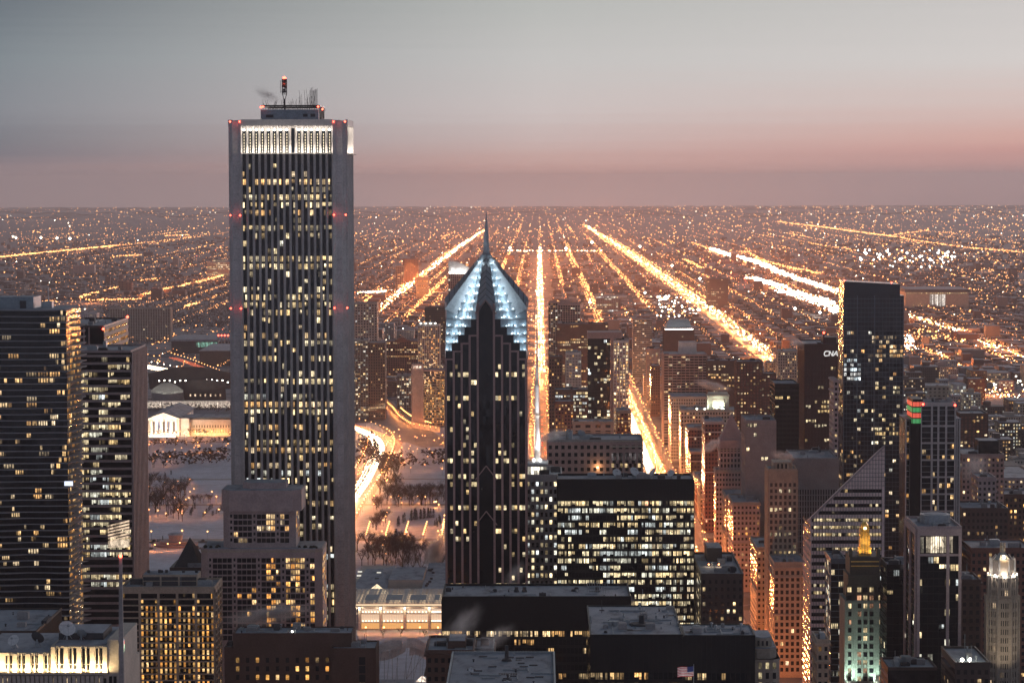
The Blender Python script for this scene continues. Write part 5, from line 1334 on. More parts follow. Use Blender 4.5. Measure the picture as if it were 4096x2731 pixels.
    for i in range(n):
        t=i/n; s=(x1-x0)/2*(1-t*.93); cx,cy_=(x0+x1)/2,d+11; mb.box(cx-s,cx+s,cy_-s*.95,cy_+s*.95,z+(za-z)*t,z+(za-z)*(i+1)/n+.01*i)
    mb.cyl((x0+x1)/2,d+11,za,ZV(411,d+11),.6,.05,6); mb.build('pyramid_roof','rose',r)
    mb=MB()
    for v in (449,462,470.5): mb.box(x0-.9,x1+.9,d-.9,d+22.9,ZV(v+1.2,d),ZV(v,d))
    mb.build('cornice','beige',r)
    B('wide shoulder of the pyramid tower with rows of square windows',716,747,470.5,d-3,28,pch(fh=4,bay=2.6,ww=.55,p=.05),core='rose',frame='beige',name='stone_block',units=2,indiv=20)
    # floodlit cube
    d=2970; r,x0,x1,y0,y1,z=B('white stone office block carrying a floodlit cube',681,741,410,d,40,pch(fh=4,bay=3,p=.06),core='lime',frame='lime',name='cube_topped_block',indiv=10,units=6)
    q0,q1=XU(707.5,d+5),XU(729,d+5); zc=ZV(393,d+5); mb=MB(); mb.box(q0,q1,d+5,d+22,z,zc-2); mb.box(q0+1,q1-1,d+6,d+21,zc-2.02,zc); mb.build('cube','cubegreen',r); mb=MB(); mb.box(q0-.6,q1+.6,d+4.4,d+22.6,zc-3.2,zc-2.2); mb.box(q0+5,q1-5,d+4.8,d+4.98,z+2,zc-6); mb.build('cornice','lime',r)
    for u in (696,702,714,724): p=(XU(u,d+1),d+1.5,z+1.5); spot((p[0],p[1]-1,p[2]),(XU(718,d+5),d+8,z+8),14000,(.95,1,.78),80)
    for u in (697,705): mb=MB(); mb.ball(XU(u,d+1),d+1.5,z+1.6,.9,0,8,5); mb.build('floodlight','whitelamp',r)
    B('dark mansard-roofed block in front of the floodlit cube',688,706,428,2840,50,pch(p=.06),core='redbrick',frame='beige',name='mansard_block',units=3,indiv=10)
    B('dark red brick hall outlined in pale stone',705,724,422,2545,50,pch(p=.04),core='redbrick',frame='whitef',name='mansard_block',units=2,indiv=8)
    B('broad grey office block with white roof lamp right of the pyramid tower',746,776,421,2200,50,o(p=.12),frame='grey',core='grey',name='office_block',indiv=30,units=5)
    B('low brown arcade block below the mansard roof',690.5,719,452,2790,40,pch(p=.10,pal='amber'),core='brick',frame='beige',name='brick_block',units=3,indiv=8)
    B('pale hotel block with many dark windows facing the bright avenue',671,708,397,3195,60,pch(fh=3.6,bay=2.8,p=.10,pal='amber',ps=.4),core='lime',frame='lime',name='hotel_block',indiv=20,units=5)
    r,x0,x1,y0,y1,z=B('curved concrete-framed apartment tower with bright side wall',664,707,354.5,3390,60,band(p=.16,pal='office',fh=3.2,sp=1.3,pier=.5,po=.6,bay=5,ps=.3),core='black',frame='pinkc',name='framed_apartment_tower',indiv=60,units=2)
    penthouse(r,XU(679,3402),XU(696.5,3402),3402,3424,z,ZV(342,3402),'white')
    r,x0,x1,y0,y1,z=B('brown tower with a cut-off pyramid roof lit along its eaves',664,694,329,3700,34,h(p=.05,fh=3.4,sp=1.6),core='brick',frame='brick',name='cut_pyramid_tower',indiv=15,units=0)
    mb=MB(); c=(x0+x1)/2; zt=ZV(319.5,3710); A=[(x0+1,3701),(x1-1,3701),(x1-1,3732),(x0+1,3732)]; Bq=[(x0+7,3709),(x1-7,3709),(x1-7,3722),(x0+7,3722)]; mb.prism(A,z,zt,0,0,Bq); mb.build('pyramid_roof','metal',r)
    strip((c,3699.2,z+.4),(c,3704,z+4),x1-x0-3,.5,9000,(.95,1,.95)); mb=MB(); mb.box(x0+1,x1-1,3699.6,3700.4,z+.1,z+.5); mb.build('eave_lamp','whitelamp',r)
    B('slim grey tower with banded floors right of the bright window grid',633,652,319,4560,34,band(p=.2,pal='mix'),core='black',frame='grey',name='banded_apartment_tower',indiv=40,units=5)
    B('narrow beige tower behind the curved apartment tower',647,660,349,3925,34,h(p=.25),core='grey',frame='pinkc',name='apartment_tower',indiv=15,units=3)
    B('slender brick tower leaning over the bright avenue',651,660,366,3790,40,pch(p=.12,pal='amber'),core='brick',frame='brick',name='brick_tower',indiv=10,units=2)
    B('dark wide slab of small windows in the haze behind the curved tower',708,737,361,3300,34,o(p=.16,fh=3.2,pal='warm'),core='brick',frame='brick',name='apartment_slab',indiv=15,units=4)
    B('red brick tower full of warm windows with a pinkish lit roof sign',737,762.5,362,2700,34,h(p=.34,pier=1.4,po=.3,sp=1.3),core='redbrick',frame='brick',name='brick_tower',indiv=60,units=4)
    B('brick block of warm windows beyond the broad grey office block',758,776,374,2800,30,h(p=.28,pier=1.,po=.3,sp=1.2),core='redbrick',frame='brick',name='brick_tower',indiv=15,units=3)
    # essex pair
    r,x0,x1,y0,y1,z=B('black glass half of a twin tower under a pale roof frame',588,610,338,2860,30,h(p=.22,pal='cool',pier=.15,po=.1,sp=.4,so=.1,fh=3.2,ps=.3),frame='black',name='black_glass_tower',indiv=70,units=0)
    mb=MB(); mb.box(XU(587.6,2858),XU(622,2858),2858,2888,z,ZV(332,2858)); mb.box(XU(610.5,2858),XU(613.5,2858),2858,2859,0,z); mb.build('roof_frame','pinkc',r)
    B('bright grid of warm windows, the other half of the twin tower',613.5,628.5,341,2856,28,h(p=.80,pal='warm',br=1.3,pier=.9,po=.3,sp=.8,fh=3.1,bay=3),core='pinkc',frame='white',name='bright_window_tower',indiv=100,units=3)
    B('windowless beige wall block glowing orange beside the avenue',573,613,422,2500,30,S('punch',fh=5,bay=8,p=.0),core='tan',frame='tan',name='blank_wall_block',units=4)
    B('brick block with amber windows at the avenue corner',617,631,411,2520,30,pch(p=.4,pal='amber',fh=3.4),core='redbrick',frame='tan',name='brick_block',indiv=15,units=3)
    B('brick block with rows of amber windows behind the blank wall',555,573.5,402,2650,30,pch(p=.5,pal='amber',fh=3.3,br=.9),core='redbrick',frame='redbrick',name='brick_block',indiv=30,units=5)
    B('long office block with greenish lit top floors',555,588,390,2800,30,o(p=.55,pal='cool',fh=3.3),core='brick',frame='darkbrown',name='office_block',indiv=30,units=6)
    B('tall narrow brown tower rising left of the pale grid tower',549,562,357,3000,24,pch(p=.16,pal='amber'),core='brick',frame='brick',name='brick_tower',indiv=10,units=2)
    B('pale grid-fronted tower beside the narrow brown tower',566,581,353,2950,26,h(p=.25,pal='mix'),core='grey',frame='white',name='grid_tower',indiv=20,units=4)
    B('pinkish twin tower nearest the straight avenue',548.5,557.5,302,3900,24,h(p=.3,pal='mix'),core='black',frame='pinkc',name='apartment_tower',indiv=10,units=1)
    r,x0,x1,y0,y1,z=B('pinkish twin tower with a plain boxed roof',558,580,304,3890,26,h(p=.22,pal='mix'),core='black',frame='pinkc',name='apartment_tower',indiv=15,units=1)
    penthouse(r,XU(560,3895),XU(571,3895),3893,3908,z,ZV(299,3893),'pinkc')
    B('broad dark grid slab spanning between the straight and slanting avenues',557,608,324,3600,34,o(p=.22,fh=3.3,pal='warm',bay=3.4),core='brick',frame='brick',name='apartment_slab',indiv=40,units=8)
    # between the pale tower and the chevron tower
    B('beige block of square windows hugging the pale tower',352,377,303,4300,40,pch(p=.2,fh=4,bay=4,pal='cool'),core='beige',frame='beige',name='hospital_block',indiv=20,units=4)
    B('grey grid block below the beige hospital-like block',350,368,340,3800,40,h(p=.3,pal='mix'),core='brick',frame='grey',name='grid_block',indiv=15,units=3)
    B('flat-roofed brown block with one tall lit shaft',368,385,343,3750,40,pch(p=.1),core='brick',frame='brick',name='brick_block',indiv=8,units=3)
    r,x0,x1,y0,y1,z=B('dark red grid block with small gable',386,418,341,4400,40,o(p=.34,pal='warm',fh=3.4,bay=3.4,sp=1.2,pier=1),core='black',frame='redbrick',name='grid_block',indiv=50,units=3)
    mb=MB(); c=(x0+x1)/2; mb.face([(c-12,4399,z+.6),(c+12,4399,z+.6),(c,4399,z+7)]); mb.face([(c-12,4399,z+.6),(c,4399,z+7),(c,4415,z+7),(c-12,4415,z+.6)]); mb.face([(c,4399,z+7),(c+12,4399,z+.6),(c+12,4415,z+.6),(c,4415,z+7)]); mb.build('gable','redbrick',r)
    r,x0,x1,y0,y1,z=B('pale tower with lamps round its roof and glittering windows',418,439.5,325,4100,30,h(p=.45,pal='amber',br=.9),core='brick',frame='white',name='lamp_roof_tower',indiv=40,units=1)
    penthouse(r,x0+1,x1-6,4104,4122,z,ZV(322,4104),'white')
    for i in range(4): p=(x0+4+i*7,4099.5,z+3); mb=MB(); mb.ball(*p,1.0,0,6,4); mb.build('roof_lamp','whitelamp',r)
    B('black tower standing against the left flank of the granite tower',425,447,307,4500,30,h(p=.12),core='black',frame='darkbrown',name='apartment_tower',indiv=10,units=3)
    r,x0,x1,y0,y1,z=B('wide amber-glinting slab with pale fins and a lit stair tower',412,446,370,3640,34,S('grid',fh=3.3,bay=2.6,pier=.5,po=1.0,sp=.9,so=.2,mode='glow',p=.95,pal='amber',br=.95,every=2),core='black',frame='pinkc',name='finned_apartment_slab',indiv=100,units=3)  # amber glints are reflections painted as window emission
    mb=MB(); mb.box(XU(412,3637),XU(423.5,3637),3637,3650,0,ZV(363.5,3637)); o_=mb.build('stair_tower','pinkc',r); w=[]; N=FB((XU(412,3637),3637),(1,0),(0,-1),14)
    for i in range(3): w.append((N.quad(2+i*3.6,4.6+i*3.6,.1,ZV(368,3637),ZV(365.2,3637)),(1.4,1.3,1.1),True))
    add_windows(r,w,3,o_)
    B('small glass-fronted block left of the amber-glinting slab',397,411,375,3900,30,h(p=.35,pal='cool'),core='brick',frame='bluesteel',name='grid_block',indiv=15,units=2)
    # behind the granite tower: curved crown tower
    d=3700; r=thing('curved_crown_tower','slim tower with a glowing curved glass crown behind the granite tower','skyscraper',(XU(459,d),d+15,0))
    x0,x1=XU(448.8,d),XU(469.5,d); z=ZV(272.5,d); mb=MB(); mb.box(x0,x1,d,d+28,0,z); mb.build('wall','brick',r)
    fr=MB(); w=[]; facade(fr,w,FB((x0,d),(1,0),(0,-1),x1-x0),0,z,S('grid',fh=3.2,bay=2.8,pier=.9,po=.4,sp=.8,so=.2,mode='home',p=.14,pal='mix'),ZV(330,d)); fr.build('facade_frame','pink',r); add_windows(r,w,20)
    n=14; mb=MB(); L=MB()
    P=[(x0+(x1-x0)*i/n,d+4*(1-math.sin(math.pi*i/n))) for i in range(n+1)]; zt=[ZV(260.3,d)-(ZV(260.3,d)-z-7)*(i/n)**2.2 for i in range(n+1)]
    for i in range(n):
        mb.face([(P[i][0],P[i][1],z),(P[i+1][0],P[i+1][1],z),(P[i+1][0],P[i+1][1],zt[i+1]),(P[i][0],P[i][1],zt[i])])
        mb.face([(P[i][0],P[i][1]+.6,z),(P[i][0],P[i][1]+.6,zt[i]),(P[i+1][0],P[i+1][1]+.6,zt[i+1]),(P[i+1][0],P[i+1][1]+.6,z)])
        mb.face([(P[i][0],P[i][1],zt[i]),(P[i+1][0],P[i+1][1],zt[i+1]),(P[i+1][0],P[i+1][1]+.6,zt[i+1]),(P[i][0],P[i][1]+.6,zt[i])])
    mb.build('crown','white',r); strip(((x0+x1)/2,d-2.5,z+.3),((x0+x1)/2,d+3,z+5),x1-x0-2,.8,4500,(.92,.97,1))
    for i in range(6): mb=MB(); mb.ball(x0+2+i*(x1-x0-4)/5,d-1.2,z+.8,1.0,0,6,4); mb.build('crown_lamp','whitelamp',r)
    # far landmarks
    B('lone dark office tower standing in the plain of lights',707.5,728,278.5,6900,60,o(p=.2,fh=4.2,bay=4,sp=1.8),core='brick',frame='darkbrown',name='lone_tower',indiv=30,units=2)
    B('far pale ribbed apartment slab low on the plain',72.5,94,265.5,9600,40,S('pier',bay=5,pier=2,po=1,p=.0),core='grey',frame='rose',name='far_slab',units=0,sides=False)
    B('long ribbed housing slab in the dark trees',110,170,308,5600,30,S('pier',bay=5,pier=2,po=1,fh=3,p=.02,mode='home'),core='brick',frame='beige',name='far_slab',units=0)
    B('small floodlit white block beside white yard lamps',81,96.5,313.5,6100,40,S('punch',bay=5,fh=4,p=.3,pal='cool',br=.8,mode='home'),core='stone',frame='stone',name='far_block',units=0)
    B('brightly lit cluster block on the far plain with glowing roof sign',207,231,262,9300,80,S('band',fh=6,bay=9,sp=2.5,so=.5,p=.75,mode='office',pal='office',br=1.3),core='beige',frame='beige',name='far_block',units=0)
    B('glowing sign-roofed tower on the far plain',213,225,259.5,9500,60,S('band',fh=5,bay=9,sp=2.5,so=.5,p=.4,mode='office',pal='office',br=1.),core='beige',frame='grey',name='far_block',units=0)
    B('dim brown tower pair member, far left plain',118,127,281,8200,40,pch(p=.02,fh=6,bay=8),core='brick',frame='brick',name='far_block',units=0)
    B('second dim brown tower on the far left plain',125,131.5,282.5,8000,40,pch(p=.02,fh=6,bay=8),core='brick',frame='brick',name='far_block',units=0)
    B('far beige slab left of the curved glowing crown',402.5,418.5,259,8600,40,pch(p=.02,fh=6,bay=8),core='brick',frame='brick',name='far_slab',units=0)
    B('far slab with red-lit floors by the diagonal avenue',416,428,277.5,7600,40,S('band',fh=6,bay=10,sp=3,so=.5,p=.3,mode='office',pal='amber'),core='tan',frame='tan',name='far_slab',units=0)
    B('far slim grid tower by the diagonal avenue',395.5,403.5,266,8000,40,h(p=.2,fh=5,bay=6),core='brick',frame='tan',name='far_slab',units=0)
    B('far office with rows of lit windows among the avenues',596,618,295.5,6700,40,o(p=.5,fh=4.5,bay=5,pal='cool'),core='brick',frame='grey',name='far_block',units=2)
    B('pale block with dotted windows beyond the dark red office block',778,799,351,3600,40,pch(p=.3,fh=3.6),core='beige',frame='beige',name='grid_block',indiv=10,units=3)
    B('tall brick slab with lit rows in the dim blocks far right',960,988,414,2400,36,h(p=.18,pier=1.2),core='redbrick',frame='brick',name='brick_tower',indiv=20,units=3)
    r,x0,x1,y0,y1,z=B('flat white-roofed block with black penthouse among the dim blocks far right',962,1004,455,1950,50,pch(p=.12),core='pinkc',frame='pinkc',name='brick_block',indiv=8,units=3)
    penthouse(r,XU(979,1962),XU(999,1962),1962,1982,z,z+9,'black')
    B('dim block with one lit doorway column far right',978,996,478,1850,30,pch(p=.2),core='rose',frame='rose',name='brick_block',units=2)
    B('brick mid-rise by the expressway ramp, far right',968,985,379,3900,40,h(p=.3),core='brick',frame='brick',name='brick_block',units=2)
    B('long low warehouse with white lit yard, far right',906,955,386,3900,60,S('punch',fh=5,bay=6,p=.3,pal='cool',mode='home'),core='lime',frame='lime',name='warehouse',units=3)
    B('lit glass-fronted shed at the end of the warehouse row',954,966,384.5,3850,50,S('band',fh=5,bay=4,sp=1,so=.3,p=.9,pal='cool',mode='home'),core='stone',frame='stone',name='warehouse',units=1)
    # left of the wavy tower's neighbour, seen over the park
M['cubegreen']=mat('pale_cube_stone',(.5,.5,.42),.8)
M['pinkc']=mat('pinkish_concrete',(.32,.24,.22),.8)
many()
# ---------------------------------------------------------------- museum, stadium, halls
def museum():
    d=3500; root=thing('columned_museum','floodlit white museum with columned portico, pediment and snowy roof','museum',(XU(163,d),d+60,0))
    x0,x1=XU(148.5,d),XU(178.5,d); k=d/F; zp=ZV(418.5,d); zt=ZV(412.3,d)
    mb=MB(); mb.box(x0,x1,d+6,d+150,0,zp); mb.box(XU(130,d),x0-.1,d+14,d+70,0,ZV(419,d)); mb.box(x1+.1,XU(188,d),d+10,d+70,0,ZV(418,d)); mb.box(XU(188,d)+.1,XU(240,d),d+16,d+70,0,ZV(419.5,d)); mb.build('wall','stone',root)
    mb=MB(); mb.box(x0-1,x1+1,d-1,d+6,zp,zp+1.6); cx=(x0+x1)/2
    b=len(mb.v); mb.v.extend([(x0-1,d-1,zp+1.6),(x1+1,d-1,zp+1.6),(cx,d-1,zt+1),(x0-1,d+30,zp+1.6),(x1+1,d+30,zp+1.6),(cx,d+30,zt+1)]); 
    for q in ((0,1,2),(5,4,3)): mb.f.append(tuple(b+i for i in q)); mb.m.append(0); mb.c.append((0,0,0))
    mb.build('pediment','stone',root)
    mb=MB()
    for q in ((0,2,5,3),(2,1,4,5)): mb.face([mb_ for mb_ in [[(x0-1.4,d-1.2,zp+1.7),(x1+1.4,d-1.2,zp+1.7),(cx,d-1.2,zt+1.2),(x0-1.4,d+160,zp+1.7),(x1+1.4,d+160,zp+1.7),(cx,d+160,zt+1.2)][i] for i in q]])
    mb.build('roof','snow',root)
    mb=MB(); mb.box(XU(130,d),x0-.4,d+14,d+70,ZV(419,d),ZV(419,d)+.4); mb.box(x1+.4,XU(240,d),d+16,d+70,ZV(418,d),ZV(418,d)+.4); mb.build('flat_roof','snow',root)
    for i in range(6):
        mb=MB(); xx=x0+3+i*(x1-x0-6)/5; mb.cyl(xx,d+.8,0,zp,1.15,.95,10); mb.build('column','stone',root)
    mb=MB(); mb.box(x0+1,x1-1,d-14,d+1,0,1.5); mb.box(x0+2,x1-2,d-10,d+1,1.5,3); mb.build('steps','snow',root)
    for i in range(5):
        mb=MB(); xx=x0+5.5+i*(x1-x0-6)/5; mb.box(xx-1.1,xx+1.1,d+5.2,d+5.9,5,zp-3); mb.build('banner','bannerblue' if i%2 else 'tarroof',root)
    strip((cx,d-16,5),(cx,d+2,13),x1-x0,1,150000*MUS,(1,.80,.55)); strip((XU(208,d),d+9,.8),(XU(208,d),d+16,9),XU(232,d)-XU(190,d),1,20000*MUS,(1,.50,.14)); strip((XU(139,d),d+9,.8),(XU(139,d),d+14,9),10,1,16000*MUS,(1,.75,.45))
    w=[]; N=FB((XU(190,d),d+16),(1,0),(0,-1),60)
    for i in range(15):
        s=2+i*3.3
        for zz,hh in ((10.5,3.2),(4.2,4.8)):
            if s<52: w.append((N.quad(s,s+1.5,.12,zz,zz+hh),(.9,.5,.16) if zz<8 else (.03,.015,.01),True))
    add_windows(root,w,30)
M['bannerblue']=mat('museum_banner',(.10,.14,.25),.8)
MUS=.5
museum()
def stadium():
    d=3960; root=thing('bowl_stadium','grey steel stadium bowl sweeping over an old colonnade, beyond the museum','stadium',(XU(190,d),d+80,0))
    xa,xb=XU(142,d),XU(232,d); n=26
    def arc(x0,x1,yb,bul,z0,z1a,z1b,lean,m,name):
        mb=MB(); pr=None
        for i in range(n+1):
            t=i/n; x=x0+(x1-x0)*t; y=yb-bul*math.sin(math.pi*t); zt=z1a+(z1b-z1a)*math.sin(math.pi*(.1+.8*t))
            c=[(x,y,z0),(x,y-lean,zt),(x,y-lean+5,zt),(x,y+8,z0)]
            if pr:
                for j in range(4): k=(j+1)%4; mb.face([pr[j],c[j],c[k],pr[k]])
            pr=c
        return mb.build(name,m,root)
    arc(XU(150,d),XU(182,d),d+20,6,8,18,34,8,'metal','lower_stand'); arc(XU(180,d+10),XU(224,d+10),d+30,8,8,30,38,10,'tarroof','upper_stand'); arc(XU(143,d+120),XU(229,d+120),d+190,14,12,30,46,14,'tarroof','far_stand')
    mb=MB(); mb.box(xa,xb,d+2,d+14,0,9); mb.build('colonnade_wall','stone',root)
    for i in range(22): mb=MB(); mb.cyl(xa+3+i*(xb-xa-6)/21,d-1,0,9,.8,.8,8); mb.build('column','stone',root)
    strip(((xa+xb)/2,d-7,.6),((xa+xb)/2,d+2,5),xb-xa,1,14000,(1,.88,.7)); mb=MB()
    for i in range(14): mb.ball(XU(145,d)+i*7.6,d+150,26+U(-2,2),1.0,0,6,4)
    mb.build('stand_lamp','whitelamp',root)
    w=[]; N=FB((XU(188,d),d+19),(1,0),(0,-1),50)
    for i in range(7): w.append((N.quad(i*7,i*7+2,.2,14,17),(1.1,.8,.5),True))
    add_windows(root,w,7)
    # lit exposition hall and hangar-like roofs farther down the shore
    h=thing('exposition_hall','long exposition hall with flat snowy roof and a green-lit glass wall','hall',(XU(205,5200),5250,0))
    x0,x1=XU(172,5200),XU(240,5200); z=ZV(340,5200); mb=MB(); mb.box(x0,x1,5200,5360,0,z); mb.build('wall','tarroof',h); mb=MB(); mb.box(x0-3,x1+3,5195,5365,z,z+3); mb.build('roof','snow',h); w=[]; N=FB((XU(196,5200),5200),(1,0),(0,-1),80)
    for i in range(10): w.append((N.quad(i*4,i*4+3.6,.2,z-11,z-2),(.25,.55,.42),True))
    add_windows(h,w,10)
    for i in range(4): mb=MB(); xx=XU(219+i*3.2,5150); mb.cyl(xx,5150,0,z+12,1.2,1.0,8); o=mb.build('roof_pylon','grey',h); mb=MB(); mb.ball(xx,5149,z+13,1.6,0,6,4); mb.build('beacon','redlamp',h,o)
    h2=thing('lower_hall','low wide hall with snow-dusted roof along the rail cut','hall',(XU(215,4900),4950,0)); x0,x1=XU(200,4850),XU(240,4850); z=ZV(350,4850); mb=MB(); mb.box(x0,x1,4850,5050,0,z); mb.build('wall','brick',h2); mb=MB(); mb.box(x0-1,x1+1,4849,5051,z,z+1); mb.build('roof','snowdirty',h2)
    # ball park on the right
    d=6900; s=thing('ball_park','ball park with pale arched walls and a bright white glass entrance','stadium',(XU(935,d),d+60,0)); x0,x1=XU(905,d),XU(968,d); z=ZV(290,d); mb=MB(); mb.box(x0,x1,d,d+140,0,z-6); mb.build('wall','tan',s); mb=MB(); mb.box(x0-2,x1+2,d-4,d+160,z-6,z); mb.build('upper_stand','tarroof',s); mb=MB(); mb.box(x0+3,x1,d,d+160,z,z+1); mb.build('roof','snowdirty',s); w=[]; N=FB((x0,d),(1,0),(0,-1),x1-x0)
    for i in range(9): w.append((N.quad(58+i*4.2,61.6+i*4.2,.3,4,z-12),(1.1,1.05,.95),True))
    for i in range(26): w.append((N.quad(4+i*5.6,7+i*5.6,.3,z-10,z-8),(.9,.75,.35),True))
    for i in range(8): w.append((N.quad(18+i*4,20+i*4,.3,8+(i%3)*5,10+(i%3)*5),(1,.7,.3),True))
    add_windows(s,w,43)
stadium()
def glass_hall():
    d=1990; root=thing('glowing_glass_hall','glowing three-storey glass museum hall with louvred canopy roof','museum',(XU(400,d),d+30,0))
    x0,x1=XU(352,d),XU(442,d); z=ZV(606,d); zc=ZV(604.5,d); k=d/F
    mb=MB(); mb.box(x0,x1,d+4,d+60,0,z); mb.build('wall','stone',root)
    cu=[357.3,378.5,402.7,427.5,441]
    for u in cu[:-1]:
        mb=MB(); xx=XU(u+1,d); mb.box(xx-.8,xx+.8,d+.2,d+4.2,0,z); mb.build('column','stone',root)
    mb=MB(); mb.box(x0,x1+.5,d+1,d+4,z-1.6,z); mb.box(x0,x1,d+1.5,d+4,11.3,12.1); mb.box(x0,x1,d+1.5,d+4,5.25,5.85); mb.build('beam','stone',root)
    for i,(a,b) in enumerate(zip(cu,cu[1:])):
        xa,xb=XU(a+2.6,d),XU(b-.5,d)
        for z0,z1,m_ in ((.8,5.2,'hall_base'),(5.9,11.2,'hall_curtain'),(12.2,z-1.9,'hall_upper')):
            mb=MB(); n=max(3,int((xb-xa)/1.5))
            for j in range(n): p=xa+(xb-xa)*j/n; q=xa+(xb-xa)*(j+.94)/n; mb.face([(p,d+3.7,z0),(q,d+3.7,z0),(q,d+3.7,z1),(p,d+3.7,z1)])
            mb.build('glazing',m_,root)
            for j in range(6 if m_!='hall_base' else 0):
                mb=MB(); mb.ball(xa+(xb-xa)*(j+.5)/6,d+3.1,z0+.5,.34,0,6,4); mb.build('ceiling_lamp','lampbulb2',root)
    # louvred canopy
    zr=zc+1.8; cn=MB()
    for i in range(64):
        xx=x0-1+i*(x1-x0+3)/63; b_=U(.08,.5); cn.box(xx-b_,xx+b_,d-3,d+66,zr,zr+.7)
    for j in range(8): yy=d-2+j*9.5; cn.box(x0-1,x1+2,yy,yy+.4,zr-.5,zr-.02)
    cn.build('louvre_canopy','white',root)
    mb=MB()
    for a,b in zip(cu,cu[1:]):
        xa,xb=XU(a+5.5,d),XU(b-3,d)
        if xb-xa>2: mb.box(xa,xb,d+8,d+34,zr+.72,zr+.9)
    mb.build('canopy_panel','bluesteel',root)
    mb=MB(); mb.box(x0+.3,x1-.3,d+4.3,d+59.7,z,z+.2); mb.build('glass_roof','rooflit',root)
    for i in range(4):
        p=(XU(cu[i]+1,d),d-.8,z-.8); mb=MB(); mb.ball(*p,.55,0,8,5); mb.build('lamp','whitelamp',root); point((p[0],p[1]-1,p[2]),1500,(1,.75,.42),.3)
    # older galleries behind
    g=thing('gallery_block','low gallery with snowy hipped roof, skylights and glazed gable behind the glass hall','museum',(XU(385,2120),2150,0)); a,b=XU(350,2110),XU(386,2110); zb=ZV(588,2110); zt=ZV(568,2200)
    mb=MB(); mb.box(a,b,2110,2240,0,zb); mb.box(b+.1,XU(421,2110),2130,2200,0,ZV(583,2110)); mb.box(XU(421,2110)+.1,XU(447,2110),2100,2240,0,ZV(586,2110)); mb.build('wall','lime',g)
    mb=MB(); c=(a+b)/2; mb.face([(a,2110,zb),(b,2110,zb),(b-8,2200,zt),(a+6,2200,zt)]); mb.face([(b,2110,zb),(b,2240,zb),(b-8,2200,zt)]); mb.box(b+.4,XU(421,2110)-.3,2130,2200,ZV(583,2110),ZV(583,2110)+.3); mb.box(XU(421,2110)+.3,XU(447,2110)-.3,2100,2240,ZV(586,2110),ZV(586,2110)+.3); mb.build('roof','snow',g)
    for u,v in ((359,571),(378,572),(358,575),(376,578)):
        t=(588-v)/20; yy=2110+90*t; xx=XU(u,yy); zz=zb+(zt-zb)*t; mb=MB(); mb.box(xx-1.6,xx+1.6,yy-1.5,yy+1.5,zz-.3,zz+.5); mb.build('skylight','skylit' if u!=376 else 'tarroof',g)
    w=[]; xx=XU(376,2108); mb=MB(); mb.face([(xx-9,2108,zb-3),(xx+9,2108,zb-3),(xx,2108,zb+4)],0,(1.2,.95,.6)); mb.build('glazed_gable','win',g)
    mb=MB(); mb.cyl(XU(422,2210),2210,0,ZV(566,2210),3.2,3.0,12); mb.build('chimney','redbrick',g)
    for i in range(9): mb=MB(); xx=XU(U(424,431),2150); yy=U(2110,2200); mb.box(xx-1,xx+1,yy,yy+2,ZV(586,2110),ZV(586,2110)+1.6); mb.build('roof_unit','tarroof',g)
M['hall_base']=emit('hall_base_glow',(1,.50,.15),.75); M['hall_curtain']=emit('hall_curtain_glow',(1,.70,.46),.72); M['hall_upper']=emit('hall_upper_glow',(1,.76,.55),.62); M['lampbulb2']=emit('hall_lamp',(1,.85,.6),5)
M['rooflit']=emit('roof_light_wells',(1,.72,.45),.85); M['skylit']=emit('skylight_glow',(1,.95,.8),.8)
glass_hall()
def pavilion():
    d=1800; root=thing('band_shell','open-air band shell with curling steel ribbons and a pipe trellis over a snowy lawn','pavilion',(XU(405,d),d,0))
    mb=MB()
    def ribbon(pts,w,h):
        for p,q in zip(pts,pts[1:]):
            mb.face([p,q,(q[0],q[1]+w,q[2]+h),(p[0],p[1]+w,p[2]+h)]); mb.face([(p[0],p[1]+w,p[2]+h),(q[0],q[1]+w,q[2]+h),q,p])
    for (u0,v0,u1,v1,s) in ((405,647,425,655,1),(374,660,404,652,-1),(408,655,426,662,1),(374,655,400,650,1)):
        pts=[]
        for i in range(9): t=i/8; u=u0+(u1-u0)*t; v=v0+(v1-v0)*t-3*math.sin(math.pi*t)*s; pts.append((XU(u,d),d+6*t,ZV(v,d)))
        ribbon(pts,6,5)
    mb.build('steel_ribbon','dish',root); mb=MB()
    for i in range(7):
        pr=None
        for j in range(11):
            t=j/10; p=(XU(374+i*8.5+(t-.5)*4,d+60*t),d-40+120*t,4+14*math.sin(math.pi*t))
            if pr: mb.bar(pr,p,.25)
            pr=p
    for u in (383,391,396,405,410,419): mb.bar((XU(u,d-6),d-6,0),(XU(u,d-6),d-6,ZV(655,d)),.2)
    for u0,u1 in ((405,412),(412,419),(405,424)): mb.bar((XU(u0,d-6),d-6,0),(XU(u1,d-6),d-6,ZV(651,d)),.2)
    mb.build('trellis_pipe','metal',root)
    mb=MB(); mb.box(XU(374,d-30),XU(412,d-30),d-40,d-12,.5,1.2); mb.build('lawn_snow','snow',root)
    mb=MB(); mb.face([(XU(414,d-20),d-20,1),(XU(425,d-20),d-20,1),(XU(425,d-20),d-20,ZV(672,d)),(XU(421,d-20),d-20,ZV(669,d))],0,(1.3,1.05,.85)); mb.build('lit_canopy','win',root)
pavilion()
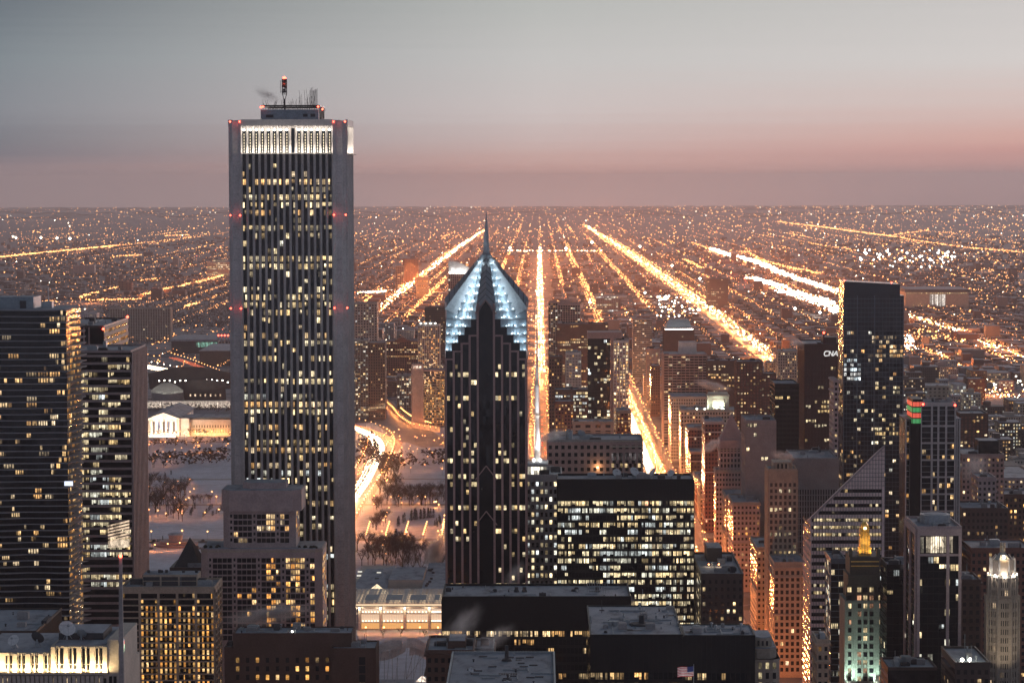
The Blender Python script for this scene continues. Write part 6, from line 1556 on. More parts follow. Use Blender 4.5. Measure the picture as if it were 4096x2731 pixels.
def fountain():
    c=G(175.5,545); root=thing('park_fountain','three-tiered stone park fountain standing dry in a round snowy plaza','fountain',c); x,y=c.x,c.y
    for r0,h0,h1 in ((20,0,2.2),(13.5,2.2,4.4),(6,4.4,9.5)):
        mb=MB(); mb.cyl(x,y,h0,h1,r0*.92,r0,24); mb.build('basin','pink',root)
    mb=MB(); mb.cyl(x,y,9.5,10.4,6.8,6.4,24); mb.cyl(x,y,10.4,11,5,4.5,24); mb.build('snow_cover','snow',root)
    for i in range(4):
        a=math.pi/4+math.pi/2*i; mb=MB(); px,py=x+30*math.cos(a),y+30*math.sin(a); mb.cyl(px,py,0,.9,5,5,12); mb.ball(px,py,1.5,1.6,0,8,5); mb.build('side_pool','tarroof',root)
fountain()
# ---------------------------------------------------------------- ground, parks, roads
def struct(name,mb,m): o=mb.build(name,m); o['kind']='structure'; return o
mb=MB(); ys=[-550,EY]+[EY+i*600 for i in range(1,95)]
for a,b in zip(ys,ys[1:]): mb.face([(-13400,a,gz(a)),(15400,a,gz(a)),(15400,b,gz(b)),(-13400,b,gz(b))])
struct('ground',mb,'ground')
mb=MB(); mb.face([(-560,1650,.1),(92,1650,.1),(92,3700,.1),(-560,3700,.1)]); struct('park_lawn',mb,'parksnow')
def sheet(name,pts,w,z,m,closed=False):
    q=[]
    for a,b in zip(pts,pts[1:]):
        m_=max(1,int(math.hypot(b[0]-a[0],b[1]-a[1])/400)) if max(a[1],b[1])>EY else 1
        q+=[(a[0]+(b[0]-a[0])*i/m_,a[1]+(b[1]-a[1])*i/m_) for i in range(m_)]
    pts=q+[tuple(pts[-1][:2])]; mb=MB(); n=len(pts)
    for i in range(n-1):
        a=Vector(pts[i][:2]); b=Vector(pts[i+1][:2]); 
        ta=(Vector(pts[min(n-1,i+1)][:2])-Vector(pts[max(0,i-1)][:2])).normalized(); tb=(Vector(pts[min(n-1,i+2)][:2])-Vector(pts[i][:2])).normalized()
        na=Vector((-ta.y,ta.x))*w/2; nb=Vector((-tb.y,tb.x))*w/2
        mb.face([(a.x+na.x,a.y+na.y,z+gz(a.y+na.y)),(a.x-na.x,a.y-na.y,z+gz(a.y-na.y)),(b.x-nb.x,b.y-nb.y,z+gz(b.y-nb.y)),(b.x+nb.x,b.y+nb.y,z+gz(b.y+nb.y))])
    return struct(name,mb,m)
def GP(l): return [tuple(G(u,v)[:2]) for u,v in l]
def resample(pts,step,maxn=100000):
    out=[]; carry=0
    for a,b in zip(pts,pts[1:]):
        a=Vector(a); b=Vector(b); L=(b-a).length; t=(b-a)/L if L else Vector((0,1)); s=carry
        while s<L: p=a+t*s; out.append((p.x,p.y,t.x,t.y)); s+=step
        carry=s-L
    return out[:maxn]
LAMPS=[]   # x,y,h,kind,light power
CARS=[]    # x,y,ang,front(True=headlights towards viewer)
TREES=[]   # x,y,scale,kind
# the bright avenue
av=[(126,1600),(126,4750)]
sheet('avenue',av,28,.25,'roadsnow')
mb=MB()
for s in (-1,1): mb.box(126+s*14-(.0 if s>0 else 6),126+s*14+(6 if s>0 else 0),1600,4750,.02,.38)
struct('pavement',mb,'snowdirty')
mb=MB()
for k in range(0,3100,9):
    for xx in (119,126,133): mb.face([(xx-.12,1620+k,.27),(xx+.12,1620+k,.27),(xx+.12,1624+k,.27),(xx-.12,1624+k,.27)])
struct('lane_markings',mb,'white')
for y in range(1660,4700,26):
    for s in (-1,1): LAMPS.append((126+s*(15.5+U(-3.5,1.5)),y+U(-9,9),U(8,12),'s',15000 if y<2700 else 9000))
    if y%3==0: LAMPS.append((126+U(-19,-17),y,7,'s',0))
for y in range(2850,4700,8):
    for xx in (115.5,119,122.5):
        if R()<.9: CARS.append((xx+U(-.5,.5),y+U(-3,3),0,True))
    for xx in (129,132.5,136):
        if R()<.2: CARS.append((xx+U(-.5,.5),y+U(-3,3),0,False))
# curving park drive
pd=GP([(352.5,502),(361,490),(366,483),(372.5,471),(377.5,461),(381,452),(382,446),(380,440.5),(375.5,436),(368,432),(358,428),(345,424.5)])
pd=[(pd[0][0]-1,pd[0][1]-420)]+pd
sheet('park_drive',pd,26,.22,'roadsnow')
pdr=GP([(398,443),(390,438.5),(380,434),(368,430),(356,426),(345,422.5)])
sheet('park_drive',pdr,14,.2,'roadsnow')
pd2=GP([(366,498),(376,482),(384,466),(390,455),(397,444),(402,436)])
sheet('park_drive',pd2,12,.18,'roadsnow')
for off in (-9.5,-7,-3.5,-.5,2.5):
    for p in resample(pd,6):
        if R()<.92: CARS.append((p[0]+p[3]*off,p[1]-p[2]*off,math.atan2(-p[2],p[3]),True))
for off in (-4,0,4):
    for p in resample(pdr,7): CARS.append((p[0]+p[3]*off,p[1]-p[2]*off,math.atan2(-p[2],p[3]),False))
for p in resample(pd,26):
    for s in (-16,15): LAMPS.append((p[0]+p[3]*s,p[1]-p[2]*s,9,'s',7000))
for p in resample(pd2,40): LAMPS.append((p[0]-7+U(-4,4),p[1]+U(-9,9),9,'s',8000))
for p in resample(pd,16): point((p[0],p[1],3.2),10000,(1,.70,.38),.6)
for y_ in range(2880,4600,26): point((119,y_,3.2),6000,(1,.78,.50),.6); point((133,y_+13,3.2),5000,(1,.45,.14),.6)
for p in resample(pdr,30): point((p[0],p[1],3),2500,(1,.3,.12),.6)
# cross streets through the park
for v,w,pw in ((539,16,5500),(504,14,5000),(478.5,12,0),(441,14,5000)):
    y=G(500,v).y; sheet('park_road',[(-560,y),(100,y)],w,.15,'roadsnow')
    if pw:
        for k in range(26): LAMPS.append((-540+k*25+U(-4,4),y+U(-12,12),8,'s',pw if k%2 else 0))
cr=GP([(138,459),(165,456),(200,452.5),(232,448.5)]); sheet('park_road',cr,16,.17,'roadsnow')
for p in resample(cr,30): LAMPS.append((p[0],p[1]-9,8,'s',3500))
for u in (370,389.5,408.5,427,444):
    for k in range(7):
        v=527+k*2.1; p=G(u-k*.62*(1 if u<440 else .5),v); LAMPS.append((p.x,p.y,5.5,'s',3200 if k%2==0 else 0))
for l in ([(389,513),(387,518),(385.5,522),(383.5,526)],[(444.5,521),(444,525),(443,530),(441.5,536)],[(386,541),(384.5,546),(383,551),(386,560)],[(439.6,541),(438,546),(436.8,550),(436,553)],
   [(143,545),(155,551),(168,550),(180,549)],[(190,497),(186,505),(182,510),(178,515),(182,519),(205,518),(219,515)],[(149,515),(158,516),(148,520),(166,519),(175,503),(194,494),(212,497)],[(148,470),(153,466),(157,459.5),(167,466),(170,461),(148,478),(165,488),(178,486),(190,484),(149,492)]):
    for u,v in l: p=G(u,v); LAMPS.append((p.x,p.y,6,'s',3800))
for i in range(24): p=G(142+R()*90,434+R()*6); LAMPS.append((p.x,p.y,7,'s',2600))
for i in range(16): p=G(145+R()*88,443+R()*18); LAMPS.append((p.x,p.y,7,'s',2600 if i%2 else 0))
for i in range(50): p=G(357+R()*38,436+R()*54); LAMPS.append((p.x,p.y,7,'s',2600 if i%2 else 0))
for i in range(24): p=G(395+R()*50,440+R()*35); LAMPS.append((p.x,p.y,7,'s',2600 if i%2 else 0))
for i in range(12): p=G(357+R()*88,496+R()*16); LAMPS.append((p.x,p.y,6,'s',3000))
for i in range(5): p=G(366+i*18,633.5); LAMPS.append((p.x,p.y,5,'s',2500))
p=G(403,578); LAMPS.append((p.x,p.y,8,'w',5000)); p=G(370.5,404.5); LAMPS.append((p.x,p.y,20,'s',24000))
# rail cut and its sloped wall
sheet('rail_bed',GP([(357,392),(372,402),(392,416),(405,428),(415,436),(446,446)]),60,.12,'roadsnow')
rw=thing('retaining_wall','long stone retaining wall lit orange, curving beside the rail bed','wall',(-330,3700,0))
mb=MB(); rp=GP([(357,389.5),(380,398),(394,411),(400,419),(412,427),(440,432)])
for a,b in zip(rp,rp[1:]): mb.face([(a[0],a[1],0),(b[0],b[1],0),(b[0],b[1],7),(a[0],a[1],7)]); mb.face([(a[0],a[1],7),(b[0],b[1],7),(b[0]+1,b[1]+2,7),(a[0]+1,a[1]+2,7)])
mb.build('wall','beige',rw)
for p in resample(rp,16): LAMPS.append((p[0]-1,p[1]-5,6,'s',2600))
for l,pw in (([(401,413),(404,416),(408,419),(411.5,421.5)],9000),([(419.5,424.5),(423,425.7),(427,427),(431,428.4)],7000)):
    for p in resample(GP(l),5): LAMPS.append((p[0],p[1],8,'s',pw/3))
# shore drive glimpsed behind the museum
sd1=GP([(136,364.5),(142,365.7),(160,369),(185,373.5),(212,380)]); sheet('shore_drive',sd1,40,.2,'roadsnow')
for off in range(-14,15,4):
    for p in resample(sd1,9): CARS.append((p[0]+p[3]*off,p[1]-p[2]*off,math.atan2(-p[2],p[3]),True))
sd2=GP([(172.5,357.5),(190,363),(205,369),(220,375),(236,382)]); sheet('shore_drive',sd2,20,.2,'roadsnow')
for off in (-5,0,5):
    for p in resample(sd2,14): CARS.append((p[0]+p[3]*off,p[1]-p[2]*off,math.atan2(-p[2],p[3]),False))
for p in resample(sd1,32): LAMPS.append((p[0],p[1]-22,12,'w',9000))
for p in resample(sd2,30): LAMPS.append((p[0],p[1]-12,10,'s',3000))
rp2=GP([(123,320.7),(140,319.7),(157,320),(168,323.5),(180,326.5),(190,328.5)])
sheet('viaduct_road',rp2,16,.3,'roadsnow')
for p in resample(rp2,55): LAMPS.append((p[0],p[1],12,'s',9000))
for i in range(30): p=G(124+R()*45,326+R()*17); LAMPS.append((p.x,p.y,8,'s',6000 if i%3==0 else 0))
# ---------------------------------------------------------------- far avenues of lamps
FAR=[]  # x,y,h,r_px,mat index   0 bright 1 mid 2 dim 3 white 4 red
GLOW=[]
def avenue(pts,dens=1.4,w=8,rpx=(.45,.75),mats=(0,0,0,1),glow=0,gaps=0.,gstep=280):
    for (x0,y0),(x1,y1) in zip(pts,pts[1:]):
        v0=179+(CAMZ-gz(y0))*F/y0; v1=179+(CAMZ-gz(y1))*F/y1; u0=540+x0*F/y0; u1=540+x1*F/y1
        n=int(math.hypot(u1-u0,v1-v0)*dens*1.15)+1; rpx=(min(rpx[0],.42),min(rpx[1],.72))
        for i in range(n):
            t=(i+R())/n; vv=v0+(v1-v0)*t; y=YV(vv); f=(y-y0)/(y1-y0) if abs(y1-y0)>1 else t; x=x0+(x1-x0)*f
            if gaps and math.sin(y*.004+x0)+math.sin(y*.011)>2-4*gaps*.5-.2: 
                if R()<.8: continue
            FAR.append((x+random.choice((-w,w,-w*.4,w*.4))*U(.8,1.1),y,U(8,12),U(*rpx),random.choice(mats)))
    if glow:
        for p in resample(pts,gstep): GLOW.append((p[0],p[1],glow))
straight=[(0,3260),(0,4500),(0,6500),(0,9000),(0,12400)]
sheet('avenue',[(0,3200),(0,13000)],22,.25,'roadsnow'); sheet('avenue',[(398,4500),(402,9000),(380,12500),(330,20000)],30,.25,'roadsnow')
for y in range(3260,4700,24):
    for s in (-1,1): LAMPS.append((s*(12+U(-4,1)),y+U(-9,9),U(8,11),'s',11000 if (y//24)%2 else 0))
for y in range(3260,4700,9):
    for xx in (-6,-2.5): CARS.append((xx,y,0,True))
    for xx in (2.5,6):
        if R()<.15: CARS.append((xx,y,0,False))
avenue(straight[1:],4.2,7,(.6,1.0),(0,0,0,5),120000)
avenue([(0,12400),(0,19000)],.8,6,(.4,.7),(1,2,0))
X4=[(398,4550),(401,5400),(405,7000),(390,9500),(378,12400),(350,16000),(318,20500)]
avenue(X4,3.0,10,(.55,.95),(0,0,0,5),140000); avenue(X4[2:6],4,26,(.5,.9),(0,1,0),0)
avenue([(-130,7000),(-130,12100)],2.4,5,(.5,.85),(0,0,1),60000); avenue([(-65,7800),(-66,11600)],1.5,5,(.45,.8),(0,1),40000)
avenue([(65,8300),(62,12000)],1.5,5,(.45,.8),(0,1),40000); avenue([(130,5900),(130,9000),(118,12400)],3.2,9,(.55,.9),(0,0,1),80000)
avenue([(262,6900),(262,9000),(250,12600)],2.2,8,(.5,.85),(0,0,1),60000,.2); avenue([(530,6500),(520,9000),(500,12000)],.9,8,(.45,.8),(0,1,2),0)
for x,a,b in ((-130,12500,16500),(-65,12500,15000),(65,12600,17500),(125,12800,15500),(262,13000,17000),(-200,9500,12000),(-240,7500,9000)): avenue([(x,a),(x,b)],.8,5,(.4,.7),(1,2,0))
avenue([(-381,6600),(-380,9000),(-378,11500),(-372,13600),(-350,18500)],4.0,9,(.55,.95),(0,0,5),140000); avenue([(-300,6400),(-296,8000),(-294,9100)],3,6,(.5,.85),(0,0,1),70000)
avenue([(-460,6400),(-440,8200)],1.5,10,(.5,.8),(0,1),50000)
avenue(GP([(433,313),(446,297)]),2,6,(.5,.8),(0,1)); avenue(GP([(430,378),(441,357),(447,348)]),2.2,5,(.6,.9),(0,0),20000); avenue(GP([(375,377),(386,364)]),2.6,5,(.6,1),(0,0),30000); avenue(GP([(418,333),(428,325)]),2,5,(.6,.9),(0,0))
avenue(GP([(365,306),(372,300)]),2.,5,(.6,.9),(0,0),30000); avenue(GP([(361,296),(391,294)]),4,9,(.6,1),(0,3,5),60000)
dan=GP([(712,250),(725,255.5),(740,259),(753,262.6),(766,268),(777,273.5),(800,282),(842,296)]); avenue(dan,5,16,(.6,1.05),(5,3,0,3),160000)
dan2=GP([(750,280),(765,284.5),(780,288.7),(786,294),(800,298.5),(816.6,303),(831,309.4),(850,318)]); avenue(dan2,6,16,(.6,1.1),(5,3,3,0),150000); avenue(dan2[3:],4,30,(.5,1.),(5,3),0)
sheet('expressway',dan,50,.2,'roadsnow'); sheet('expressway',dan2,50,.22,'roadsnow')
avenue(GP([(745,252),(760,262),(790,270),(820,276)]),2.4,9,(.5,.8),(0,0,1),60000); avenue(GP([(692,244),(712,251)]),2,9,(.5,.85),(0,1)); avenue(GP([(684,261.5),(702,270)]),2.4,7,(.5,.85),(0,0))
avenue(GP([(776.7,222.3),(840,230.5),(898.6,238.6)]),2.4,12,(.4,.7),(0,0,1),0); avenue(GP([(898.6,238.6),(935,245),(969,249.5),(1024,254)]),1.4,12,(.4,.75),(0,1))
avenue(GP([(888,237),(930,231)]),1.2,10,(.4,.65),(0,1)); avenue(GP([(812,245),(855,252)]),1.0,10,(.4,.7),(0,1))
avenue(GP([(-4,259.3),(30,255.8),(70,251.8),(118.6,246.8)]),3.4,9,(.5,.85),(0,0,1),60000); avenue(GP([(120,247),(200,238)]),.9,9,(.4,.7),(1,2,0))
avenue(GP([(80,300.5),(97,295)]),2.2,6,(.5,.8),(0,0)); avenue(GP([(104,293.5),(119,289.5)]),1.6,6,(.5,.8),(0,1)); avenue(GP([(144,297.5),(171,290)]),2.6,6,(.5,.9),(0,0,1),60000)
avenue(GP([(180,289.5),(189,286.3)]),2.8,5,(.55,.9),(0,0)); avenue(GP([(197,285),(223,278)]),3,5,(.5,.9),(0,0,1),70000); avenue(GP([(185,310),(198,306)]),2.4,5,(.5,.9),(0,0)); avenue(GP([(140,283.5),(160,280.5)]),1.2,8,(.4,.7),(0,1))
avenue(GP([(90,303),(137,302.5)]),1.6,14,(.6,1),(0,0,1),60000); avenue(GP([(3,305),(55,304.5)]),.5,14,(.7,1.1),(0,0)); avenue(GP([(118,258),(140,257)]),1.4,6,(.4,.7),(0,1)); avenue(GP([(165,237),(190,236)]),1.4,6,(.4,.65),(0,1))
# expressway interchange on the right
ic=[GP([(905,340),(909,345),(905,350),(914,354)]),GP([(905,318),(930,326),(960,335),(985,346),(1024,363)]),GP([(912,351),(940,360),(968,378)]),GP([(990,395),(1005,402),(1024,413)]),GP([(960,335),(990,352),(1014,369)])]
for l,de in zip(ic,(7,2.6,1.6,1.4,2.0)): avenue(l,de,9,(.65,1.15),(0,0,0,5) if de<5 else (5,3,5),70000 if de<6 else 20000)
sheet('ramp_road',ic[0],14,.3,'roadsnow'); sheet('ramp_road',ic[1],20,.25,'roadsnow'); sheet('ramp_road',GP([(905,340),(940,345),(975,362),(1024,372)]),18,.28,'roadsnow')
for i in range(46): p=G(905+R()*60,334+R()*14); FAR.append((p.x,p.y,12,U(.7,1.2),0))
for i in range(90): p=G(905+R()*119,380+R()*22); FAR.append((p.x,p.y,8,U(.5,1.),random.choice((3,3,0,5))))
for i in range(70): p=G(858+R()*98,253+R()**1.5*20); FAR.append((p.x,p.y,18,U(.6,1.1),random.choice((3,3,3,0))))
for u,v in ((861,265),(866,258.5),(880,260),(907,258),(920,262),(938,258),(948,257),(952,262),(900,265),(930,265)): p=G(u,v); FAR.append((p.x,p.y,22,1.5,3)); GLOW.append((p.x,p.y,-260000))
for u,v in ((16,241),(13,239.8),(41,241),(57,241.5),(70,242),(640,250.6),(510,252),(540,252),(566,252.7),(592,246),(672,271),(700,285),(666,306),(682,315),(698,318),(645,300),(590,310),(602,303),(867,292),(795,317),(820,321)): p=G(u,v); FAR.append((p.x,p.y,20,U(1.1,1.6),random.choice((3,5)))); GLOW.append((p.x,p.y,-120000))
p=G(666,307); FAR.append((p.x,p.y,24,2.6,3)); GLOW.append((p.x,p.y,-900000))
for i in range(60): p=G(655+R()*45,300+R()*22); FAR.append((p.x,p.y,12,U(.6,1.2),random.choice((3,5,0))))
for u,v in ((703,263),(706,275.5),(731,276),(745,281.5),(760,289),(720,263.5)): p=G(u,v); FAR.append((p.x,p.y,10,U(.9,1.3),4)); GLOW.append((p.x,p.y,-1))
# general scatter of street and yard lamps, on the street grid
for i in range(15000):
    vv=206.8+R()**1.25*187; uu=R()*1024
    dens=(.45+.55*min(1,max(0,(uu-330)/160))) if vv<330 else 1.
    if uu>560 and vv<330: dens*=1.15
    if vv>300 and uu<232: dens*=.5
    if R()>dens: continue
    y=YV(vv); x=(uu-540)/F*y
    if R()<.5: x=round(x/66)*66+U(-4,4)
    else: y=round(y/201)*201+U(-6,6)
    if y<4650 or y>58000: continue
    k=random.choices((0,1,2,3,5,4),(22,40,34,1,2,1))[0]
    FAR.append((x,y,U(6,12),U(.3,.62) if k!=0 else U(.45,.85),k))
for i in range(330):      # runs of lamps along single residential streets
    y=5000+R()**1.6*13000; x=round(U(-.19,.18)*y/66)*66; L_=U(500,2600)
    if abs(x)<22 or abs(x-400)<40: continue
    k=random.choice((0,1,1,2)); stp=U(34,70)*(1+y/14000)
    for j in range(int(L_/stp)): FAR.append((x+random.choice((-5,5)),y+j*stp+U(-6,6),9,U(.28,.5),k))
for i in range(260):
    y=round((5000+R()**1.6*15000)/201)*201; x=U(-.19,.17)*y; L_=U(150,900)
    k=random.choice((0,1,1,2)); stp=U(26,60)*(1+y/16000)
    for j in range(int(L_/stp)): FAR.append((x+j*stp,y+U(-5,5),9,U(.28,.5),k))
for yy in (7200,8800,10400,12350,14500,17000,20000,24000):
    x=-3000
    while x<4500:
        x+=random.expovariate(1/(90 if yy<13000 else 160))
        if R()<.6 and abs(x)<yy*.2: FAR.append((x,yy+U(-8,8),10,U(.4,.75),random.choice((0,1,1,2))))
for i in range(190): u=508+R()*95; p=G(u,251.9+R()*.8); FAR.append((p.x,p.y,9,U(.35,.6),random.choice((1,2,5))))
# ---------------------------------------------------------------- street lamps: near ones are things, the rest one body of stuff
def lampmesh(h,r):
    mb=MB(); mb.bar((0,0,0),(0,0,h),.14,0,.09); mb.bar((0,0,h),(0,-1.2,h+.3),.07); pole=mb.build('street_lamp','black')
    hb=MB(); hb.ball(0,-1.2,h+.1,r,0,8,5,.8); return pole,hb
LAMPS.sort(key=lambda l:l[1])
M['lampbulb']=emit('street_lamp_glow',(1,.46,.15),9); M['lampwhite']=emit('white_street_lamp_glow',(1,.93,.75),12)
pm=MB(); pm.bar((0,0,0),(0,0,1),.14,0,.09); pm.bar((0,0,1),(0,-1.2,1.0),.08)
pole0=pm.build('street_lamp','black'); hm=MB(); hm.ball(0,-1.2,.0,.55,0,8,5,.85); head0=hm.build('lamp_head','lampbulb'); headw=None
pole_me,head_me=pole0.data,head0.data; hw=MB(); hw.ball(0,-1.2,0,.6,0,8,5,.85); hwo=hw.build('lamp_head','lampwhite'); headw_me=hwo.data
for o in (pole0,head0,hwo): bpy.data.objects.remove(o)
vis=[l for l in LAMPS if l[1]>1780]
nthing=0; rest=[]
def lamp_label(x,y):
    if x>100: return 'orange street lamp on the pavement of the brightest avenue','street lamps along the brightest avenue'
    if x>-30: return 'orange street lamp along the straight avenue behind the white mast','street lamps along the straight avenue'
    if y>3420: return 'orange lamp near the rail cut and museum end of the park','lamps at the far end of the park'
    return 'orange lamp among the snowy park lawns and drives','lamps in the snowy park'
for x,y,h,k,pw in LAMPS:
    if pw and not (x>100 and y>1600): point((x,y-1.2,h-.3),pw*LAMPK*(.35 if x<-200 and y<3420 else .6 if x<-30 and y<3420 else 1.),SOD if k=='s' else (1,.9,.7),.5)
step=max(1,len(vis)/298)
near=vis[:298]
for x,y,h,k,pw in near:
    o=bpy.data.objects.new('street_lamp',pole_me); COL.objects.link(o); o.location=(x,y,0); o.scale=(1,1,h)
    hd=bpy.data.objects.new('lamp_head',head_me if k=='s' else headw_me); COL.objects.link(hd); hd.parent=o; hd.location=(0,0,1.02); hd.scale=(1,1,1/h)
    l,g=lamp_label(x,y); tag(o,l,'street lamp',g)
mb=MB(); m2=MB()
for x,y,h,k,pw in vis[298:]:
    mb.box(x-.1,x+.1,y-.1,y+.1,0,h,6); mb.ball(x,y-.9,h,max(.55,y/F*.5),0 if k=='s' else 3,6,4)
for x,y,h,r,k in FAR: mb.octa(x,y,h+gz(y),max(.5,r*y/F),k)
o=mb.build('street_lamp',['sodium_bright','sodium_far','sodium_dim','whitelamp','taillight','headlight','black']); tag(o,'distant street and yard lamps strung along the avenues to the horizon','street lamps',None,'stuff')
for x,y,pw in GLOW:
    if pw>0: point((x,y,18+gz(y)),pw*GLOWK,SOD,3)
    elif pw<-2: point((x,y,22+gz(y)),-pw*GLOWK*.5,(1,.9,.75),3)
    else: point((x,y,14+gz(y)),60000*GLOWK,(1,.1,.05),2)
# ---------------------------------------------------------------- cars
def car_meshes():
    mb=MB(); prof=[(-2.2,.35),(-2.25,.85),(-1.2,1.0),(-.5,1.45),(1.1,1.45),(1.8,1.0),(2.2,.95),(2.25,.35)]
    for s in (-1,1):
        mb.face([(s*.88,y,z) for y,z in (prof if s<0 else prof[::-1])])
    for (ya,za),(yb,zb) in zip(prof,prof[1:]+prof[:1]): mb.face([(-.88,ya,za),(.88,ya,za),(.88,yb,zb),(-.88,yb,zb)])
    for wx in (-.9,.9):
        for wy in (-1.4,1.4): mb.box(wx-.12,wx+.12,wy-.33,wy+.33,0,.66)
    a=mb.build('car','carpaint'); h=MB(); h.ball(0,0,0,.38,0,6,4); hh=h.build('headlight','headlight'); t=MB(); t.ball(0,0,0,.28,0,6,4); tt=t.build('tail_light','taillight')
    r=(a.data,hh.data,tt.data)
    for q in (a,hh,tt): bpy.data.objects.remove(q)
    return r
cme,hme,tme=car_meshes()
CARS.sort(key=lambda c:c[1]); CARS=[c for c in CARS if c[1]>2830]
def cl(x,y,f):
    w='headlights on' if f else 'red tail lights showing'
    if x>100: return 'car with %s in the stream on the brightest avenue'%w,'cars on the brightest avenue'
    return 'car with %s on the curving park drive'%w,'cars on the park drive'
for x,y,a,f in CARS[:298]:
    o=bpy.data.objects.new('car',cme); COL.objects.link(o); o.location=(x,y,.26); o.rotation_euler=(0,0,a+(0 if f else math.pi)); l,g=cl(x,y,f); tag(o,l,'car',g)
    for s in (-1,1):
        h=bpy.data.objects.new('headlight' if f else 'tail_light',hme if f else tme); COL.objects.link(h); h.parent=o; h.location=(s*.62,-2.25 if f else 2.25,.75)
mb=MB()
for x,y,a,f in CARS[298:]:
    mb.box(x-.85,x+.85,y-2.1,y+2.1,.4,1.3,0)
    for s in (-.6,.6): mb.octa(x+s,y-2.3,.95,.42,1 if f else 2)
o=mb.build('car',['carpaint','headlight','taillight']); tag(o,'distant cars merging into streams of light','cars',None,'stuff')
# ---------------------------------------------------------------- trees
def tree_variant(seed):
    rr=random.Random(seed); t=MB(); c=MB(); tips=[]
    t.bar((0,0,0),(0,0,3.6),.26,0,.2)
    for i in range(7):
        a=i*.9+rr.random(); L=rr.uniform(2.4,4.2); z0=rr.uniform(2.4,3.6); p=(math.cos(a)*L*.62,math.sin(a)*L*.62,z0+L*.95); t.bar((0,0,z0),p,.13,0,.06); tips.append(p)
        for j in range(2):
            b=a+rr.uniform(-.9,.9); q=(p[0]+math.cos(b)*1.5,p[1]+math.sin(b)*1.5,p[2]+rr.uniform(.6,2)); t.bar(p,q,.06,0,.03); tips.append(q)
    for i in range(190):
        b=rr.choice(tips); d=Vector((rr.gauss(0,1),rr.gauss(0,1),rr.gauss(.5,.8))).normalized()*rr.uniform(1.2,2.6); o_=Vector(b)+Vector((rr.gauss(0,.6),rr.gauss(0,.6),rr.gauss(0,.5))); w=d.orthogonal().normalized()*.075
        c.face([o_-w,o_+w,o_+d])
    return t,c
TV=[]
for s in range(4):
    t,c=tree_variant(s); a=t.build('trunk','bark'); b=c.build('crown','twig'); TV.append((a.data,b.data)); bpy.data.objects.remove(a); bpy.data.objects.remove(b)
def conifer_variant(seed):
    rr=random.Random(seed); t=MB(); t.bar((0,0,0),(0,0,6.5),.2,0,.04); c=MB()
    for i in range(260):
        z=rr.uniform(.6,7.6); rad=1.9*(1-z/8.)+.1; a=rr.uniform(0,6.28); p=Vector((math.cos(a)*rad*rr.uniform(.3,1),math.sin(a)*rad*rr.uniform(.3,1),z)); d=Vector((math.cos(a)*.8,math.sin(a)*.8,-.25)); w=Vector((-math.sin(a),math.cos(a),0))*.35
        c.face([p-w,p+w,p+d])
    a=t.build('trunk','bark'); b=c.build('crown','conifer'); r=(a.data,b.data); bpy.data.objects.remove(a); bpy.data.objects.remove(b); return r
CV=[conifer_variant(9),conifer_variant(10)]
def trow(poly,n,s=(.9,1.3),kind='b',jit=3):
    pts=GP(poly)
    if len(pts)==2 and n:
        for i in range(n):
            t=(i+.5)/n; x=pts[0][0]+(pts[1][0]-pts[0][0])*t; y=pts[0][1]+(pts[1][1]-pts[0][1])*t; TREES.append((x+U(-jit,jit),y+U(-jit,jit)*2,U(*s),kind))
def tarea(u0,u1,v0,v1,n,s=(.9,1.35),kind='b'):
    for i in range(n): p=G(U(u0,u1),U(v0,v1)); TREES.append((p.x,p.y,U(*s),kind))
tarea(142,186,490,521,34,(1.,1.5)); trow([(190,503),(213,502)],9,(.6,.9)); tarea(142,168,505,515,10,(1.2,1.6))
for a,b in (((190,516),(196,506)),((203,517),(213,507)),((212,516),(226,506)),((166,517),(182,507))): trow([a,b],9,(.45,.6),'c',1)
trow([(142,462),(232,456)],18); trow([(142,468),(232,462)],16); trow([(142,446),(232,444)],14,(.8,1.1)); trow([(145,438),(176,437)],5,(.9,1.2)); trow([(186,436),(232,435)],8,(.9,1.2))
trow([(150,545),(165,540)],4,(.4,.6),'c'); trow([(143,489),(155,480)],8,(.7,1)); trow([(160,478),(174,473)],5,(.4,.6),'c')
tarea(379,400,462,497,40,(1.,1.5)); tarea(357,378,440,470,26,(.9,1.3)); trow([(386,500),(446,499)],14,(1.,1.5)); trow([(386,504),(446,505)],12,(1.,1.5)); tarea(396,446,494,508,16); tarea(396,445,455,468,20,(.8,1.2))
trow([(376,511),(382,506)],6,(.8,1.1)); trow([(409,520),(434,517)],13,(.95,1.15),'c',1); trow([(397,527),(405,521)],4,(.8,1),'c',1); trow([(371,530),(386,519)],14,(.7,1.1),'b',4); trow([(435,527),(441,521)],6,(.6,.8),'c',2); p=G(396,549); TREES.append((p.x,p.y,1.9,'c'))
tarea(357,420,549,568,46,(1.,1.6)); trow([(386,574),(445,573)],7,(1,1.4)); tarea(420,445,556,570,10,(1.,1.4)); trow([(368,637),(436,636)],3,(.4,.6))
TREES.sort(key=lambda t:t[1])
def tl(x,y,k):
    if k=='c': return ('small dark conifer standing in a clipped row on the snow','conifers in the snowy park')
    if x>-200 and y<2500: return ('bare tree in the dark grove behind the glass hall','bare trees behind the glass hall')
    if x>-200: return ('bare winter tree on the snowy lawns right of the park drive','bare trees right of the park drive')
    return ('bare winter tree on the park lawns before the columned museum','bare trees before the museum')
for x,y,s,k in TREES[:298]:
    me=random.choice(TV if k=='b' else CV); e=bpy.data.objects.new('bare_tree' if k=='b' else 'conifer_tree',None); COL.objects.link(e); e.location=(x,y,0); e.scale=(s*1.1,s*1.1,s*1.25); e.rotation_euler=(0,0,R()*6.3)
    l,g=tl(x,y,k); tag(e,l,'tree',g)
    for nm,m_ in zip(('trunk','crown'),me): o=bpy.data.objects.new(nm,m_); COL.objects.link(o); o.parent=e
mb=MB()
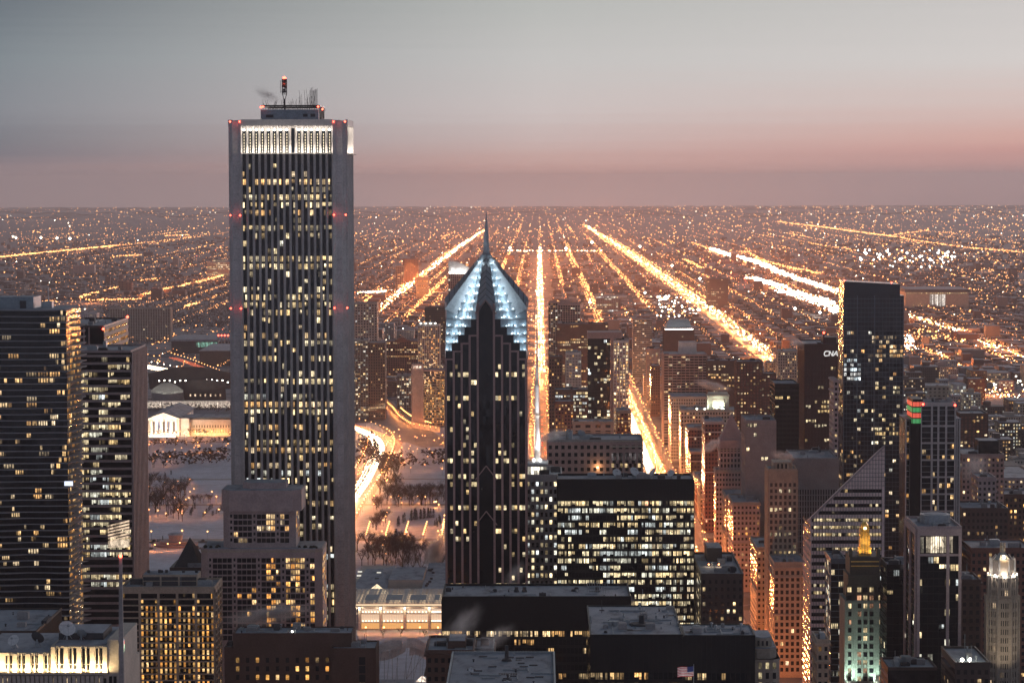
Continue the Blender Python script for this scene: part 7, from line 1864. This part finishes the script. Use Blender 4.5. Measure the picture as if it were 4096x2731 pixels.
def clump(x,y,h,n,w):
    for j in range(n):
        a=R()*6.28; p=Vector((x+U(-w,w),y+U(-w,w)*2,gz(y)+h*U(.15,.75))); s=U(.35,.7)*h*.6; q=Vector((math.cos(a)*s,U(-.4,.4)*s,U(.2,.8)*s)); r_=Vector((-math.sin(a)*s*.7,.3*s,U(-.2,.7)*s)); mb.face([p-q*.5,p+q*.5,p+r_],0)
for x,y,s,k in TREES[298:]: clump(x,y,12*s,14,4)
for i in range(7000):
    vv=235+R()**.8*170; uu=R()*1024; y=YV(vv); x=(uu-540)/F*y
    if y<4300 or (abs(x)<22 or abs(x-400)<30): continue
    if uu<232 and vv>345: continue
    clump(x,y,U(7,14),6 if y<9000 else 4,U(4,10)*(1+y/16000))
for i in range(800):
    y=U(26500,59000); x=U(-.2,.18)*y; h_=U(4,16)+gz(y); s_=U(40,260); a=Vector((x-s_,y,gz(y)-1)); mb.face([a,Vector((x+s_,y,gz(y)-1)),Vector((x+s_*U(.1,.6),y,h_)),Vector((x-s_*U(.1,.6),y,h_-U(0,4)))],0)
for i in range(900):
    p=G(100+R()*132,305+R()*24); clump(p.x,p.y,U(9,14),7,9)
for i in range(120):
    p=G(142+R()*90,406+R()*6); clump(p.x,p.y,U(6,10),7,5)
o=mb.build('tree',['twig']); tag(o,'far bare trees darkening the neighbourhoods and parkland','trees',None,'stuff')
# ---------------------------------------------------------------- filler mid-rises and houses
FOOT=[]
for o in list(bpy.data.objects):
    if o.get('category') in ('building','skyscraper') and o.type=='EMPTY':
        xs=[];ys=[]
        for c in o.children:
            if c.name.startswith('wall'):
                for b in c.bound_box: xs.append(b[0]+o.location.x); ys.append(b[1]+o.location.y)
        if xs: FOOT.append((min(xs)-6,max(xs)+6,min(ys)-6,max(ys)+6))
def free(x0,x1,y0,y1):
    if x0<150 and x1>100 and y0<4750: return False
    if x0<20 and x1>-20 and y0>3100: return False
    if x0<425 and x1>370 and y0>4400: return False
    return all(x1<a or x0>b or y1<c or y0>d for a,b,c,d in FOOT)
WCOL=['brick','redbrick','tan','grey','beige','darkbrown','lime','rose']
WN={'brick':'brown brick','redbrick':'red brick','tan':'tan stone','grey':'grey concrete','beige':'beige','darkbrown':'dark','lime':'limestone','rose':'rosy stone'}
nfill=0
for (xa,xb,ya,yb,h0,h1,n) in ((160,420,1750,2700,30,85,60),(140,560,2700,4400,14,48,120),(420,1000,2400,4600,10,30,60),(20,110,3550,4600,20,48,40),(-330,-30,4050,5600,12,40,60)):
    for i in range(n*4):
        if nfill>=290: break
        w_=U(22,52); dd=U(22,50); x=U(xa,xb); y=U(ya,yb); h=U(h0,h1)
        if not free(x,x+w_,y,y+dd): continue
        u=540+x*F/y; v=179+(CAMZ-h)*F/y
        if u>1040 or v>690 or (x<0 and u<352): continue
        lim=300 if u<545 else 405 if 630<u<770 and y<3000 else 330
        if v<lim: continue
        FOOT.append((x-4,x+w_+4,y-4,y+dd+4)); c=random.choice(WCOL); nfill+=1
        t=thing('city_block',('%s mid-rise with snowy roof %s'%(WN[c],'west of the brightest avenue' if x>150 else 'along the straight avenue' if x>0 else 'between park drive and granite tower')),'building',(x+w_/2,y+dd/2,0),'mid-rise blocks between the towers')
        mb=MB(); mb.box(x,x+w_,y,y+dd,0,h); 
        if R()<.6: a=U(.1,.5); mb.box(x+w_*a,x+w_*(a+.3),y+dd*.3,y+dd*.7,h,h+U(3,6))
        mb.build('wall',c,t)
        mb=MB(); mb.box(x+.5,x+w_-.5,y+.5,y+dd-.5,h,h+.3); mb.build('roof','snow' if R()<.7 else 'tarroof',t)
        wn=MB(); p=random.choice((.1,.2,.35,.5)); pal=PAL[random.choice(('warm','amber','mix','cool'))]; nb=int(w_/3); nf=int(h/3.6)
        for f in range(nf):
            for b in range(nb):
                zz=h-2-f*3.6; q=U(.25,1.2); on=R()<p
                wn.face([(x+b*3+.8,y-.06,zz-1.7),(x+b*3+2.3,y-.06,zz-1.7),(x+b*3+2.3,y-.06,zz),(x+b*3+.8,y-.06,zz)],0,tuple(k*q for k in random.choice(pal)) if on else (1e-4,0,0))
        sx=x-.06 if x>0 else x+w_+.06
        for f in range(nf):
            for b in range(int(dd/4)):
                if R()<p: q=U(.2,.9); zz=h-2-f*3.6; wn.face([(sx,y+b*4+1,zz-1.7),(sx,y+b*4+2.6,zz-1.7),(sx,y+b*4+2.6,zz),(sx,y+b*4+1,zz)],0,tuple(k*q for k in random.choice(pal)))
        if wn.f: o=wn.build('window',['win'],t); o['kind']='stuff'
# houses
def house_variant(w_,d_,h,m,gable):
    a=MB(); a.box(-w_/2,w_/2,-d_/2,d_/2,0,h); b=MB()
    if gable:
        r=h+w_*.28; b.face([(-w_/2-.3,-d_/2-.3,h),(0,-d_/2-.3,r),(0,d_/2+.3,r),(-w_/2-.3,d_/2+.3,h)]); b.face([(0,-d_/2-.3,r),(w_/2+.3,-d_/2-.3,h),(w_/2+.3,d_/2+.3,h),(0,d_/2+.3,r)]); b.face([(-w_/2,-d_/2,h),(w_/2,-d_/2,h),(0,-d_/2,r)])
    else: b.box(-w_/2+.3,w_/2-.3,-d_/2+.3,d_/2-.3,h,h+.4)
    x=a.build('house',m); y=b.build('roof','snow'); r=(x.data,y.data); bpy.data.objects.remove(x); bpy.data.objects.remove(y); return r
HV=[house_variant(12,18,9,'housewall',True),house_variant(16,26,10,'housewall',False),house_variant(30,40,8,'housewall2',False),house_variant(11,20,11,'redbrick',True),house_variant(22,34,14,'housewall2',False)]
HS=[]
for i in range(13000):
    vv=232+R()**.75*150; uu=R()*1030-3; y=YV(vv); x=(uu-540)/F*y; x=round(x/33)*33+U(-3,3)+16
    if y<4450 or abs(x)<22 or abs(x-400)<32 or y>16000: continue
    if uu<232 and vv>300: continue
    if not free(x-14,x+14,y-18,y+18): continue
    HS.append((x,y))
HS.sort(key=lambda h:h[1])
for x,y in HS[:298]:
    k=random.randrange(5); w_,r_=HV[k]; o=bpy.data.objects.new('house',w_); COL.objects.link(o); o.location=(x,y,gz(y)); q=bpy.data.objects.new('roof',r_); COL.objects.link(q); q.parent=o
    s=U(.8,1.25); o.scale=(s,s,U(.8,1.3)); tag(o,('gabled house with snowy roof on the nearer plain','low flat-roofed block with snowy roof on the nearer plain')[k in (1,2,4)],'house','houses on the nearer plain')
mb=MB()
for x,y in HS[298:]:
    w_,d_,h=random.choice(((11,18,9),(14,24,10),(28,40,8),(20,30,12),(12,20,8))); s=U(.8,1.2)
    if R()<.015: h*=2.6; s*=1.2
    g_=gz(y); mb.box(x-w_/2*s,x+w_/2*s,y-d_/2,y+d_/2,g_,g_+h,random.choice((0,0,1)),2 if R()<.6 else 3)
    if R()<.22: zz=U(2,h-1); mb.octa(x+U(-4,4),y-d_/2-.5,g_+zz,.3*y/F+.35,4)
o=mb.build('house',['housewall','housewall2','snow','tarroof','sodium_dim']); tag(o,'far houses and sheds covering the plain between the avenues','houses',None,'stuff')
# ---------------------------------------------------------------- steam
def steam_mat(n,dens,c=(.95,.95,.97),an=.3):
    m=bpy.data.materials.new(n); m.use_nodes=True; nt=m.node_tree; nt.nodes.clear(); N=nt.nodes; L=nt.links
    o=N.new('ShaderNodeOutputMaterial'); v=N.new('ShaderNodeVolumePrincipled'); tc=N.new('ShaderNodeTexCoord'); g=N.new('ShaderNodeTexGradient'); g.gradient_type='QUADRATIC_SPHERE'
    nz=N.new('ShaderNodeTexNoise'); nz.inputs['Scale'].default_value=2.2; nz.inputs['Detail'].default_value=3
    L.new(tc.outputs['Object'],g.inputs['Vector']); L.new(tc.outputs['Object'],nz.inputs['Vector'])
    mr=N.new('ShaderNodeMapRange'); mr.inputs['From Min'].default_value=.34; mr.inputs['From Max'].default_value=.62; mr.inputs['To Max'].default_value=dens; L.new(nz.outputs['Fac'],mr.inputs['Value'])
    mm=N.new('ShaderNodeMath'); mm.operation='MULTIPLY'; L.new(mr.outputs['Result'],mm.inputs[0]); L.new(g.outputs['Fac'],mm.inputs[1]); L.new(mm.outputs[0],v.inputs['Density'])
    v.inputs['Color'].default_value=(*c,1); v.inputs['Anisotropy'].default_value=an; L.new(v.outputs[0],o.inputs['Volume']); return m
SM=[steam_mat('thin_steam',.28),steam_mat('thick_steam',1.2),steam_mat('dark_smoke',.5,(.25,.25,.28))]
def plume(label,u0,v0,u1,v1,d,wpx,k):
    """a steam cloud whose long axis runs between two points at distance d"""
    p=Vector((XU(u0,d,v0),d,ZV(v0,d,u0))); q=Vector((XU(u1,d,v1),d,ZV(v1,d,u1))); w=wpx*d/F
    b=MB(); b.ball(0,0,0,1,0,14,8); o=b.build('steam_cloud',SM[k]); o.location=(p+q)/2; ax=(q-p); o.scale=(ax.length/2,w/2,w/2); o.rotation_euler=ax.to_track_quat('X','Z').to_euler()
    tag(o,label,'steam','steam drifting off the roofs','stuff'); return o
def plumes():
    plume('dark smoke trailing from the top of the tallest tower',250,86,284,103,1500,15,2)
    plume('white steam streaming sideways from the mast roof',530,440,572,430,1522,15,1); point((XU(545,1515),1508,ZV(440,1515)),2600,(1,.96,.9),.4)
    plume('pinkish steam column rising in the park grove',424,572,446,530,2250,26,1)
    plume('steam curling past the foot of the granite tower',500,592,528,558,1290,24,0)
    plume('steam lying over the brown brick roof',214,622,322,606,1215,26,1)
    plume('faint steam left of the sunken brick roof',436,652,486,600,1120,34,0)
    plume('steam blowing off the wide black slab roof',588,590,646,606,1235,24,0)
    plume('wisp of steam over the low roofs before the black slabs',470,652,520,622,1060,26,0)
    plume('steam beside the gold-crowned tower',898,570,930,552,1320,14,1)
    plume('steam wisp in front of the curved apartment tower',690,380,734,390,2600,12,1)
    plume('steam at the shoulder of the pyramid tower',700,452,722,438,2000,14,1)
    plume('steam off the dark red block roof',786,338,814,350,2360,12,1)
    plume('pink steam bank over the far right roofs',956,480,990,456,1900,34,0)
    plume('steam puff right of the near black slab wing',738,655,752,668,1030,12,1)
    plume('small steam wisp in front of the red block base',768,452,800,460,1900,14,1)
    plume('steam behind the blue glass tower',900,404,912,396,2100,10,0)
plumes()
# lamps added between the towers to warm the facades, mostly hidden behind them
lm=MB()
def added_lamp(x,y,h,p): lm.box(x-.1,x+.1,y+.3,y+.5,0,h,1); lm.ball(x,y+.2,h+.9,.5,0,6,4); point((x,y-.6,h),p,SOD,.8)
for x in (205,268,335,400):
    for y in range(1800,4700,120): added_lamp(x+U(-5,5),y+U(-20,20),11,STREETW*(1 if x<300 else .5))
for x in (-330,-250,-170,-95,-40):
    for y in range(4000,5700,170): added_lamp(x+U(-5,5),y+U(-20,20),11,STREETW)
for x in (-262,-205,-112,-60,20,75,128):
    for y in range(760,1640,85): added_lamp(x+U(-6,6),y,11,6000)
for y in range(1620,4740,22): added_lamp(126+U(-4,4),y,12,AVE*(.75 if y<2700 else .9))  # added on the avenue's centre line to light its walls
o=lm.build('street_lamp',['lampbulb','black']); tag(o,'added lamps lighting the canyons between the towers from below','street lamps',None,'stuff')  # this street_lamp mesh holds only the added lamps
